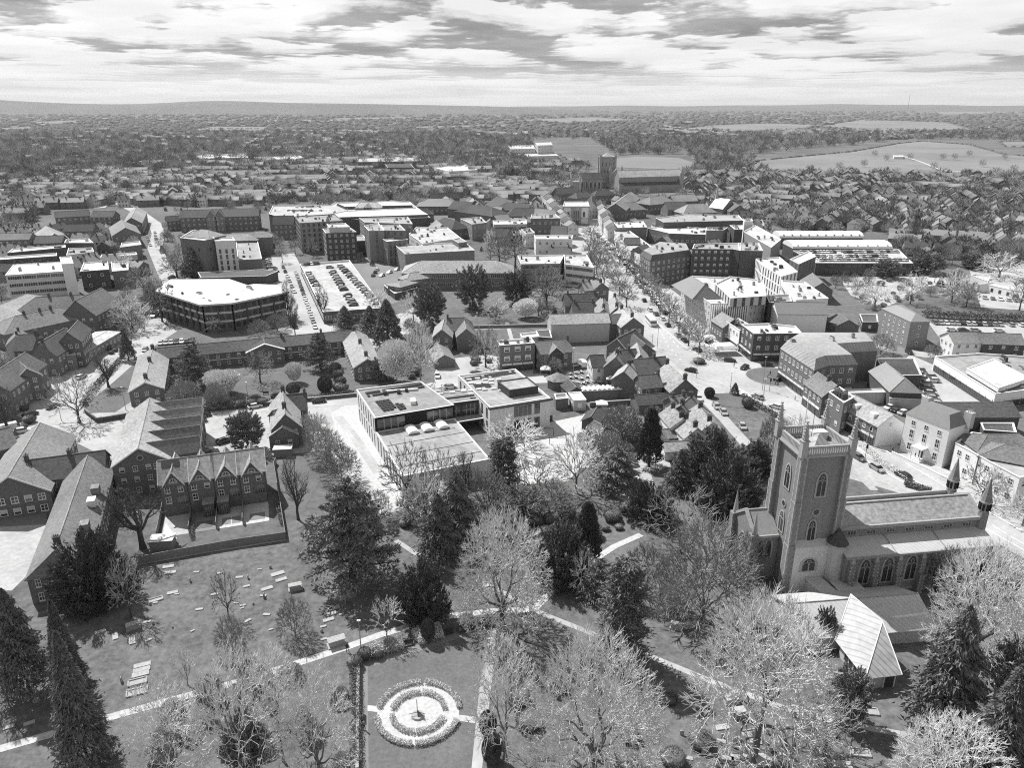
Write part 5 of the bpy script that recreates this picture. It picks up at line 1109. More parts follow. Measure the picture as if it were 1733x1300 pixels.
# link corridor and hall
Hr0=P(1337,1022,5.4);Hr1=P(1551,1005,5.4)
t,g=gable('church_hall','low modern church hall with wide lead roofs and bright hipped wing','hall',(1337,1022),(1551,1005),5.4,11.5,2.9,wall=cream,roof=lead)
a,b,d,n,L,q,ro=g
k0=Vector(P(1457,1012,7.2)[:2]);k1=Vector(P(1495,1052,7.2)[:2]); dn=(k1-k0).normalized(); k0=k0+dn*2
e1=Vector(P(1464.5,1150,2.7)[:2]); e2=Vector(P(1527,1143,2.7)[:2]); w1=Vector(P(1413,1084,2.7)[:2])
wd=(e2-e1).length
q4=[w1,e1,e2,e2+(w1-e1)]
m=MB(); q5=inset([(v.x,v.y) for v in q4],.7); m.prism(q5,0,2.6); t.part('wing_wall',m,cream)
kz=6.6; kk1=Vector(P(1494,1052,kz)[:2]); kk0=Vector(P(1440,1006,kz)[:2])
m=MB(); m.add([(kk0.x,kk0.y,kz),(kk1.x,kk1.y,kz)]+[(v.x,v.y,2.7) for v in q4],[(0,1,3,2),(1,0,5,4),(1,4,3),(0,2,5)]); t.part('wing_roof',m,copper)
m=MB(); 
for p_,q_ in(((kk0.x,kk0.y,kz),(kk1.x,kk1.y,kz)),((kk1.x,kk1.y,kz),(e1.x,e1.y,2.75)),((kk1.x,kk1.y,kz),(e2.x,e2.y,2.75)),((kk0.x,kk0.y,kz),(q4[0].x,q4[0].y,2.75))): m.tube(p_,q_,.1,.1,5)
t.part('ridge_roll',m,trim)
dv=(e1-w1).normalized(); nl=Vector((dv.y,-dv.x)); nl=nl if nl.x<0 else -nl
for f_ in(.3,.45,.6): p=w1.lerp(e1,f_)-nl*.65; win(t,'dark',p.x,p.y,.9,.8,1.5,math.atan2(nl.y,nl.x))
p=e1.lerp(e2,.75)+dv*-.62; win(t,'door',p.x,p.y,0,2,2.2,math.atan2(dv.y,dv.x),'door')
m=MB(); p0=Vector(P(1362,962,3.6)[:2]);p1=Vector(P(1420,1014,3.6)[:2]); c=(p0+p1)/2; L_=(p1-p0).length; ya=math.atan2((p1-p0).y,(p1-p0).x); m.box(c.x,c.y,3.0,L_+.6,3.0,.3,ya); t.part('corridor_roof',m,lead); m=MB(); m.box(c.x,c.y,0,L_,2.4,3.0,ya); t.part('corridor_wall',m,cream)
# ================================================================ TREES
def tubes_mesh(name,segs,mat,n=3):
    """segs: array (k,8): p0 xyz, p1 xyz, r0, r1 -> one mesh of thin tapered tubes"""
    S=np.array(segs,dtype=np.float64); a=S[:,0:3]; b=S[:,3:6]; d=b-a; L=np.linalg.norm(d,axis=1,keepdims=True)+1e-9; d/=L
    ref=np.where(np.abs(d[:,2:3])>.9,np.array([[1.,0,0]]),np.array([[0,0,1.]])); u=np.cross(d,ref); u/=np.linalg.norm(u,axis=1,keepdims=True)+1e-9; w_=np.cross(d,u)
    V=np.empty((len(S),2*n,3))
    for i in range(n):
        t=2*math.pi*i/n; o=u*math.cos(t)+w_*math.sin(t); V[:,i]=a+o*S[:,6:7]; V[:,n+i]=b+o*S[:,7:8]
    V=V.reshape(-1,3); base=np.arange(len(S))[:,None,None]*2*n
    q=np.array([[i,(i+1)%n,n+(i+1)%n,n+i] for i in range(n)])[None]
    Fq=(base+q).reshape(-1,4)
    return np_mesh(name,V,Fq,4,[mat])
def np_mesh(name,V,Fa,k,mats,mi=None):
    me=bpy.data.meshes.new(name); me.vertices.add(len(V)); me.vertices.foreach_set('co',V.astype(np.float32).ravel())
    nf=len(Fa); me.loops.add(nf*k); me.loops.foreach_set('vertex_index',Fa.astype(np.int32).ravel())
    me.polygons.add(nf); me.polygons.foreach_set('loop_start',np.arange(0,nf*k,k,dtype=np.int32)); 
    try: me.polygons.foreach_set('loop_total',np.full(nf,k,dtype=np.int32))
    except Exception: pass
    for m_ in mats: me.materials.append(m_)
    if mi is not None: me.polygons.foreach_set('material_index',mi.astype(np.int32))
    me.update(calc_edges=True); return me
def rdir(r): 
    v=Vector((r.gauss(0,1),r.gauss(0,1),r.gauss(0,1))); return v.normalized()
def gen_bare(seed,H,Rr,th,limbs,counts,r0=.34,spread=(18,80),wob=.16,up=.12,twig_r=.028,droop=0,lean=0,flat_top=1.0):
    """crown fills an ellipsoid; returns trunk segments, twig segments"""
    r=random.Random(seed); A=[];B=[]; cz=th+(H-th)*.47; rz=(H-th)*.53
    def exitd(p,d):
        q=Vector((p.x/Rr,p.y/Rr,(p.z-cz)/rz)); e=Vector((d.x/Rr,d.y/Rr,d.z/rz)); a=e.dot(e);b=2*q.dot(e);c=q.dot(q)-1
        D=b*b-4*a*c
        if D<=0: return 0.0
        return max(0.0,(-b+math.sqrt(D))/(2*a))
    def grow(p,d,L,rad,lvl):
        k=max(2,int(L/(1.3 if lvl<2 else .9))) if lvl<4 else 1
        if lvl>=3: k=min(k,2)
        pts=[p.copy()]; dirs=[d.copy()]; q=p.copy(); dd=d.copy()
        for i in range(k):
            dd=(dd+rdir(r)*wob*(1.0 if lvl<3 else 1.3)+Vector((0,0,up if lvl<3 else up*.5-droop))*1.0).normalized(); q2=q+dd*(L/k)
            ra=rad*(1-.75*i/k); rb=rad*(1-.75*(i+1)/k)
            (A if lvl<2 else B).append((*q,*q2,max(ra,twig_r*.7),max(rb,twig_r*.5))); q=q2; pts.append(q.copy()); dirs.append(dd.copy())
        if lvl>=len(counts): return
        n=counts[lvl]
        for j in range(n):
            f_=(.25 if lvl<2 else .15)+(.95-.2)*(j+r.random())/n; f_=min(f_,1.0); i=min(int(f_*k),k-1); s=f_*k-i
            pp=pts[i].lerp(pts[i+1],s); ax=rdir(r); base=dirs[i+1]; side=(ax-base*ax.dot(base)); 
            if side.length<.1: continue
            side.normalize(); an=R(r.uniform(28,58)); nd=(base*math.cos(an)+side*math.sin(an)).normalized()
            e=exitd(pp,nd); 
            l_=min(e*r.uniform(.75,1.02),L*r.uniform(.42,.62)*(1.15-.4*f_)) 
            if lvl+1>=len(counts): l_=min(l_,r.uniform(.5,1.25))
            if l_<.25: l_=.25 if r.random()<.3 else 0
            if l_>0: grow(pp,nd,l_,max(rad*(1-.6*f_)*.5,twig_r),lvl+1)
    top=Vector((lean,0,th)); nseg=4; p=Vector((0,0,0))
    for i in range(nseg):
        q=Vector((lean*(i+1)/nseg+r.uniform(-.05,.05),r.uniform(-.05,.05),th*(i+1)/nseg)); A.append((*p,*q,r0*(1.25-.25*i/1.5) if i==0 else r0*(1.0-.06*i),r0*(1.0-.06*(i+1)))); p=q
    for j in range(limbs):
        az=2*math.pi*(j+r.random()*.6)/limbs; el=R(r.uniform(*spread)) if j else R(6)
        d=Vector((math.cos(az)*math.sin(el),math.sin(az)*math.sin(el),math.cos(el))); st=Vector((p.x,p.y,th*r.uniform(.72,1.0))) if j else p.copy()
        L=exitd(st,d)*.93
        if L>0.5: grow(st,d,L,r0*r.uniform(.4,.6),0)
    return A,B
def gen_dome(seed,H,Rr,zb,th,n,r0,twig_r,wob=.12,tw=(4,7),tl=(.5,1.2),inner=.3,base0=0.0,low=-.15,squash=1.0):
    '''branches forked again and again toward tips spread over a domed crown'''
    r=random.Random(seed); g=np.random.RandomState(seed); A=[];B=[]; pts=[]
    lump=g.normal(0,1,(9,3)); lump/=np.linalg.norm(lump,axis=1,keepdims=True); amp=g.uniform(-.10,.09,9)
    while len(pts)<n:
        v=g.normal(0,1,3); v/=np.linalg.norm(v)
        if v[2]<low: continue
        q=g.uniform(0,1); rad=(.80+.2*q) if g.uniform()>inner else g.uniform(.35,.8)
        k=1+float((amp*np.clip(lump@v,0,1)**4).sum()); zc=zb+(H-zb)*(.0 if False else .30); up=(H-zc); dn=(zc-zb)
        pts.append((v[0]*Rr*rad*k,v[1]*Rr*rad*k,zc+v[2]*rad*k*(up if v[2]>0 else dn/abs(low))))
    pts=np.array(pts); p=Vector((0,0,base0)); k=4
    for i in range(k): q=Vector((r.uniform(-.06,.06),r.uniform(-.06,.06),th*(i+1)/k)); A.append((*p,*q,r0*(1.3 if i==0 else 1.05-.06*i),r0*(1.0-.05*i))); p=q
    def rec(p,d,P_,rad,lv):
        if len(P_)<=2:
            for t in P_:
                t=Vector(t); m_=p.lerp(t,.5)+rdir(r)*(t-p).length*wob; B.append((*p,*m_,max(rad*.7,twig_r*1.3),twig_r*1.2)); B.append((*m_,*t,twig_r*1.2,twig_r))
                o=(t-Vector((0,0,zb+(H-zb)*.15))).normalized(); o=(o*.6+(t-m_).normalized()*.6).normalized()
                for _ in range(r.randint(*tw)):
                    a_=(o+rdir(r)*.65).normalized(); L_=r.uniform(*tl); st=m_.lerp(t,r.uniform(.3,1)); e1=st+a_*L_*.55; e2=e1+(a_+rdir(r)*.35+Vector((0,0,.15))).normalized()*L_*.5
                    B.append((*st,*e1,twig_r,twig_r*.8)); B.append((*e1,*e2,twig_r*.8,twig_r*.45))
            return
        kk=min(len(P_),r.choice((2,3,3)) if lv>0 else r.choice((5,6,7)))
        c=[P_[r.randrange(len(P_))]]
        for _ in range(kk-1):
            D_=np.min([np.linalg.norm(P_-q,axis=1) for q in c],axis=0)*g.uniform(.7,1,len(P_)); c.append(P_[int(np.argmax(D_))])
        lab=np.argmin([np.linalg.norm(P_-q,axis=1) for q in c],axis=0)
        for j in range(kk):
            G=P_[lab==j]
            if not len(G): continue
            cen=Vector(G.mean(0)); L_=(cen-p).length; f_=.42 if lv else .38; tgt=p+(cen-p)*f_; m_=p.lerp(tgt,.5)+rdir(r)*L_*f_*wob+Vector((0,0,L_*f_*.08)); rr_=max(rad*(len(G)/len(P_))**.42,twig_r*1.4)
            S=(A if lv<2 else B); S.append((*p,*m_,rr_,rr_*.92)); S.append((*m_,*tgt,rr_*.92,rr_*.85)); rec(tgt,None,G,rr_*.85,lv+1)
    rec(p,None,pts,r0*.9,0); return A,B
def dome(k,seed,H,Rr,zb,th,n,r0,bk,tw_m,twig_r=.04,**kw):
    A,B=gen_dome(seed,H,Rr,zb,th,n,r0,twig_r,**kw); PR[k]=(tubes_mesh(k+'_trunk',A,bk,6),tubes_mesh(k+'_crown',B,tw_m,3),H,Rr)
def leaf_mesh(name,C,Dv,size,mat,seed,asp=.45,jit=.6):
    """C centres (n,3), Dv preferred direction (n,3): slim triangles"""
    g=np.random.RandomState(seed); n=len(C); d=Dv+g.normal(0,jit,(n,3)); d/=np.linalg.norm(d,axis=1,keepdims=True)+1e-9
    o=g.normal(0,1,(n,3)); s=np.cross(d,o); s/=np.linalg.norm(s,axis=1,keepdims=True)+1e-9
    L=(size*g.uniform(.6,1.4,(n,1)))
    V=np.stack([C-d*L*.5-s*L*asp*.5,C-d*L*.5+s*L*asp*.5,C+d*L*.6],1).reshape(-1,3)
    return np_mesh(name,V,np.arange(3*n).reshape(-1,3),3,[mat])
def proto_trunk(name,segs,mat,n=6): return tubes_mesh(name,segs,mat,n)
PR={}   # kind -> (trunk mesh, crown mesh, proto height, proto radius)
def bare_proto(k,seed,H,Rr,th,limbs,counts,bk,tw,**kw):
    A,B=gen_bare(seed,H,Rr,th,limbs,counts,**kw); PR[k]=(tubes_mesh(k+'_trunk',A,bk,6),tubes_mesh(k+'_crown',B,tw,3),H,Rr)
dome('lime_a',1,16,7.5,1.4,3.6,900,.42,bark,twig,.029,low=-.35)
dome('lime_b',2,16,8.5,1.0,3.2,1050,.45,bark,twig,.029,wob=.2,low=-.4)
dome('lime_c',3,14,6.8,.6,2.4,1200,.45,bark,twig,.029,low=-.6,tl=(.4,.8))
bare_proto('oak',4,13,6.0,4.0,8,(6,5,4,3),bark_d,twig_d,up=.06,twig_r=.035,wob=.34,r0=.62,spread=(25,80))
bare_proto('tall',5,14,3.2,3.0,9,(7,5,3),bark_d,twig_d,up=.22,twig_r=.035,r0=.3,spread=(8,42))
dome('lime_d',12,15,7.5,2.2,3.6,380,.36,bark,twig,.034,low=-.35,wob=.26,tw=(4,7),tl=(.5,1.1))
dome('brush',6,9,5.0,.6,.8,330,.22,bark,twig_m,.036,low=-.2,wob=.08)
dome('fan',7,5,2.8,1.4,.5,60,.1,bark,twig,.028,low=-.1,tw=(4,6),tl=(.3,.7))
dome('street',8,9,3.2,2.6,3.0,90,.18,bark_d,twig_m,.05,low=-.4,tw=(3,5))
dome('mid_a',9,12,5.4,2.2,3.0,170,.32,bark_d,twig_m,.055,low=-.35,tw=(4,6))
dome('mid_b',10,11,4.8,1.6,2.6,150,.26,bark,twig,.05,low=-.35,tw=(4,6))
dome('open',11,11,6.0,2.0,2.6,120,.3,bark_d,twig_m,.045,wob=.3,low=-.2,tw=(3,6))
def shell(seed,n,rx,ry,z0,z1,pw=.33,lump=.18):
    g=np.random.RandomState(seed); v=g.normal(0,1,(n,3)); v/=np.linalg.norm(v,axis=1,keepdims=True)
    rad=g.uniform(0,1,(n,1))**pw; 
    K=g.normal(0,1,(14,3)); K/=np.linalg.norm(K,axis=1,keepdims=True); dot=v@K.T; l=1+lump*(np.max(dot,axis=1,keepdims=True)*2-1.55)
    c=v*rad*l; return np.c_[c[:,0]*rx,c[:,1]*ry,(c[:,2]+1)*.5*(z1-z0)+z0],v
# cedar: flat plates of foliage
def cedar():
    r=random.Random(21); A=[(0,0,0,0,0,13,.6,.12)]; Cs=[];Ds=[]; g=np.random.RandomState(3)
    for i in range(64):
        f_=i/63; z_=2.0+11.5*f_; L=(1-f_)**.65*8.2*r.uniform(.75,1.1)+.8; az=i*2.4+r.uniform(-.3,.3); d=Vector((math.cos(az),math.sin(az),r.uniform(-.02,.12)))
        q=Vector((0,0,z_))+d*L; A.append((0,0,z_,q.x,q.y,q.z,.14*(1.2-f_),.03))
        n=int(240*(.35+.65*L/9)); t=g.uniform(.15,1.05,n)**.8; wdt=(.35+1.5*np.sin(np.clip(t,0,1)*math.pi*.85))*(L/7)
        off=g.uniform(-1,1,n)*wdt; pos=np.array([0,0,z_])+np.outer(t*L,np.array(d)); sd=np.array([-d.y,d.x,0])
        pos=pos+np.outer(off,sd); pos[:,2]+=g.normal(0,.13,n)-np.abs(off)*.10; Cs.append(pos); Ds.append(np.outer(np.ones(n),np.array(d)*.7)+np.outer(np.sign(off),sd)*.8)
    C=np.concatenate(Cs);Dd=np.concatenate(Ds); PR['cedar']=(tubes_mesh('cedar_trunk',A,bark_d,7),leaf_mesh('cedar_crown',C,Dd,.62,leaf_c,5,.4,.4),14,8)
cedar()
def spruce(k,seed,H,Rr,n,mat,size,rag=.25,z0=.8,droop=.35,pw=.9,whorl=0):
    g=np.random.RandomState(seed); f_=g.uniform(0,1,n)**.85; z_=z0+(H-z0)*f_; az=g.uniform(0,2*math.pi,n)
    lob=1+rag*np.sin(az*5+z_*2.1+seed)*.6+rag*np.sin(z_*4.3+az*2)*.5+g.normal(0,rag*.35,n)
    rad=Rr*(1-f_)**pw*lob*g.uniform(.35,1,n)**.45+.08
    C=np.c_[np.cos(az)*rad,np.sin(az)*rad,z_-rad*droop*.3]; D_=np.c_[np.cos(az),np.sin(az),-droop*np.ones(n)]
    PR[k]=(tubes_mesh(k+'_trunk',[(0,0,0,0,0,H*.95,.28,.05)],bark_d,6),leaf_mesh(k+'_crown',C,D_,size,mat,seed+1,.42,.45),H,Rr)
spruce('spruce',31,15,4.2,15000,leaf_d,.62,.3)
spruce('fir',32,14,4.0,13000,leaf_c,.6,.5,z0=1.5,pw=.75)
spruce('cypress',33,11,2.4,9000,leaf_y,.45,.16,droop=-1.1,pw=.5)
spruce('ivy_tree',34,15,2.4,12000,leaf_m,.42,.5,droop=-.1,pw=.18)
spruce('garden_conifer',35,8,3.4,7000,leaf_c,.5,.25,pw=.7,droop=.1)
def tufts(k,seed,nt,per,Rr,H,z0,size,ts,el,mat,asp=.3,outd=.5,lump=.25,tr=.25,sq=.35,skirt=0):
    C,v=shell(seed,nt,Rr*.9,Rr*.9,z0,H*.93,sq,lump)
    if skirt: C[:,2]=z0+np.abs(C[:,2]-(z0+H*.93)*.5)*2*.93
    g=np.random.RandomState(seed+5); d=v*outd; d[:,2]=d[:,2]*.5+el; d/=np.linalg.norm(d,axis=1,keepdims=True)
    P_=np.repeat(C,per,0); D_=np.repeat(d,per,0); n=len(P_); t=g.uniform(-.2,1,(n,1)); P_=P_+D_*t*ts*2.2+g.normal(0,1,(n,3))*ts*.34*(1.15-np.abs(t)*.6)
    P_[:,2]=np.maximum(P_[:,2],.05)
    PR[k]=(tubes_mesh(k+'_trunk',[(0,0,0,0,0,H*.6,tr,tr*.4)]+[(0,0,H*.2,math.cos(a)*Rr*.6,math.sin(a)*Rr*.6,H*.6,tr*.5,.03) for a in (0,1.3,2.6,3.9,5.2)],bark_d,6),leaf_mesh(k+'_crown',P_,D_,size,mat,seed,asp,.45),H,Rr)
def round_(k,seed,H,Rr,n,mat,size,z0=.3,upd=.8,lump=.22,jit=.5,asp=.45,tr=.25,pw=.3):
    C,v=shell(seed,n,Rr,Rr,z0,H,pw,lump); v=v.copy(); v[:,2]+=upd; PR[k]=(tubes_mesh(k+'_trunk',[(0,0,0,0,0,H*.6,tr,tr*.4)]+[(0,0,H*.3,math.cos(a)*Rr*.6,math.sin(a)*Rr*.6,H*.7,tr*.5,.03) for a in (0,1.3,2.6,3.9,5.2)],bark_d,6),leaf_mesh(k+'_crown',C,v,size,mat,seed,asp,jit),H,Rr)
tufts('yew',41,360,52,4.8,8,.2,.48,.62,.7,leaf_y,.3,.7,.35,.3,.35,1)
tufts('holm',42,300,42,4.5,9,1.0,.42,.55,.35,leaf_d,.5,1.0,.35,.25,.4)
round_('blossom_tree',43,6,3.6,7000,blossom,.26,1.0,.2,.3,1.0,.8,.12)
round_('pale_shrub',44,3.5,2.6,3800,leaf_l,.28,.1,.6,.35,.7,.5,.06)
round_('green_shrub',45,3,2.2,3600,leaf_m,.26,.05,.5,.3,.7,.6,.06)
round_('topiary',46,3.2,1.9,9000,leaf_m,.2,.0,.1,.04,2.5,.8,.1,.12)
round_('dark_topiary',47,3.4,1.7,9000,leaf_y,.2,.0,.1,.04,2.5,.8,.1,.12)
round_('far_bare',48,11,5.0,900,twig_m,1.1,1.0,.6,.3,.5,.16,.2,.45)
round_('far_bare_dark',49,11,5.0,800,twig_d,1.2,1.0,.5,.3,.5,.2,.2,.45)
round_('far_evergreen',50,10,4.2,700,leaf_d,1.1,.5,.6,.25,.6,.5,.2,.35)
def solid(k,mat):
    tm,cm,H,Rr=PR[k]; m=MB(); nu,nv=18,10; vs_=[]; g=random.Random(3)
    for j in range(nv+1):
        for i in range(nu): a=2*math.pi*i/nu; b=-math.pi/2+math.pi*j/nv; q=1+g.uniform(-.03,.03); vs_.append((math.cos(a)*math.cos(b)*Rr*.95*q,math.sin(a)*math.cos(b)*Rr*.95*q,H*.5+math.sin(b)*H*.48))
    m.add(vs_,[(j*nu+i,j*nu+(i+1)%nu,(j+1)*nu+(i+1)%nu,(j+1)*nu+i) for j in range(nv) for i in range(nu)])
    me=cm; V=np.empty(len(me.vertices)*3,dtype=np.float32); me.vertices.foreach_get('co',V); V=V.reshape(-1,3); tr_=[(3*i,3*i+1,3*i+2) for i in range(len(V)//3)]
    m2=MB(); m2.v=[tuple(map(float,q)) for q in V]; m2.f=tr_; m2.m=[0]*len(tr_); m2.add(m.v,m.f); PR[k]=(tm,m2.mesh(k+'_crown',[mat]),H,Rr)
solid('topiary',leaf_m); solid('dark_topiary',leaf_y); solid('green_shrub',leaf_m)
TC=0
TN={'lime_d':'bare_tree','lime_a':'bare_tree','lime_b':'bare_tree','lime_c':'bare_tree','oak':'bare_tree','tall':'bare_tree','brush':'bare_tree','fan':'bare_tree','street':'street_tree','mid_a':'bare_tree','mid_b':'bare_tree','open':'bare_tree','cedar':'cedar_tree','spruce':'conifer_tree','fir':'conifer_tree','cypress':'cypress_tree','ivy_tree':'ivy_covered_tree','garden_conifer':'conifer_tree','yew':'yew_tree','holm':'evergreen_tree','blossom_tree':'blossom_tree','pale_shrub':'shrub','green_shrub':'shrub','topiary':'topiary_bush','dark_topiary':'topiary_bush','far_bare':'bare_tree','far_bare_dark':'bare_tree','far_evergreen':'evergreen_tree'}
CATS={'shrub':'shrub','topiary_bush':'bush'}
def tree_at(k,x,y,H,Rr,label,group=None,yaw=None,parts=True):
    tm,cm,ph,pr_=PR[k]; nm=TN[k]; yaw=rnd.uniform(0,6.28) if yaw is None else yaw
    e=link(nm,None,None,(x,y,0)); e.rotation_euler=(0,0,yaw); s=Rr/pr_; e.scale=(s,s,H/ph); tag(e,label,CATS.get(nm,'tree'),group)
    link('trunk',tm,e); link('crown',cm,e); OCC.append((x,y,min(Rr*.5,2.5))); return e
def tree(k,bx,by,top,wpx,label,group=None,yaw=None):
    X,Y,_=P(bx,by); H=height_at((bx,by),top); H=max(H,.8); Rr=wpx/2/mscale(bx,by,H*.5); return tree_at(k,X,Y,H,Rr,label,group,yaw)
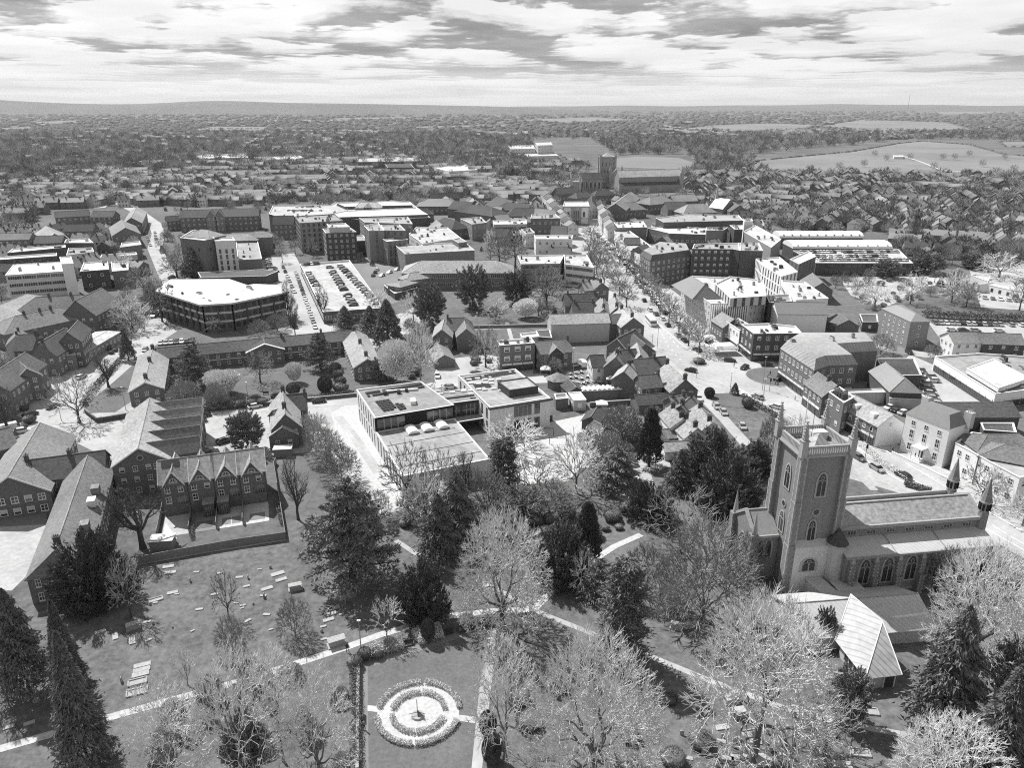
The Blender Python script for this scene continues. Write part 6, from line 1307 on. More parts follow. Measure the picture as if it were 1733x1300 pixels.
TR=[
('cedar',598,985,808,190,'great spreading cedar in the churchyard left of the silver lime'),
('lime_c',850,1062,858,182,'dense pale bare lime in the centre of the churchyard'),
('yew',716,1048,952,92,'dark upright yew beside the path above the memorial garden'),
('lime_b',1003,1335,1072,275,'huge pale bare lime at the bottom right of the memorial garden'),
('lime_d',855,1290,1068,150,'pale bare lime leaning over the right-hand garden path'),
('lime_a',1275,1290,1003,285,'broad pale lime in front of the church hall, trunk among tombs'),
('ivy_tree',1052,1118,950,78,'tall ivy-clad column of a tree beside the cross path'),
('brush',1190,1050,880,180,'wide feathery bare tree left of the church chancel'),
('open',1150,935,835,165,'flat-topped pale tree above the feathery one by the chancel'),
('brush',1090,1010,925,90,'low bushy bare tree left of the feathery one'),
('fir',745,955,838,76,'ragged conifer between the great cedar and the silver lime'),
('fir',775,925,800,84,'dark drooping conifer behind the ragged one near the school hall'),
('yew',950,985,892,105,'dark low yew to the right of the silver lime'),
('cypress',993,950,852,52,'pointed dark cypress beside the low yew'),
('cypress',1098,790,693,48,'tall dark cypress behind the playground'),('fir',1042,825,755,78,'dark layered conifer near the two parked white cars'),
('spruce',1148,830,762,58,'pointed conifer between two yews'),('yew',1212,808,733,135,'large dark yew by the service road'),('yew',1272,800,748,70,'dark yew nearest the church tower, upper one'),
('yew',1230,870,778,120,'large dark yew just left of the church tower'),('yew',1098,880,818,80,'smaller dark yew above the pale flat-topped tree'),
('spruce',150,1292,1072,98,'big dark spruce standing over the churchyard path at lower left'),('spruce',128,1190,1018,72,'dark spruce immediately behind the big one at lower left'),
('fir',52,1175,1000,85,'greyish ragged conifer at the left edge of the churchyard'),('mid_a',5,1165,1000,80,'grey bare tree cut by the left edge'),
('yew',165,1022,908,135,'round black yew at the foot of the long brick wing'),('open',222,1045,940,70,'sprawling bare tree on the right side of the round black yew'),
('lime_d',300,1340,1140,150,'pale bare tree at bottom left below the churchyard path'),('lime_d',415,1345,1085,185,'tall pale bare tree at bottom, left of the memorial garden'),
('lime_d',545,1345,1115,150,'pale bare tree leaning toward the memorial garden wall'),('lime_d',480,1290,1070,110,'pale bare tree straddling the churchyard path'),
('holm',420,1325,1215,75,'dark evergreen bush tangled in the pale trees at the bottom'),
('open',388,1050,965,55,'small dark bare tree alone in the graveyard grass'),('fan',655,1078,1012,68,'small fan-shaped pale tree by the garden corner'),('brush',500,1078,1012,60,'small misty bare tree in the graveyard'),
('fan',318,1160,1092,42,'thin bare sapling near the row of flat tombs'),('brush',395,1110,1040,50,'faint bushy sapling in mid graveyard'),
('lime_b',1640,1130,915,190,'large pale bare tree in front of the church nave'),('lime_d',1740,1105,925,130,'pale bare tree at the right edge below the church'),('brush',1600,1010,925,80,'bushy bare tree against the nave wall'),
('fir',1588,1245,1030,125,'drooping evergreen right of the hipped hall wing'),('spruce',1670,1345,1130,150,'dark layered conifer at the lower right corner'),('cedar',1725,1290,1150,130,'dark conifer at the right edge, lower corner'),
('holm',1700,1180,1090,80,'black evergreen behind the corner conifers'),('lime_b',1600,1370,1225,210,'pale bare tree along the bottom right edge'),('open',1395,1275,1180,130,'low pale thorny tree among the tombs right of the broad lime'),
('holm',1432,1222,1135,70,'dark holly beside the hall wing'),('holm',1392,1085,1030,34,'narrow dark evergreen against the hall roof'),
('oak',242,928,805,120,'heavy bare oak with thick trunk left of the terrace'),('tall',505,880,770,58,'tall dark bare tree on the lawn right of the terrace'),
('brush',530,745,700,62,'bushy bare tree in the belt beside the school drive, upper'),('brush',553,780,725,68,'bushy bare tree in the belt beside the school drive, middle'),('brush',578,815,752,72,'bushy bare tree in the belt beside the school drive, lower'),
('open',690,862,745,100,'tall thin bare tree at the corner of the school hall'),('tall',790,850,765,70,'bare tree in front of the school hall, middle'),('brush',640,880,830,50,'low bare bush by the school yard wall'),
('open',745,862,758,80,'thin bare tree rising before the school hall roof'),('mid_b',722,888,795,85,'bushy bare tree at the front wall of the school hall'),
('ivy_tree',852,855,745,48,'ivy-choked tree between school hall and playground'),('mid_b',870,765,710,110,'misty bare tree below the school link'),('open',905,845,785,125,'sprawling bare tree on the playground edge'),
('mid_b',975,835,728,90,'round misty bare tree on the playground corner'),('brush',930,870,815,90,'dense bush tree below the playground'),('mid_a',885,880,815,80,'dull bare tree mass below the playground, left'),('mid_a',830,905,795,90,'twiggy bare tree below the school hall'),
('brush',700,880,830,60,'low bushy tree at the head of the churchyard'),('mid_b',985,1005,930,50,'small bare tree by the light path'),('fir',1010,1010,950,60,'ragged evergreen left of the ivy column'),
('cedar',330,655,583,78,'layered conifer in the almshouse court, left one'),('cedar',543,625,562,64,'layered conifer in the almshouse court, right one'),
('blossom_tree',378,668,626,62,'white blossoming tree on the almshouse lawn'),('pale_shrub',315,688,648,55,'pale leafy tree near the almshouse wing'),('pale_shrub',368,690,652,42,'pale leafy tree by the court wall'),
('open',441,648,592,60,'bare tree in front of the almshouse pediment'),('blossom_tree',498,648,614,30,'small blossoming sapling on the almshouse lawn'),
('topiary',497,668,648,24,'pale clipped dome beside the court wall'),('dark_topiary',551,664,637,26,'dark clipped dome beside the court wall'),
('garden_conifer',658,590,508,62,'dark bushy conifer behind the right almshouse wing'),('fir',628,565,518,40,'dark conifer left of the bushy one, by the parking deck'),('holm',727,552,483,56,'dark round tree in front of the hipped office, left'),('holm',800,522,452,66,'black round tree in front of the hipped office, middle'),('holm',874,515,460,54,'black round tree in front of the hipped office, right'),
('blossom_tree',889,538,506,42,'bright blossoming tree on the sports lawn'),('mid_a',925,522,445,74,'tall bare tree behind the bright blossoming one'),('mid_b',838,542,498,52,'bare tree between the two black round trees'),('fir',585,558,518,36,'dark conifer in front of the parking deck'),
('blossom_tree',672,648,577,64,'blossoming tree beside the right almshouse wing'),('mid_b',712,652,540,70,'tall pale bare tree by the tile-roofed villa'),('mid_a',822,622,552,60,'bare tree left of the three-storey shops'),('holm',645,645,606,32,'dark clipped tree at the right almshouse gable'),
('open',135,716,632,105,'wide bare pollard on the pavement corner'),('tall',184,655,592,48,'bare many-stemmed tree on the verge'),('garden_conifer',218,610,562,28,'small dark fir on the forecourt'),('oak',15,735,645,70,'dark bare tree cut by the left edge'),
('holm',420,762,698,62,'dark round evergreen in the car court'),('brush',250,800,765,50,'ivy bush at the foot of the gabled block'),('mid_b',1005,780,720,70,'pale bushy tree in the rough garden'),('pale_shrub',1052,745,690,70,'pale spring shrub in the rough garden, upper'),('pale_shrub',1030,790,735,60,'pale spring shrub in the rough garden, lower'),
('mid_a',275,545,470,60,'dark tree at the left corner of the polygon office'),('garden_conifer',262,530,478,45,'dark conifer by the bending road'),('mid_b',225,560,495,70,'large misty tree above the queue of cars'),('garden_conifer',335,468,415,60,'dark garden conifer below the blank brick office'),('mid_a',300,470,425,60,'bare tree at the bend of the road'),
('mid_a',245,500,450,60,'bare tree left of the road bend'),('mid_b',215,470,425,40,'pale bare tree at the flat offices'),('open',560,640,600,20,'little sapling by the court wall'),
('tall',492,540,470,26,'bare roadside tree left of the parking deck, upper'),('tall',547,540,480,30,'bare roadside tree at the parking deck corner'),('tall',500,570,500,24,'bare roadside tree left of the deck, lower'),('mid_b',700,545,490,50,'bare tree at the ramp of the deck'),('mid_b',640,530,485,50,'bare tree over the end of the deck'),
('mid_a',845,450,392,50,'bare courtyard tree, left of a pair'),('mid_a',872,452,388,56,'bare courtyard tree, right of a pair'),('mid_b',830,440,385,30,'slim bare courtyard tree'),
('mid_b',1540,515,460,46,'bare tree in the works yard, left'),('mid_b',1610,512,455,58,'large bare tree in the works yard'),('mid_a',1635,520,475,40,'bare tree beside the large works-yard one'),('mid_a',1725,525,468,46,'bare tree at the right edge of the works yard'),('mid_b',1480,520,478,60,'misty bare tree left of the Georgian block'),('brush',1490,600,565,48,'bush at the left of the Georgian block'),('open',1660,850,790,85,'bare tree in front of the white terrace'),
('holm',1500,470,440,46,'dark tree at the deck end'),('holm',1565,462,428,60,'black tree beyond the works yard, left'),('holm',1650,455,430,50,'black tree beyond the works yard, middle'),('mid_b',1690,470,425,80,'hazy bare tree beyond the works yard'),
('garden_conifer',1243,668,648,16,'tiny dark clipped tree on the roundabout'),('dark_topiary',1200,673,656,18,'dark clipped cone by the service road'),('green_shrub',1265,690,672,20,'dark shrub at the head of the verge'),('green_shrub',1182,615,606,20,'low planting on the small roundabout'),
('mid_b',1345,760,700,60,'thin bare tree behind the church tower'),('brush',1300,770,700,40,'bare bush left of the church tower'),('mid_b',1730,890,830,60,'small tree in the corner by the street'),
('brush',1260,980,900,70,'bare bush against the chancel wall'),('brush',1145,1045,970,70,'low bush under the feathery tree'),
('mid_b',340,610,565,30,'slender bare tree behind the almshouse range'),('brush',470,560,530,40,'hedge tree behind the council office'),('brush',440,575,540,40,'bush below the council office front'),('mid_b',365,560,530,40,'bare tree before the council office'),
]
for s_ in TR: tree(*s_)
GL=[('green_shrub',600,1130,26),('green_shrub',618,1115,24),('green_shrub',640,1112,20),('pale_shrub',660,1100,26),('green_shrub',790,1060,26)]
O_=['first','second','third','fourth','fifth','sixth','seventh','eighth','ninth','tenth','eleventh']
for k,(kd,x,y,wp) in enumerate(GL): tree(kd,x,y,y-wp*.7,wp,'leafy shrub at the top of the memorial garden, %s from the left'%O_[k],'shrubs along the memorial garden border')
tree('dark_topiary',725,1086,1048,24,'egg-shaped dark clipped bush between the two garden benches'); tree('dark_topiary',826,1245,1205,30,'dark clipped bush beside the right garden path, upper'); tree('dark_topiary',832,1290,1248,34,'dark clipped bush beside the right garden path, lower')
for k,(x,y) in enumerate(((574,690-28),(577,652),(572,640),(568,628),(580,664))): tree('topiary' if k%2 else 'green_shrub',x,y,y-14,20,'rounded shrub beside the right almshouse wing, planted %s'%['nearest the road','farthest back','second from back','third from back','second from road'][k],'rounded shrubs beside the right almshouse wing')
for k,x in enumerate(range(300,460,18)): tree('green_shrub',x,700-(x-300)*.1,688-(x-300)*.1,20,'low shrub against the almshouse court wall, %s from the left'%O_[k],'shrubs along the court wall')
# street trees either side of the market
O_=['first','second','third','fourth','fifth','sixth','seventh','eighth','ninth','tenth','eleventh']
for k,(x,y) in enumerate(((1000,402),(1008,418),(1000,430),(1016,434),(1027,452),(1010,455),(1037,472),(1022,478),(1048,492),(1060,512))): tree('street',x,y+8,y-24-(y-400)*.10,34+(y-400)*.06,'bare tree on the left of the market street, %s from the far end'%O_[k],'street trees, market left side')
for k,(x,y) in enumerate(((1040,425),(1048,440),(1060,455),(1075,470),(1088,486),(1103,503),(1117,520),(1132,540),(1148,560),(1165,578),(1183,590))): tree('street',x,y+8,y-30-(y-440)*.12,34+(y-440)*.08,'bare tree on the right of the market street, %s from the far end'%O_[k],'street trees, market right side')
for k,(x,y) in enumerate(((465,415),(478,435),(500,420),(520,410),(530,425))): tree('street',x,y+10,y-24,22,'thin bare tree in the street by the brick flats, %s from the left'%O_[k],'street trees by the brick flats')
# clipped garden ring hedges and other hedges
def hedge(name,label,pts,w_,h,n,mat,size=.22,cat='hedge',group=None,world=False):
    q=[Vector(p[:2]) if world else Vector(P(*p)[:2]) for p in pts]; g=np.random.RandomState(len(label)*7+n); L=[(q[i+1]-q[i]).length for i in range(len(q)-1)]; tot=sum(L); C=[]
    for _ in range(n):
        s=g.uniform(0,tot); i=0
        while i<len(L)-1 and s>L[i]: s-=L[i]; i+=1
        d=(q[i+1]-q[i]).normalized(); nn=Vector((-d.y,d.x)); p=q[i]+d*s+nn*g.uniform(-.5,.5)*w_; zz_=h*g.uniform(0,1)**.5*g.uniform(.8,1.08); C.append((p.x,p.y,zz_))
    o=q[0]; C=np.array(C)-np.array([o.x,o.y,0]); me=leaf_mesh(name,C,np.tile([0,0,.4],(n,1)),size,mat,n,.7,1.0)
    ob=link(name,me,None,(o.x,o.y,0)); tag(ob,label,cat,group); occ_seg(q[0],q[-1],w_/2); return ob
sg=[(.14,1.53,'upper right'),(1.59,3.02,'upper left'),(3.30,4.69,'lower left'),(4.75,6.02,'lower right')]
for a0,a1,nm in sg:
    for r_,lb in((6.1,'outer'),(3.9,'inner')):
        pts=[(GC[0]+math.cos(a0+(a1-a0)*i/10)*r_,GC[1]+math.sin(a0+(a1-a0)*i/10)*r_) for i in range(11)]
        hedge('clipped_hedge','pale clipped hedge arc, %s %s, of the circular garden bed'%(lb,nm),pts,.85,.7,int(2600*(r_/6)),leaf_h,.15,world=True,group='hedge arcs of the circular bed')
hedge('hedge','pale flowering border hedge left of the left garden bench',[(622,1111),(655,1101),(682,1093)],2.6,1.5,5200,leaf_h,.2); hedge('hedge','pale flowering border hedge around the egg-shaped bush',[(703,1086),(725,1078),(748,1073)],3.4,1.5,5200,leaf_h,.2); hedge('hedge','dark hedge right of the right garden bench',[(775,1070),(830,1056)],1.6,1.3,2200,leaf_m,.25); hedge('hedge','rough dark hedge down the left side of the memorial garden',[(600,1120),(602,1200),(603,1300)],1.6,1.6,3600,leaf_d)
hedge('hedge','long dark hedge above the car park full of cars',[(1560,536),(1620,540),(1790,545)],3,3.2,4000,leaf_d,.6); hedge('hedge','dark hedge along the almshouse court road wall',[(290,700),(440,684),(600,667)],1.6,1.4,3000,leaf_d,.3)
hedge('hedge','hedge between service road and main road',[(1255,672),(1310,705),(1340,730)],1.6,1.5,2500,leaf_m,.3); hedge('hedge','hedge at the corner lawn beside the wide bare pollard',[(205,612),(165,655),(140,690)],2,1.6,2500,twig_d,.4); hedge('hedge','flowering front hedge above the dashed road beside the church',[(1455,752),(1500,790),(1540,815)],2.2,1.0,3500,blossom,.22)
hedge('hedge','dark hedge beside the flowering one by the church',[(1530,822),(1575,835)],1.5,1.3,1500,leaf_d,.3); hedge('hedge','clipped hedge on the lane beside the long brick wing',[(182,775),(172,860)],1.6,1.8,2600,leaf_m,.3); hedge('hedge','hedge in front of the car court gate',[(330,715),(350,712)],2,1.6,1500,leaf_d,.3)
hedge('hedge','planting strip between first and second terrace yards',[(325,880),(325,915)],.8,1.2,900,leaf_d,.22); hedge('hedge','planting strip right of the end terrace yard',[(468,850),(478,890)],1.0,1.2,1200,leaf_m,.22)
wall_line('garden_wall','low brick wall along the court road','wall',[(290,704),(440,688),(604,671)],1.1,.35,brick_d,stone); wall_line('garden_wall','brick wall enclosing the corner lawn','wall',[(145,700),(165,716),(222,706)],1.4,.35,brick_d,brick_l); wall_line('garden_wall','left wall of the memorial garden','wall',[(607,1120),(605,1310)],1.0,.35,brick_l,stone)
wall_line('garden_wall','brick wall round the sports lawn','wall',[(770,557),(935,553),(930,545)],1.2,.4,brick,stone); wall_line('fence','metal fence in front of the right school block','fence',[(880,722),(935,712)],1.8,.08,metal_d)
# ================================================================ VEHICLES
def side(mb,prof,w0,w1,mi):
    """extrude a side profile [(x,z,halfwidth)]"""
    n=len(prof); vs_=[(x,-h,z_) for x,z_,h in prof]+[(x,h,z_) for x,z_,h in prof]
    mb.add(vs_,[tuple(range(n)),tuple(range(2*n-1,n-1,-1))]+[(i,n+i,n+(i+1)%n,(i+1)%n) for i in range(n)],mi)
CM={}
def car_meshes(kind):
    if kind in CM: return CM[kind]
    L,Wd,Hh=(4.3,.88,1.48) if kind=='car' else (5.2,.98,2.25)
    b=MB(); hl=L/2
    if kind=='car':
        side(b,[(-hl,.35,.78),(-hl+.05,.85,.84),(-hl+.35,.95,.88),(-.9,1.0,.88),(.95,.98,.88),(hl-.35,.80,.84),(hl,.62,.78),(hl,.32,.78),(hl-.5,.22,.84),(-hl+.5,.22,.84)],0,0,0)
        side(b,[(-1.25,1.38,.60),(-.9,1.47,.64),(.35,1.46,.64),(.55,1.40,.62),(.5,1.36,.62),(-1.2,1.34,.6)],0,0,0)
        g=MB(); side(g,[(-1.95,.96,.80),(-1.3,1.40,.63),(.5,1.40,.63),(1.25,.96,.80)],0,0,0)
    else:
        side(b,[(-hl,.35,.95),(-hl,2.1,.9),(-hl+.2,2.25,.86),(1.2,2.25,.86),(1.9,1.3,.92),(hl,1.0,.9),(hl,.35,.9)],0,0,0)
        g=MB(); side(g,[(1.15,1.35,.94),(1.15,2.0,.90),(1.32,2.15,.86),(1.93,1.32,.93)],0,0,0)
    wh=MB()
    for sx in(-1,1):
        for sy in(-1,1): wh.tube((sx*L*.31,sy*(Wd-.16),.33),(sx*L*.31,sy*(Wd+.02),.33),.33,.33,10)
    one=MB(); one.add([(x,y-(Wd-.16),z_) for x,y,z_ in []],[]); one.tube((0,-.1,0),(0,.1,0),.33,.33,10); one.tube((0,-.11,0),(0,.11,0),.18,.18,8,1)
    hd=MB(); hd.box(0,0,-.08,.12,.34,.16)
    bodies={}
    for c,mt in(('white',car_w),('silver',car_s),('grey',car_g),('black',car_k)):
        allm=MB(); allm.v=list(b.v);allm.f=list(b.f);allm.m=[0]*len(b.f); allm.add(g.v,g.f,1); allm.add(wh.v,wh.f,2)
        bodies[c]=(b.mesh(kind+'_body_'+c,[mt]),allm.mesh(kind+'_'+c,[mt,glass,rubber]))
    CM[kind]=(bodies,g.mesh(kind+'_windows',[glass]),one.mesh(kind+'_wheel',[rubber,metal]),hd.mesh(kind+'_light',[trim]),L,Wd); return CM[kind]
NCAR=0
def car(px,py,px2,py2,col,label,group=None,z=0.05,kind='car',detail=True,world=None,yaw=None):
    global NCAR
    bodies,gm,wm,hm,L,Wd=car_meshes(kind)
    if world: X,Y=world
    else: X,Y,_=P(px,py,z)
    if yaw is None: x2,y2,_=P(px2,py2,z); yaw=math.atan2(y2-Y,x2-X)
    nm='parked_van' if kind=='van' else 'car'
    if detail:
        e=link(nm,None,None,(X,Y,z)); e.rotation_euler=(0,0,yaw); tag(e,label,kind,group)
        link('body',bodies[col][0],e); link('windows',gm,e)
        for sx in(-1,1):
            for sy in(-1,1): link('wheel',wm,e,(sx*L*.31,sy*(Wd-.1),.33))
        for sy in(-1,1): link('headlight',hm,e,(L/2-.03,sy*.6,.66))
    else:
        e=link(nm,bodies[col][1],None,(X,Y,z)); e.rotation_euler=(0,0,yaw); tag(e,label,kind,group)
    NCAR+=1; return e
CL=['silver','white','grey','black','silver','grey','white','silver','white']
CN={'white':'white','silver':'silver','grey':'dark grey','black':'black'}
CARS=[(540,681,575,678,'black','black car driving past the school drive entrance'),(588,668,620,665,'black','black saloon in front of the right almshouse wing'),(1060,824,1068,835,'white','white car under the conifer, left of two','c'),(1078,819,1088,828,'white','white car under the conifer, right of two'),
(1528,808,1500,793,'black','black estate car driving past the church on the dashed road'),(1182,676,1192,690,'white','white car parked opposite the cottages, first in line'),(1212,690,1220,700,'silver','silver car parked opposite the cottages, second in line'),(1224,700,1232,712,'silver','silver car parked opposite the cottages, third in line'),(1256,724,1264,738,'silver','silver car parked opposite the cottages, last near the yews'),
(1169,629,1150,625,'black','black car entering the small roundabout'),(1235,612,1260,614,'black','black car passing the brick corner block'),(1260,624,1245,632,'black','black hatchback circling the large roundabout'),(1298,620,1320,620,'black','black car leaving the large roundabout'),(1282,674,1268,668,'silver','silver car hidden by the shrub at the verge head'),(1313,691,1290,684,'white','white car on the main road behind the church pinnacle'),
(1100,526,1092,518,'white','white car in the queue, leftmost lane head'),(1110,533,1102,525,'grey','grey car in the queue beside the bus'),(1121,541,1112,532,'white','bright white car in the queue ahead of the black one'),(1130,552,1120,542,'black','black saloon in the queue on the market street'),(1147,569,1138,560,'silver','silver car nearing the pale traffic island'),(1158,578,1148,570,'black','black car beside the pale traffic island'),(1180,594,1168,588,'grey','grey car turning by the white marquee'),(1090,510,1085,504,'black','dark car farthest up the market street queue'),
(52,704,70,698,'black','black car at the mouth of the road by the bare pollard'),(90,690,110,682,'grey','blurred grey car moving past the bare pollard'),(138,640,150,634,'silver','silver car in front of the villa forecourt'),(38,732,60,728,'white','white car beside the long hall roof'),(38,865,44,852,'silver','silver car in the marked bays below the hall gable'),(0,870,6,858,'grey','grey car in the marked bays cut by the left edge'),(176,842,178,850,'black','black car in the lane beside the long brick wing'),
(380,749,396,744,'black','black car in the gated car court'),(346,765,362,762,'silver','silver car behind the terrace'),(345,705,360,703,'black','black car parked by the court hedge'),(470,672,485,670,'black','dark car parked left of the triple-gabled house'),(432,690,450,687,'white','white car beside the car-court evergreen'),(430,676,420,677,'black','black car parked on the road by the lawn lamp'),
(762,657,780,655,'white','white car behind the school link'),(740,638,742,648,'white','white car in the playground lot, left'),(806,634,820,632,'grey','dark car in the playground lot, by the bare tree'),(763,608,765,615,'black','black car backing toward the pitched store'),(805,600,828,598,'black','black car parked under the bare tree by the shops'),(850,612,870,610,'white','white car in front of the three-storey shops'),(973,620,985,618,'white','white car in front of the little cottage'),
(243,605,236,612,'white','white car in the lane queue, second'),(232,612,226,620,'silver','silver car in the lane queue, third'),(246,594,240,602,'grey','grey car in the lane queue, first'),
(1538,598,1548,606,'black','black car on the side street by the Georgian block'),(1577,690,1600,700,'white','white car nearest the dark brick hall'),(1468,744,1,1,'black','x')]
for c in CARS[:-1]: car(c[0],c[1],c[2],c[3],c[4],c[5])
car(261,536,250,545,'white','white van at the head of the lane queue',kind='van'); car(1240,598,1262,600,'silver','small silver van behind the white marquee',kind='van') if 0 else None
car(148,640,160,634,'white','white van parked by the long hall roof',kind='van') if 0 else car(22,728,40,724,'white','white van parked above the long hall roof',kind='van')
ORD=['first','second','third','fourth','fifth','sixth','seventh','eighth','ninth','tenth','eleventh','twelfth','thirteenth','fourteenth','fifteenth','sixteenth','seventeenth','eighteenth','nineteenth','twentieth']+['%d%s'%(i,{1:'st',2:'nd',3:'rd'}.get(i%10,'th')) for i in range(21,60)]
def row(x0,y0,x1,y1,n,where,z=.05,detail=False,turn=90,skip=.1,group=None,seed=1,frm='left'):
    r=random.Random(seed); a=Vector(P(x0,y0,z)[:2]);b=Vector(P(x1,y1,z)[:2]); d=math.atan2((b-a).y,(b-a).x); k2=0
    for k in range(n):
        if r.random()<skip: continue
        p=a.lerp(b,(k+.5)/n); c=r.choice(CL); k2+=1
        car(0,0,0,0,c,'%s car, %s from %s, %s'%(CN[c],ORD[k2-1],frm,where),group or 'cars in the '+where,z,world=(p.x,p.y),yaw=d+R(turn)+r.choice([0,math.pi])*(turn==90),detail=detail)
DZ=4.35
row(557,452,600,520,15,'left middle row on the bright deck',DZ,seed=2,frm='far end'); row(575,450,640,517,16,'right middle row on the bright deck',DZ,seed=3,frm='far end')
row(520,462,536,486,6,'left edge row on the bright deck',DZ,seed=4,frm='far end',skip=0); row(514,449,540,447,5,'far row on the bright deck',DZ,seed=5)
row(1352,428,1520,427,30,'back row on the two-level deck',5.85,seed=6); row(1380,435,1500,434,22,'middle row on the two-level deck',5.85,seed=7); row(1385,441,1535,441,26,'front row on the two-level deck',5.85,seed=8)
row(1578,548,1733,552,17,'long row under the dark hedge',seed=9,detail=True); row(1600,560,1700,562,5,'sparse row opposite the dark hedge',seed=10,turn=0,detail=True,skip=.2)
row(500,460,535,560,14,'roadside line by the parking deck',turn=0,seed=12,frm='far end',skip=.05); row(478,450,500,500,6,'line opposite the parking deck road',turn=0,seed=13,frm='far end'); row(452,440,462,470,5,'small lot beside the low flat wing',seed=14,frm='far end'); row(462,452,470,470,3,'small lot by the roadside trees',seed=15,frm='far end')
row(1553,625,1585,690,8,'row facing the white showroom',seed=16,frm='far end',detail=True,skip=0); row(1570,636,1582,650,2,'pair of dark cars by the showroom',seed=17,frm='far end',detail=True,skip=0)
row(268,583,330,578,7,'row behind the almshouse range',seed=18,detail=True,skip=0); row(500,352,545,350,10,'distant rooftop car park, back row',12.2,seed=19); row(486,358,545,358,12,'far rooftop car park, front row',12.2,seed=20)
row(1500,690,1560,712,5,'yard behind the white gabled shop',seed=21,detail=True); row(1330,705,1500,805,6,'far lane of the road past the church',turn=0,seed=31,detail=True,skip=.5); row(1255,665,1330,640,3,'curve of the large roundabout',turn=0,seed=32,detail=True,skip=.3); row(690,450,640,470,4,'lane before the theatre',turn=0,seed=33); row(1120,520,1165,570,4,'right kerb of the market street',turn=0,seed=34,skip=.1); row(1460,465,1560,466,9,'works yard upper edge',seed=35); row(1660,505,1740,512,6,'works yard right side',seed=36); row(90,590,170,560,6,'villa forecourt',seed=37,turn=70); row(1060,460,1095,500,5,'market street kerb right side',turn=0,seed=38); row(246,392,256,420,4,'bending road, left lane',turn=0,seed=22,frm='far end',skip=0); row(262,392,264,408,3,'bending road, right lane',turn=0,seed=23,frm='far end',skip=0)
row(630,470,640,455,3,'street beside the ramp block',turn=0,seed=24,frm='near end',skip=0); row(600,444,612,440,2,'corner by the cube flats',seed=25,skip=0); row(1010,400,1045,455,9,'market street kerb by the stalls',turn=0,seed=26,frm='far end'); row(690,452,700,446,2,'lane beside the theatre',turn=0,seed=27,skip=0)
# bus
X,Y,_=P(1101,548); x2,y2,_=P(1089,534); yv=math.atan2(y2-Y,x2-X); t=T('bus','white-roofed bus waiting at the stop on the market street','bus',(X,Y)); m=MB(); m.box(X,Y,.4,10,2.5,2.6,yv); t.part('body',m,car_w); m=MB(); m.box(X,Y,1.5,10.06,2.56,.95,yv); t.part('windows',m,glass)
for s in(-3,3):
    for q_ in(-1.1,1.1):
        c=Vector((X,Y))+Vector((math.cos(yv),math.sin(yv)))*s+Vector((-math.sin(yv),math.cos(yv)))*q_; v=Vector((-math.sin(yv),math.cos(yv)))*.15; m=MB(); m.tube((c.x-v.x,c.y-v.y,.5),(c.x+v.x,c.y+v.y,.5),.5,.5,10); t.part('wheel',m,rubber)
OCC.append((X,Y,4))
# marquee and market stalls
def stall(x,y,sx,sy,h,label,name='market_stall',group=None,yaw=0,goods=True):
    X,Y,_=P(x,y); t=T(name,label,'marquee' if name=='marquee' else 'stall',(X,Y),group); m=MB(); m.box(X,Y,h,sx,sy,h*.35,yaw,0,.15 if name!='marquee' else .7); m.box(X,Y,h-.35,sx,sy,.35,yaw); t.part('canopy',m,canvas); m=MB()
    c,s=math.cos(yaw),math.sin(yaw)
    for a_ in(-.48,.48):
        for b_ in(-.48,.48): u_,v_=a_*sx,b_*sy; m.tube((X+u_*c-v_*s,Y+u_*s+v_*c,0),(X+u_*c-v_*s,Y+u_*s+v_*c,h),.05,.05,5)
    t.part('frame',m,metal)
    if goods: m=MB(); m.box(X,Y,.0,sx*.8,sy*.5,.9,yaw); t.part('counter',m,cloth_d)
stall(1224,598,9,6,2.6,'large white marquee on the pavement before the brick corner block','marquee',yaw=R(8),goods=False); stall(1200,580,4,3.4,2.4,'white canopy stall under the street trees near the marquee')
for k in range(22):
    x=1012+k*4.4+rnd.uniform(-2,2);y=398+k*4.6+rnd.uniform(-2,2); stall(x,y,3.2,3.2,2.3,'white canopied market stall, %s from the far end of the left line'%ORD[k],group='market stalls',yaw=R(rnd.uniform(-40,-20)))
for k in range(9):
    x=1096+k*3.8;y=492+k*5; stall(x,y,3,3,2.3,'white canopied market stall, %s from the far end of the right line'%ORD[k],group='market stalls',yaw=R(-35))
for k,(x,y,lb) in enumerate(((923,634,'white square canopy beside the eight-sided pavilion'),(1034,650,'white lean-to canopy at the right of the beer garden'),(985,622,'white-topped hut beside the little cottage'),(1018,689+5,'white low shelter roof in the rough garden'))): stall(x,y,3.4,3,2.3,lb,'canopy_shelter',goods=False)
# beer garden tables with parasol-white tops
for k in range(26):
    x=965+(k%9)*10+rnd.uniform(-3,3);y=633+(k//9)*8+rnd.uniform(-2,2); X,Y,_=P(x,y); t=T('picnic_table','pale picnic table in the crowded beer garden','table',(X,Y),'picnic tables in the beer garden'); m=MB(); a_=rnd.uniform(0,3); m.box(X,Y,.7,1.6,.75,.06,a_); t.part('tabletop',m,gravel); m=MB()
    for s in(-.7,.7): m.box(X-math.sin(a_)*s,Y+math.cos(a_)*s,.4,1.6,.28,.05,a_)
    t.part('bench',m,gravel); m=MB(); m.box(X,Y,0,.1,1.3,.7,a_); t.part('leg',m,metal_d)
patch('beer_garden',soil,[(950,628),(1050,622),(1075,655),(985,660),(955,650)],.026)
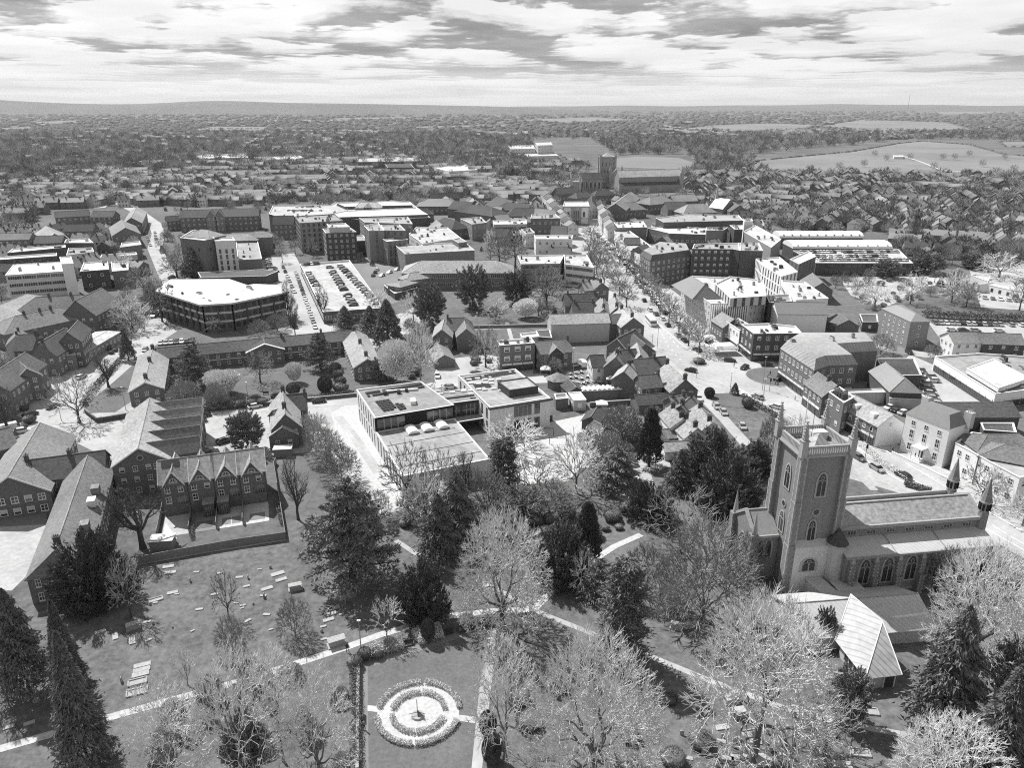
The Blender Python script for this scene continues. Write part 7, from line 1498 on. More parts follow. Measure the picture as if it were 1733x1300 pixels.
# ================================================================ CHURCHYARD FURNITURE
def tomb(px,py,dirx,diry,kind,label,group=None,s=1.0):
    X,Y,_=P(px,py); x2,y2,_=P(px+dirx,py+diry); yv=math.atan2(y2-Y,x2-X)
    nm={'chest':'chest_tomb','slab':'ledger_stone','head':'gravestone','cross':'gravestone','kerb':'kerbed_grave'}[kind]; t=T(nm,label,'tomb' if kind!='head' else 'gravestone',(X,Y),group)
    m=MB()
    if kind=='chest':
        m.box(X,Y,0,2.3*s,1.2*s,.25,yv); m.box(X,Y,.2,1.9*s,.85*s,.75*s,yv); t.part('chest',m,stone); m=MB(); m.box(X,Y,.2+.75*s,2.2*s,1.1*s,.16,yv); t.part('lid',m,tombm)
    elif kind=='slab': m.box(X,Y,0,2.1*s,.95*s,.18,yv); t.part('slab',m,tombm)
    elif kind=='kerb':
        for a_,b_,l_,w_ in((0,.55,2.3,.16),(0,-.55,2.3,.16),(1.1,0,.16,1.1),(-1.1,0,.16,1.1)): m.box(X+(a_*math.cos(yv)-b_*math.sin(yv))*s,Y+(a_*math.sin(yv)+b_*math.cos(yv))*s,0,l_*s,w_*s,.25,yv)
        t.part('kerb',m,tombm); m=MB(); m.box(X,Y,0,2*s,.9*s,.1,yv); t.part('bed',m,stone)
    elif kind=='cross': m.box(X,Y,0,.8,.6,.4,yv); m.box(X,Y,.4,.25,.25,1.5*s,yv); m.box(X,Y,1.2*s,.95,.22,.24,yv); t.part('cross',m,stone)
    else:
        pts=[(-.38,0),(.38,0),(.38,.85),(.25,1.05),(0,1.15),(-.25,1.05),(-.38,.85)]; c,q_=math.cos(yv),math.sin(yv); n_=len(pts)
        vs_=[(X+x*c*s+.07*q_,Y+x*q_*s-.07*c,z_*s) for x,z_ in pts]+[(X+x*c*s-.07*q_,Y+x*q_*s+.07*c,z_*s) for x,z_ in pts]; m.add(vs_,[tuple(range(n_)),tuple(range(2*n_-1,n_-1,-1))]+[(i,(i+1)%n_,n_+(i+1)%n_,n_+i) for i in range(n_)]); t.part('headstone',m,stone)
TB=[(570,1092,10,-3,'chest','large pale table tomb beside the path above the garden',1.35),(232,1172,20,-5,'kerb','nearest of the kerbed graves beside the path, lower left',1.3),(233,1155,20,-5,'kerb','second kerbed grave beside the path, lower left',1.2),(238,1142,20,-5,'slab','flat slab behind the two kerbed graves',1.2),(240,1134,20,-5,'slab','upper flat slab of the stepped row at lower left',1.2),(241,1127,20,-5,'slab','topmost flat slab of the stepped row at lower left',1.2),
(226,1064,20,-6,'chest','white tomb under the stump in the left graveyard',1.0),(264,1016,20,-6,'kerb','kerbed grave near the top of the left graveyard',1.0),(292,1004,20,-4,'slab','pale slab right of the upper kerbed grave',.9),(285,960,20,-3,'slab','nearest pale slab below the long fence',1.0),(288,970,20,-3,'slab','second pale slab below the long fence',1.0),(500,998,20,-4,'chest','pale low tomb in the middle of the graveyard',1.1),(452,997,20,-6,'slab','small slab left of the pale low tomb',1.0),(470,972,20,-6,'slab','upper pale slab in mid graveyard',1.2),(476,982,20,-6,'slab','lower pale slab in mid graveyard',1.0),(195,1078,3,20,'slab','narrow white kerb strip left of the white tomb',.9),(224,1085,2,20,'slab','long white kerb strip below the white tomb',1.0),(170,1070,20,-8,'slab','thin stone strip beside the dark spruce',.8),
(560,1040,20,-6,'slab','flat stone in the row near the shrub, lower',.9),(556,1050,20,-6,'slab','flat stone in the row near the shrub, lowest',.9),(566,1030,20,-6,'slab','flat stone in the row near the shrub, upper',.9),
(1145,1064,14,3,'chest','box tomb alone on the shaded grass under the feathery tree',1.0),(1237,1190,20,-3,'chest','upper tomb under the broad lime',1.0),(1247,1212,20,-3,'chest','dark-sided tomb under the broad lime',1.1),(1270,1243,20,-3,'kerb','kerbed tomb close to the lime trunk',1.1),(1222,1232,20,-3,'slab','slab left of the kerbed tomb under the lime',1.0),(1290,1292,20,-3,'chest','tomb at the foot of the lime trunk',1.1),(1470,1205,20,2,'kerb','kerbed grave on the grass before the hall wing',1.2),(1455,1275,20,2,'kerb','kerbed grave at the bottom near the thorny tree',1.2),(1425,1295,20,2,'slab','slab at the very bottom near the thorny tree',1.2),(1446,1238,4,-1,'head','white headstone standing right of the thorny tree',1.3),(1343,1215,4,-1,'head','pale headstone under the low thorny tree',1.0),
(62,1188,14,-8,'cross','white fallen cross left of the dark spruce',.9),(50,1225,18,-6,'slab','small white stone near the path at far left',.7),(15,1232,18,-6,'slab','pale stone cut by the left edge',.7),(206,1155,2,-6,'head','thin dark stone left of the kerbed graves',.9),(447,1012,2,-6,'head','dark leaning stone in mid graveyard',1.0),(585,1020,2,-6,'head','small dark headstone near the great cedar',.8),(322,985,2,-6,'head','small dark headstone near the upper slabs',.8),(420,980,2,-6,'head','small dark headstone below the fence',.8),(1240,930,4,-2,'head','weathered headstone beside the chancel',1),(1010,905,4,-2,'head','small headstone at the head of the light path',.8),(1062,885,4,-2,'head','small dark headstone by the car park verge',.8)]
for x,y,dx_,dy_,kd,lb,s_ in TB: tomb(x,y,dx_,dy_,kd,lb,s=s_)
rr=random.Random(77)
for k in range(46):
    x=rr.uniform(240,650);y=rr.uniform(960,1090)
    if inpoly(x,y,[(250,955),(480,925),(600,1000),(640,1060),(430,1120),(250,1180),(180,1130)]): GR.append((x,bpy.data.objects)) if 0 else tomb(x,y,20,-5+rr.uniform(-6,6),rr.choice(['slab','head','slab']),'low weathered grave marker in the rough graveyard grass','weathered grave markers',s=rr.uniform(.35,.65))
for k in range(24):
    x=rr.uniform(1150,1340);y=rr.uniform(1240,1300); tomb(x,y,20,3,rr.choice(['slab','head']),'low grave marker in the grass below the broad lime','grave markers below the broad lime',s=rr.uniform(.5,.8))
def bench(px,py,px2,py2,label,mat=metal_d):
    X,Y,_=P(px,py);x2,y2,_=P(px2,py2); yv=math.atan2(y2-Y,x2-X); t=T('park_bench',label,'bench',(X,Y)); m=MB(); m.box(X,Y,.42,1.8,.5,.06,yv); t.part('seat',m,mat); m=MB(); o=Vector((-math.sin(yv),math.cos(yv)))*.27; m.box(X+o.x,Y+o.y,.5,1.8,.06,.5,yv); t.part('backrest',m,mat)
    for s in(-.75,.75): m=MB(); m.box(X+math.cos(yv)*s,Y+math.sin(yv)*s,0,.08,.5,.42,yv); t.part('leg',m,mat)
bench(691,1093,705,1090,'dark bench left of the egg-shaped bush'); bench(758,1074,772,1071,'dark bench right of the egg-shaped bush'); bench(543,1118-25+20,557,1110,'dark bench on the path near the bushy sapling') if 0 else bench(405,1166,420,1162,'dark bench by the churchyard path among pale trees')
bench(612,1216,612,1226,'dark bench at the left border of the memorial garden'); bench(450,668,462,667,'small bench on the almshouse lawn')
# sundial
X,Y,_=P(707,1213); t=T('sundial','big metal sundial with upright gnomon at the centre of the round bed','sundial',(X,Y)); m=MB(); m.tube((X,Y,.05),(X,Y,.35),1.0,.9,16); t.part('base',m,stone); m=MB()
q=[(-.9,.35),(.5,.35),(-.5,2.6),(-.9,2.3)]; m.add([(X+x_*.2-.04,Y-x_,z_) for x_,z_ in q]+[(X+x_*.2+.04,Y-x_,z_) for x_,z_ in q],[(0,1,2,3),(7,6,5,4),(0,4,5,1),(1,5,6,2),(2,6,7,3),(3,7,4,0)]); t.part('gnomon',m,metal_d); m=MB()
for s in(-1,1): m.tube((X,Y,.8),(X+s*1.3,Y-.3,.7),.05,.04,5)
t.part('arm',m,metal_d)
# lamps, signals
def lamp(px,py,top,label,arm=0,mat=metal,group=None):
    X,Y,_=P(px,py); h=height_at((px,py),top); t=T('street_lamp',label,'lamp post',(X,Y),group); m=MB(); m.tube((X,Y,0),(X,Y,h),.10,.06,6); 
    if arm: m.tube((X,Y,h),(X+arm,Y,h+.2),.05,.05,5)
    t.part('pole',m,mat); m=MB(); m.box(X+arm,Y,h+.05,.6,.3,.18); t.part('lamp_head',m,trim)
for a_ in ((213,694,656,'lamp post by the left almshouse gable'),(420,676,648,'lamp post on the almshouse lawn edge'),(1178,640,578,'tall lamp post on the junction before the roundabout'),(1290,688,642,'tall lamp post on the main road verge'),(1235,667,632,'short ornate lamp post on the verge head'),(611,1098,1052,'lamp post on the churchyard path near the garden corner'),(1112,590,540,'tall dark lamp post beside the inn'),(1103,592,566,'short lamp post beside the inn'),(1275,690,665,'thin sign post near the zebra crossing'),(970,640,590,'lamp post between shops and beer garden'),(1655,600,562,'white pole between the cottages'),(1500,650,628,'thin pole by the back yard store'),(1290,660,605,'pole in front of the mansard hall'),(104,712,690,'lamp post by the bare pollard'),(808,585,530,'lamp post on the sports lawn'),(1466,752,735,'thin post by the traffic lights'),(1183,560,530,'lamp post under the street trees'),(1045,560,510,'lamp post behind the brown-roofed shop')): lamp(*a_)
for x,y,tp,lb in((1468,756,722,'traffic light at the church side of the main road'),(1464,775,752,'lower traffic light on the near kerb'),(1302,662,640,'traffic light at the zebra crossing')):
    X,Y,_=P(x,y); h=height_at((x,y),tp); t=T('traffic_light',lb,'traffic light',(X,Y)); m=MB(); m.tube((X,Y,0),(X,Y,h),.07,.06,6); t.part('pole',m,metal_d); m=MB(); m.box(X,Y-.15,h-1.1,.4,.3,1.1); t.part('signal_head',m,dark)
for gp in('weathered grave markers','grave markers below the broad lime','picnic tables in the beer garden'):
    ob=[o for o in COL.objects if o.get('group')==gp]; ob.sort(key=lambda o:proj(*o.location)[0])
    for i_,o in enumerate(ob): o['label']={'w':'low weathered grave marker in the rough grass','g':'low grave marker below the broad lime','p':'pale picnic table in the beer garden'}[gp[0]]+', %s from the left'%(ORD[i_])
# goal frames in the playground
for k,(x,y,lb) in enumerate(((927,737,'small climbing frame at the back of the playground'),(944,752,'larger climbing frame on the bright playground'))):
    X,Y,_=P(x,y); t=T('climbing_frame',lb,'climbing frame',(X,Y)); m=MB(); w_=1.6+k*.6
    for a_ in(-w_,w_):
        for b_ in(-.5,.5): m.tube((X+a_,Y+b_,0),(X+a_,Y+b_,2.0),.05,.05,5)
    t.part('posts',m,metal_d); m=MB()
    for b_ in(-.5,.5): m.tube((X-w_,Y+b_,2),(X+w_,Y+b_,2),.05,.05,5)
    for q_ in range(5): m.tube((X-w_+q_*w_/2,Y-.5,2),(X-w_+q_*w_/2,Y+.5,2),.04,.04,5)
    t.part('top_bars',m,metal_d)
# ================================================================ PEOPLE
def body_mesh(name,stride,mats):
    me=bpy.data.meshes.new(name+'_cage')
    V=[(0,0,.95),(0,0,1.15),(0,0,1.38),(0,0,1.50),(0,0.01,1.62),(0,.015,1.74),(.1,0,.92),(.11,stride*.5,.5),(.11,stride*.75,.08),(.11,stride*.75+.14,.04),(-.1,0,.92),(-.11,-stride*.4,.5),(-.11,-stride*.9,.1),(-.11,-stride*.9+.14,.04),(.2,0,1.42),(.25,-stride*.2,1.15),(.26,-stride*.35+.08,.9),(.26,-stride*.35+.1,.8),(-.2,0,1.42),(-.25,stride*.2,1.15),(-.26,stride*.35+.08,.9),(-.26,stride*.35+.1,.8)]
    Ed=[(0,1),(1,2),(2,3),(3,4),(4,5),(0,6),(6,7),(7,8),(8,9),(0,10),(10,11),(11,12),(12,13),(2,14),(14,15),(15,16),(16,17),(2,18),(18,19),(19,20),(20,21)]
    Rd=[.15,.14,.15,.06,.095,.085,.095,.07,.05,.045,.095,.07,.05,.045,.06,.05,.035,.03,.06,.05,.035,.03]
    me.from_pydata(V,Ed,[]); o=bpy.data.objects.new(name+'_cage',me); COL.objects.link(o); sk=o.modifiers.new('s','SKIN'); 
    if not me.skin_vertices: 
        o.data.skin_vertices.add() if hasattr(me.skin_vertices,'add') else None
    for i,r_ in enumerate(Rd): me.skin_vertices[0].data[i].radius=(r_,r_*.85); me.skin_vertices[0].data[i].use_root=(i==0)
    su=o.modifiers.new('u','SUBSURF'); su.levels=1; su.render_levels=1
    dg=bpy.context.evaluated_depsgraph_get(); ev=o.evaluated_get(dg); m2=bpy.data.meshes.new_from_object(ev); m2.name=name
    bpy.data.objects.remove(o); m2.materials.clear()
    for q_ in mats: m2.materials.append(q_)
    for p in m2.polygons:
        z_=p.center.z; p.material_index=0 if z_<.95 else (2 if z_>1.5 or (z_<.88 and abs(p.center.x)>.21) else 1)
        if z_>1.70 or (z_>1.58 and p.center.y<-.03): p.material_index=3
    return m2
try:
    BM=[body_mesh('walker_dark',.3,[cloth_d,cloth_d,skin,dark]),body_mesh('stander_dark',.06,[cloth_d,metal,skin,dark]),body_mesh('walker_light',.3,[metal_d,cloth_l,skin,metal_d])]
    PP=[(1345,678,2,'person in pale top striding across the road toward the roundabout'),(1312,652,1,'person at the left of a pair beside the crossing'),(1316,654,0,'person at the right of a pair beside the crossing'),(1303,636,0,'person standing by the large roundabout kerb'),(1299,640,2,'person in pale clothes by the large roundabout'),(1278,688,0,'dark-clothed person on the verge path'),(1195,608,1,'dark-clothed person on the pavement left of the marquee'),(1101,509,0,'person walking up the market pavement'),(1110,516,1,'person by the stalls near the taxi queue'),(1510,766,0,'dark figure with bag beside the Georgian house wall'),(1637,664,0,'person standing at the showroom door'),(1641,700,1,'person on the lane below the showroom'),(588,1104,0,'person walking the churchyard path by the big table tomb'),(717,1099,1,'person in the memorial garden by the egg-shaped bush'),(617,1236,1,'person seated near the left garden border'),(1548,776,0,'dark-clothed person in the Georgian porch'),(22,716,0,'person beside the pale van'),(203,712,0,'person walking by the lane entrance, left'),(207,714,0,'person walking by the lane entrance, right'),(1242,622,1,'person waiting at the marquee corner')]
    for x,y,k,lb in PP: X,Y,_=P(x,y); o=link('person',BM[k],None,(X,Y,.06)); o.rotation_euler=(0,0,rnd.uniform(0,6.28)); tag(o,lb,'person')
    SH=[]
    for k in range(60):
        f_=rnd.random(); x=1010+f_*190+rnd.uniform(-7,7);y=392+f_*185+rnd.uniform(-3,3)
        if x<1100+(y-500)*1.0-14 and y>500: x+=20
        X,Y,_=P(x,y); o=link('person',BM[rnd.randrange(3)],None,(X,Y,.06)); o.rotation_euler=(0,0,rnd.uniform(0,6.28)); SH.append((y,tag(o,'x','person','market shoppers')))
    SH.sort(key=lambda q:q[0])
    for i_,q in enumerate(SH): q[1]['label']='tiny shopper in the market street, %s from its far end'%(ORD[i_] if i_<20 else '%dth'%(i_+1))
except Exception as ex_: print('people failed',ex_)
# ================================================================ FAR TOWN: houses and trees one can tell apart, then the masses
def house_proto(name,L,w_,ze,zr,wl,rf,hip=False):
    a=MB(); hl,hw=L/2,w_/2
    a.add([(-hl,-hw,0),(hl,-hw,0),(hl,hw,0),(-hl,hw,0),(-hl,-hw,ze),(hl,-hw,ze),(hl,hw,ze),(-hl,hw,ze),(-hl,0,zr-.15),(hl,0,zr-.15)],[(0,1,5,4),(1,2,6,9,5),(2,3,7,6),(3,0,4,8,7)])
    for z_ in(1,3.7):
        for x_ in(-.3,.0,.3):
            for s in(-1,1): y_=s*(hw+.03); a.add([(x_*L-.5,y_,z_),(x_*L+.5,y_,z_),(x_*L+.5,y_,z_+1.3),(x_*L-.5,y_,z_+1.3)],[(0,1,2,3)],1)
    b=MB(); o=.35; rx=hl-(hw*.8 if hip else -o); b.add([(-rx,0,zr),(rx,0,zr),(hl+o,-hw-o,ze-.2),(-hl-o,-hw-o,ze-.2),(-hl-o,hw+o,ze-.2),(hl+o,hw+o,ze-.2)],[(0,1,2,3),(1,0,4,5)]+([(0,3,4),(1,5,2)] if hip else []))
    c=MB(); c.box(hl*.6,0,zr-.6,.9,.7,1.7); c.box(-hl*.6,0,zr-.6,.9,.7,1.7)
    return (a.mesh(name+'_wall',[wl,glass]),b.mesh(name+'_roof',[rf]),c.mesh(name+'_chimney',[chim]),L,w_)
HP=[house_proto('far_house_a',10,8,5.2,8.2,brick,tile),house_proto('far_house_b',9,8,5.2,8.4,render,tile,True),house_proto('far_house_c',14,8,5.4,8.4,brick_l,tile_d),house_proto('far_house_d',9,7.5,5.2,8.5,cream,tile),house_proto('far_house_e',18,8,5.4,8.2,brick,slate)]
HN=['brown-roofed brick house','white hip-roofed house','long dark-roofed house','brown-roofed cream house','slate-roofed terrace']
Z_RIGHT=[(1175,350),(1250,352),(1260,372),(1340,388),(1500,392),(1545,445),(1733,425),(1760,425),(1760,338),(1650,322),(1480,318),(1300,318),(1180,325)]
Z_LEFT=[(-30,385),(60,352),(160,342),(240,340),(300,345),(450,345),(600,338),(700,338),(900,335),(930,318),(800,300),(600,290),(350,290),(150,300),(-30,305)]
Z_MID=[(1175,350),(1235,352),(1260,370),(1300,360),(1240,325),(1180,330)]
FIELD=[[(1262,286),(1283,272),(1440,257),(1520,243),(1560,239),(1640,245),(1700,262),(1790,268),(1790,292),(1560,300),(1430,294)],[(1040,283),(1043,268),(1080,264.5),(1150,267),(1185,279),(1150,287)],[(1130,221),(1200,212),(1300,208),(1395,212),(1330,222),(1200,225)],[(1380,214),(1460,202),(1600,207),(1650,220),(1500,224)],[(305,222),(360,214),(455,214),(445,222)],[(60,206),(130,203),(132,209),(60,210)],[(480,223),(560,219),(650,220),(640,225)],[(860,203),(1000,198),(1080,203),(960,208)],[(700,214),(860,210),(860,214),(700,217)],[(880,268),(945,262),(965,275),(900,280)],[(1560,190),(1733,186),(1733,190),(1600,194)],[(100,190),(260,188),(250,191),(110,193)],[(560,200),(700,197),(690,201),(570,204)],[(1000,186),(1200,184),(1190,187),(1010,189)],[(1690,240),(1790,240),(1790,250),(1700,248)],[(0,216),(60,214),(50,219),(0,221)]]
for i,fpoly in enumerate(FIELD): patch('field',field_l if i in(1,4,9,10,11) else field,fpoly,.3)
for y0,pts in((268,[(1010,283),(1045,262),(1100,261),(1170,266),(1200,278)]),): ribbon('track',asph_d,pts,5,.34)
ribbon('track',asph_d,[(1265,284),(1380,289),(1470,290),(1640,293),(1733,296)],6,.36); ribbon('path',gravel,[(1530,264),(1560,274),(1590,286),(1640,292)],4,.38); ribbon('path',gravel,[(1690,306),(1733,315)],5,.38)
ribbon('road',rd,[(172,322),(182,340),(168,352)],9,.3); ribbon('road',field_l,[(940,264),(960,275),(975,290)],6,.3)
ribbon('road',gravel,[(80,247),(140,240),(200,243)],7,.3)
def infield(x,y): return any(inpoly(x,y,p) for p in FIELD)
ROADP=[(178,330),(200,350),(240,362),(262,378),(268,395)]
def clearroad(x,y): return all(abs(x-a)>9 or abs(y-b)>9 for a,b in ROADP)
rr=random.Random(5); cand=[]
def rows(zone,ang,n,y0,y1,x0,x1,seed):
    r=random.Random(seed); res=[]
    for _ in range(n):
        # seed a row: photo place + direction
        x=r.uniform(x0,x1);y=y1-(y1-y0)*r.random()**1.3
        if not inpoly(x,y,zone) or infield(x,y): continue
        X,Y,_=P(x,y); a=R(ang+r.gauss(0,10)+(90 if r.random()<.25 else 0)); k=r.randint(4,9); d=Vector((math.cos(a),math.sin(a))); hp=r.randrange(5)
        for j in range(k):
            q=Vector((X,Y))+d*(j*(HP[hp][3]+2.5)); q+=Vector((r.uniform(-.5,.5),r.uniform(-1,1)))
            px,py=proj(q.x,q.y,0)
            if not inpoly(px,py,zone) or infield(px,py) or not clearroad(px,py): continue
            if free(q.x,q.y,HP[hp][3]*.5): OCC.append((q.x,q.y,HP[hp][3]*.5)); res.append((q.x,q.y,a,hp if r.random()<.7 else r.randrange(5),px,py,r.uniform(.85,1.15)))
    return res
hs=rows(Z_RIGHT,62,420,318,445,1175,1750,1)+rows(Z_LEFT,8,420,290,385,-30,930,2)+rows([(740,330),(930,325),(935,400),(880,420),(760,370)],5,90,325,420,740,935,4)+rows([(1040,345),(1260,345),(1290,420),(1230,440),(1090,400)],15,70,340,440,1040,1290,5)+rows([(0,395),(240,395),(235,470),(0,480)],5,60,395,480,0,240,6)+rows([(0,500),(60,500),(40,640),(0,640)],30,12,500,640,0,60,7)+rows([(-20,340),(460,336),(460,350),(300,352),(240,350),(200,352),(90,356),(-20,392)],6,160,338,392,-30,470,3)
hs.sort(key=lambda q:q[1]); print('houses',len(hs))
def region(px,py):
    if px>1600: return 'near the right edge'
    if px>1400: return 'beyond the parking deck'
    if px>1150: return 'right of the cathedral roofs'
    if px>700: return 'behind the shopping centre'
    if px>450: return 'behind the rooftop cars'
    if px>230: return 'behind the Victorian range'
    return 'in the streets at far left'
def ordn(k):
    return ORD[k] if k<20 else '%d%s'%(k+1,'th' if 10<=(k+1)%100<=20 else {1:'st',2:'nd',3:'rd'}.get((k+1)%10,'th'))
def numbered(lst,key,xkey):
    g_={}
    for i,q in enumerate(lst): g_.setdefault(key(q),[]).append(i)
    res={}
    for kk,v in g_.items():
        v.sort(key=lambda i:xkey(lst[i]))
        for n_,i in enumerate(v): res[i]=n_
    return res
nh=numbered(hs[:300],lambda q:(HN[q[3]],region(q[4],q[5])),lambda q:q[4])
for iq,q in enumerate(hs[:300]):
    x,y,a,hp,px,py,s=q; e=link('house',None,None,(x,y,0)); e.rotation_euler=(0,0,a); e.scale=(1,1,s); rg=region(px,py); tag(e,'%s %s, %s of its kind from left'%(HN[hp],rg,ordn(nh[iq])),'house','small houses '+rg+', '+HN[hp])
    link('wall',HP[hp][0],e); link('roof',HP[hp][1],e); link('chimney',HP[hp][2],e)
def realise(name,items,protos,mats,kind='stuff'):
    """items (x,y,yaw,scale,which); protos list of (V,F,matindex)"""
    Vs=[];Fs=[];Ms=[];o=0
    for w_,(V,Fq,mi) in enumerate(protos):
        it=[i for i in items if i[4]==w_]
        if not it: continue
        A=np.array([i[:4] for i in it]); c=np.cos(A[:,2]);s=np.sin(A[:,2]); 
        X=V[None,:,0]*c[:,None]-V[None,:,1]*s[:,None]; Yy=V[None,:,0]*s[:,None]+V[None,:,1]*c[:,None]
        W=np.stack([X*A[:,3:4]+A[:,0:1],Yy*A[:,3:4]+A[:,1:2],np.repeat(V[None,:,2],len(it),0)*A[:,3:4]],-1)
        k=Fq.shape[1]; F2=(Fq[None]+(np.arange(len(it))*len(V))[:,None,None]+o).reshape(-1,k); Vs.append(W.reshape(-1,3)); Fs.append(F2); Ms.append(np.tile(mi,len(it))); o+=len(it)*len(V)
    me=np_mesh(name,np.concatenate(Vs),np.concatenate(Fs),Fs[0].shape[1],mats,np.concatenate(Ms)); ob=link(name,me); tag(ob,None,None,None,kind); return ob
far_wall=M('far_pale_wall',.25,.2,.05,.9)
# far houses mass
def hq(L,w_,ze,zr,mw,mr):
    hl,hw=L/2,w_/2; V=np.array([(-hl,-hw,0),(hl,-hw,0),(hl,hw,0),(-hl,hw,0),(-hl,-hw,ze),(hl,-hw,ze),(hl,hw,ze),(-hl,hw,ze),(-hl,0,zr),(hl,0,zr)],float); Fq=np.array([(0,1,5,4),(1,2,6,5),(2,3,7,6),(3,0,4,7),(8,9,5,4),(9,8,7,6),(4,8,7,4),(5,6,9,5)]); return V,Fq,np.array([mw]*4+[mr,mr]+[mw]*2)
protos=[hq(10,8,5,8,0,2),hq(14,9,5,8,1,3),hq(9,8,5,8,0,3),hq(24,9,6,9,1,2),hq(8,8,5,8,0,4)]
it=[(q[0],q[1],q[2],1.0,q[3]) for q in hs[300:]]
r=random.Random(9)
ZF=[[(0,238),(300,232),(500,222),(640,232),(720,262),(900,262),(900,300),(600,292),(300,292),(0,305)],[(1180,205),(1330,210),(1560,225),(1500,232),(1200,235)],[(1290,218),(1500,222),(1560,236),(1280,236)],[(940,240),(1010,238),(1100,222),(1240,232),(1200,236),(1050,236)],[(1165,300),(1500,300),(1733,310),(1733,325),(1165,325)]]
def seed_rows(zone,n,ang):
    ys=[p[1] for p in zone];xs=[p[0] for p in zone]
    for _ in range(n):
        x=r.uniform(min(xs),max(xs));y=r.uniform(min(ys),max(ys))
        if not inpoly(x,y,zone) or infield(x,y): continue
        X,Y,_=P(x,y); a=R(ang+r.gauss(0,14)); 
        for j in range(r.randint(3,8)): 
            xx,yy=X+math.cos(a)*j*14,Y+math.sin(a)*j*14; px,py=proj(xx,yy,0)
            if not infield(px,py) and free(xx,yy,4): it.append((xx,yy,a,r.uniform(.9,1.3),r.randrange(5)))
seed_rows(ZF[0],240,12); seed_rows(ZF[1],40,5); seed_rows(ZF[2],90,5); seed_rows(ZF[3],60,5); seed_rows(ZF[4],90,60)
# the long bright streets of houses climbing away at upper left centre
for (x0,y0,x1,y1,n) in((520,232,650,262,60),(540,240,640,275,50),(430,232,560,240,40),(150,248,210,275,26),(560,228,720,258,50)):
    for k in range(n): x=x0+(x1-x0)*k/n+r.uniform(-4,4);y=y0+(y1-y0)*k/n+r.uniform(-1.5,1.5); X,Y,_=P(x,y); it.append((X,Y,R(r.uniform(-20,40)),1.3,r.choice([0,2,4])))
for _ in range(60):
    x=r.uniform(0,1733);y=r.uniform(200,234); X,Y,_=P(x,y)
    if not infield(x,y):
        for j in range(r.randint(1,5)): it.append((X+j*18,Y+r.uniform(-10,10),R(r.uniform(-20,20)),r.uniform(1,2.2),r.randrange(5)))
far_h=realise('distant_houses',it,protos,[far_wall,brick_l,tile,tile_d,far_wall]); far_h['label']='scattered small houses fading toward the horizon'
# individual trees through the streets, nearest first
def crownproto(seed,n,Rr,H,size,asp,jit,tilt=.6,lump=.3):
    C,v=shell(seed,n,Rr,Rr,.8,H,.45,lump); g=np.random.RandomState(seed); v=v.copy(); v[:,2]+=tilt; d=v+g.normal(0,jit,v.shape); d/=np.linalg.norm(d,axis=1,keepdims=True); s=np.cross(d,g.normal(0,1,v.shape)); s/=np.linalg.norm(s,axis=1,keepdims=True); L=size*g.uniform(.6,1.4,(n,1))
    V=np.stack([C-d*L*.5-s*L*asp*.5,C-d*L*.5+s*L*asp*.5,C+d*L*.6],1).reshape(-1,3); return V,np.arange(3*n).reshape(-1,3),n
ti=[]
def scatter(zone,n,seed,sz,dark=.2,power=1.0,avoid=True,ever=.12):
    r=random.Random(seed); ys=[p[1] for p in zone];xs=[p[0] for p in zone]; k=0;tries=0
    while k<n and tries<n*6:
        tries+=1; x=r.uniform(min(xs),max(xs));y=min(ys)+(max(ys)-min(ys))*r.random()**power
        if not inpoly(x,y,zone) or infield(x,y) or not clearroad(x,y): continue
        X,Y,_=P(x,y); s=r.uniform(*sz)
        if avoid and not free(X,Y,2.2*s): continue
        q=r.random(); w_=2 if q<ever else (1 if q<ever+dark else 0); ti.append((X,Y,r.uniform(0,6.28),s,w_,x,y)); k+=1
scatter(Z_RIGHT,900,31,(.45,1.05),.3,1.0,True,.16); scatter(Z_LEFT,560,32,(.5,1.15),.35,1.0,True,.12)
scatter(Z_LEFT,420,33,(.35,.7),.4,1.0,False,.2); scatter(Z_RIGHT,420,34,(.35,.65),.4,1.0,False,.2)
for x0,x1,y0,y1,n,sz in((-20,1760,300,352,150,(.7,1.2)),(-20,760,330,352,70,(.7,1.1)),(880,1000,285,318,60,(.8,1.3)),(1160,1300,285,330,60,(.8,1.4)),(1000,1170,318,324,12,(.6,.9)),(830,960,270,315,70,(.8,1.3)),(1480,1733,298,325,70,(.8,1.3)),(1290,1480,296,318,50,(.7,1.2)),(700,900,270,300,90,(.8,1.2)),(540,640,300,340,30,(.7,1.0)),(300,460,325,350,30,(.6,1.0)),(0,60,330,400,24,(.7,1.1)),(40,330,300,345,60,(.8,1.3)),(1270,1500,390,400,14,(.6,.9)),(1500,1760,425,450,34,(.7,1.1)),(1160,1300,236,290,70,(1,1.5))):
    scatter([(x0,y0),(x1,y0),(x1,y1),(x0,y1)],n,x0+y0,sz,.3)
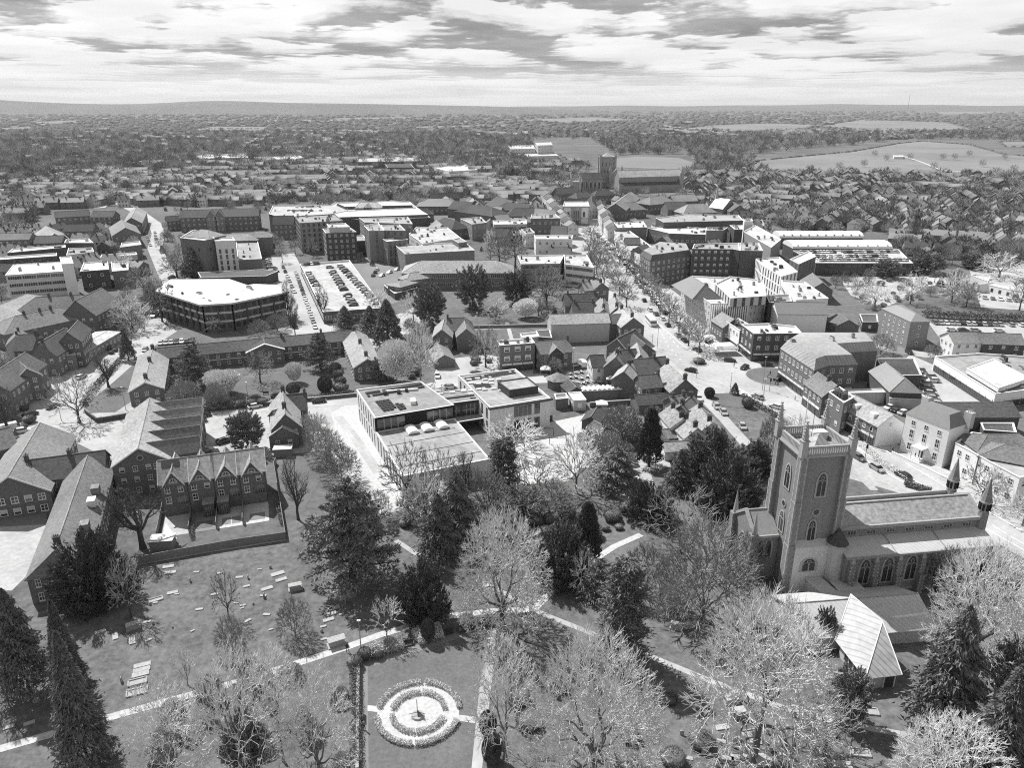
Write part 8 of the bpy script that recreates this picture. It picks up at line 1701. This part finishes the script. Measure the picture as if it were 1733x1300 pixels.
MIDZ=[([(120,400),(200,400),(205,445),(130,440)],10),([(240,470),(275,470),(265,560),(200,600),(170,560)],12),([(0,470),(60,470),(120,500),(0,520)],8),([(280,385),(305,400),(330,460),(300,475),(275,440),(268,400)],16),([(445,380),(498,380),(500,440),(450,440)],12),([(470,440),(500,520),(520,560),(480,560),(470,500)],6),([(560,430),(610,440),(660,440),(640,455)],5),([(800,390),(880,400),(890,440),(820,440)],8),([(940,480),(960,480),(960,540),(900,540)],8),([(1000,440),(1020,460),(1010,470),(990,455)],4),([(1400,470),(1480,480),(1480,530),(1430,520)],12),([(1540,470),(1733,480),(1733,530),(1560,520)],10),([(1560,600),(1600,602),(1590,612)],3),([(600,570),(640,600),(650,640),(620,600)],5),([(690,560),(750,560),(740,600),(700,640),(670,640)],10),([(0,560),(20,560),(40,640),(0,700)],6),([(1230,420),(1330,440),(1400,460),(1340,480),(1290,440)],6),([(930,600),(950,620),(940,640),(920,630)],3),([(1120,690),(1160,740),(1180,770),(1110,770),(1100,700)],8),([(270,355),(470,352),(470,362),(300,366)],14),([(0,392),(60,400),(200,398),(200,412),(0,410)],10)]
ZN=['by the flat offices at left','round the car-queue lane','behind the tiled villas','below the blank brick office','by the low flat wing','along the parking deck road','in front of the cube flats','in the shop courtyard','beside the sports lawn','near the pale hipped shop','in the works yard scrub','in the works yard','by the showroom','behind the right almshouse wing','around the tile-roofed villa','at the left edge by the villa','behind the corner office','beside the pavilion','in the cottage gardens','before the Victorian range','above the flat workshops']
TI2=[]
for iz,(zn,nz_) in enumerate(MIDZ):
    keep=len(ti); scatter(zn,nz_,900+iz,(.4,.85),.3,1.0,True,.2); TI2+=[q+(iz,) for q in ti[keep:]]; del ti[keep:]
n2_=numbered(TI2,lambda q:(q[4],q[7]),lambda q:q[5])
for iq,q in enumerate(TI2):
    x,y,a,s,w_,px,py,iz=q; k_={0:'mid_a',1:'street',2:'garden_conifer'}[w_]; tree_at(k_,x,y,(10 if w_<2 else 6)*s,(4.2 if w_<2 else 2.4)*s,'small %s %s, %s of kind from left'%('conifer' if w_==2 else ('dark bare tree' if w_ else 'bare tree'),ZN[iz],ordn(n2_[iq])),'%s between town buildings'%('conifers' if w_==2 else ('dark bare trees' if w_ else 'bare trees')))
# lone parkland trees
for x,y in((1480,262),(1462,280),(1540,268),(1580,285),(1595,268),(1615,268),(1640,262),(1662,280),(1700,268),(1425,293),(1370,290),(1715,290),(1500,270),(1420,285)):
    X,Y,_=P(x,y+3); ti.append((X,Y,0,1.1,0,x,y))
ti.sort(key=lambda q:q[1]); print('trees',len(ti))
FT={0:'far_bare',1:'far_bare_dark',2:'far_evergreen'}; FN={0:'hazy bare tree',1:'dark bare tree',2:'dark evergreen'}
nt_=numbered(ti[:110],lambda q:(q[4],region(q[5],q[6])),lambda q:q[5])
for iq,q in enumerate(ti[:110]):
    x,y,a,s,w_,px,py=q; rg=region(px,py); tree_at(FT[w_],x,y,10.5*s,4.8*s,FN[w_]+' '+rg+', '+ordn(nt_[iq])+' of its kind from left',FN[w_]+'s '+rg)
cp=[crownproto(61,170,5,11,2.2,.22,.5),crownproto(62,170,5,11,2.2,.25,.5),crownproto(63,160,4.4,11,2.0,.6,.6)]
PRT=[(V,Fq,np.full(n_,w_)) for w_,(V,Fq,n_) in enumerate(cp)]
items=[(q[0],q[1],q[2],q[3],q[4]) for q in ti[110:]]
def wood(zone,n,seed,sz,mix=(.6,.3)):
    r=random.Random(seed); ys=[p[1] for p in zone];xs=[p[0] for p in zone]; k=0;t_=0
    while k<n and t_<n*5:
        t_+=1; x=r.uniform(min(xs),max(xs));y=r.uniform(min(ys),max(ys))
        if not inpoly(x,y,zone) or infield(x,y): continue
        X,Y,_=P(x,y); s=r.uniform(*sz); q=r.random(); items.append((X,Y,r.uniform(0,6),s,0 if q<mix[0] else (1 if q<sum(mix) else 2))); k+=1
wood([(-20,300),(700,285),(900,285),(900,262),(-20,262)],900,70,(.8,1.3)); wood([(-20,300),(700,262),(900,262),(900,236),(1740,236),(1740,225),(-20,225)],3000,71,(.9,1.7)); wood([(1040,262),(1270,262),(1500,240),(1500,232),(1000,236)],700,72,(1.1,1.7)); wood([(-20,305),(300,290),(300,240),(-20,240)],600,73,(.9,1.5)); wood([(520,230),(900,230),(900,300),(760,290),(640,262)],600,74,(.9,1.5))
wood([(1500,232),(1740,240),(1740,225),(1500,225)],200,75,(1,1.6)); wood([(1180,262),(1265,285),(1265,300),(1180,300)],90,76,(1,1.5))
o=realise('woodland',items,PRT,[twig_m,twig_d,leaf_d]); o['label']='woods and garden trees beyond the town'
# horizon woods: low lumpy masses
g=np.random.RandomState(4); lump=[]
V0=[];F0=[]
for j in range(4):
    for i in range(8): a=2*math.pi*i/8; e=[0,.45,.8,1][j]; V0.append((math.cos(a)*math.cos(e*math.pi/2)*(1+.2*math.sin(i*2.3+j)),math.sin(a)*math.cos(e*math.pi/2)*(1+.2*math.cos(i*1.7+j)),math.sin(e*math.pi/2)*.62*(1+.12*math.sin(i*3.1+j*2))))
for j in range(3):
    for i in range(8): F0.append((j*8+i,j*8+(i+1)%8,(j+1)*8+(i+1)%8,(j+1)*8+i))
V0=np.array(V0);F0=np.array(F0); its=[]; r=random.Random(12)
for _ in range(7500):
    x=r.uniform(-40,1773);y=182+(232-182)*r.random()**.8; 
    if infield(x,y): continue
    X,Y,_=P(x,y); s=r.uniform(7,13)*(1+max(0,(Y-2500))/3500); its.append((X,Y,r.uniform(0,6),s,0 if r.random()<.55 else 1))
realise('distant_woods',its,[(V0,F0,np.full(len(F0),0)),(V0,F0,np.full(len(F0),1))],[far_m,hill_m])['label']='dark belts of woodland toward the horizon'
hl=[]
for fp in FIELD[2:]+[FIELD[0]]:
    for i in range(len(fp)):
        (xa_,ya_),(xb_,yb_)=fp[i],fp[(i+1)%len(fp)]; A_=P(xa_,ya_);B_=P(xb_,yb_); L_=math.dist(A_[:2],B_[:2])
        for k in range(int(L_/9)):
            if r.random()<.8: f_=k*9/L_; hl.append((A_[0]+(B_[0]-A_[0])*f_,A_[1]+(B_[1]-A_[1])*f_,r.uniform(0,6),r.uniform(2.5,5.5),r.randrange(2)))
for _ in range(40):
    y=r.uniform(186,235); x=r.uniform(0,1500); X,Y,_z=P(x,y); L_=r.uniform(150,700); 
    for k in range(int(L_/9)): hl.append((X+k*9,Y+k*r.uniform(-.5,.5),0,r.uniform(3,6),1))
realise('field_hedges',hl,[(V0,F0,np.full(len(F0),0)),(V0,F0,np.full(len(F0),1))],[far_m,twig_d])['label']='dark hedgerows between the distant fields'
# mast on the horizon
X,Y=P(1537,179.5)[:2]; X,Y=X*9000/Y,9000; t=T('radio_mast','thin radio mast on the right horizon','mast',(X,Y,40)); m=MB(); m.tube((X,Y,40),(X,Y,210),3,1.5,5); t.part('pole',m,metal)
# small shrubs and clutter in town yards and churchyard
r=random.Random(44)
for zone,n,kd,lb,gp in(([(1000,690),(1100,745),(1110,780),(1040,800),(980,760)],26,'pale_shrub','pale shrub in the rough garden behind the cottages','shrubs in the rough garden'),([(600,860),(690,880),(900,880),(1080,860),(1060,900),(900,930),(700,900)],26,'green_shrub','undergrowth bush along the top of the churchyard','bushes along the top of the churchyard'),([(1150,700),(1190,740),(1180,760),(1120,760)],8,'green_shrub','bush in the cottage gardens','bushes in the cottage gardens'),([(100,600),(220,560),(235,585),(120,640)],8,'green_shrub','bush on the villa forecourt','bushes on the villa forecourt'),([(640,600),(830,580),(830,620),(740,640),(640,650)],14,'green_shrub','bush in the gardens right of the almshouses','bushes right of the almshouses'),([(290,470),(450,470),(300,480),(260,480)],6,'green_shrub','bush behind the polygon office','bushes behind the polygon office'),([(1420,470),(1620,480),(1620,520),(1480,530)],18,'pale_shrub','rough scrub in the works yard','scrub in the works yard'),([(300,1180),(600,1110),(600,1300),(250,1300)],22,'pale_shrub','pale brushwood under the trees at the bottom left','brushwood under the bottom left trees'),([(840,1090),(1200,1150),(1200,1300),(840,1300)],10,'green_shrub','low bush under the huge bottom lime','bushes under the huge lime'),([(0,640),(60,690),(40,760),(0,760)],6,'green_shrub','bush at the left edge by the road','bushes at the left edge')):
    k=0;tr=0; ys=[p[1] for p in zone];xs=[p[0] for p in zone]
    LS=[]
    while k<n and tr<400:
        tr+=1; x=r.uniform(min(xs),max(xs));y=r.uniform(min(ys),max(ys))
        if not inpoly(x,y,zone): continue
        X,Y,_=P(x,y)
        if not free(X,Y,.8): continue
        s=r.uniform(.45,1.0); LS.append((x,tree_at(kd,X,Y,2.6*s,2.0*s,lb,gp))); k+=1
    LS.sort(key=lambda q:q[0])
    for i_,q in enumerate(LS): q[1]['label']=lb+', %s from left'%ordn(i_)

# ================================================================ HAZE
m=MB(); m.box(0,7400,-1,34000,16400,176)
hz=link('haze',m.mesh('haze',[])); tag(hz,None,None,None,'stuff')
hm=bpy.data.materials.new('haze_air'); hm.use_nodes=True; tt_=hm.node_tree; tt_.nodes.clear(); vp=tt_.nodes.new('ShaderNodeVolumePrincipled'); vp.inputs['Color'].default_value=(.93,.93,.93,1); vp.inputs['Density'].default_value=HAZE; vp.inputs['Anisotropy'].default_value=.2
oo=tt_.nodes.new('ShaderNodeOutputMaterial'); tt_.links.new(vp.outputs[0],oo.inputs['Volume']); hz.data.materials.append(hm); hz.display_type='WIRE'
print('objects',len(bpy.data.objects),'windows',NW,'cars',NCAR)
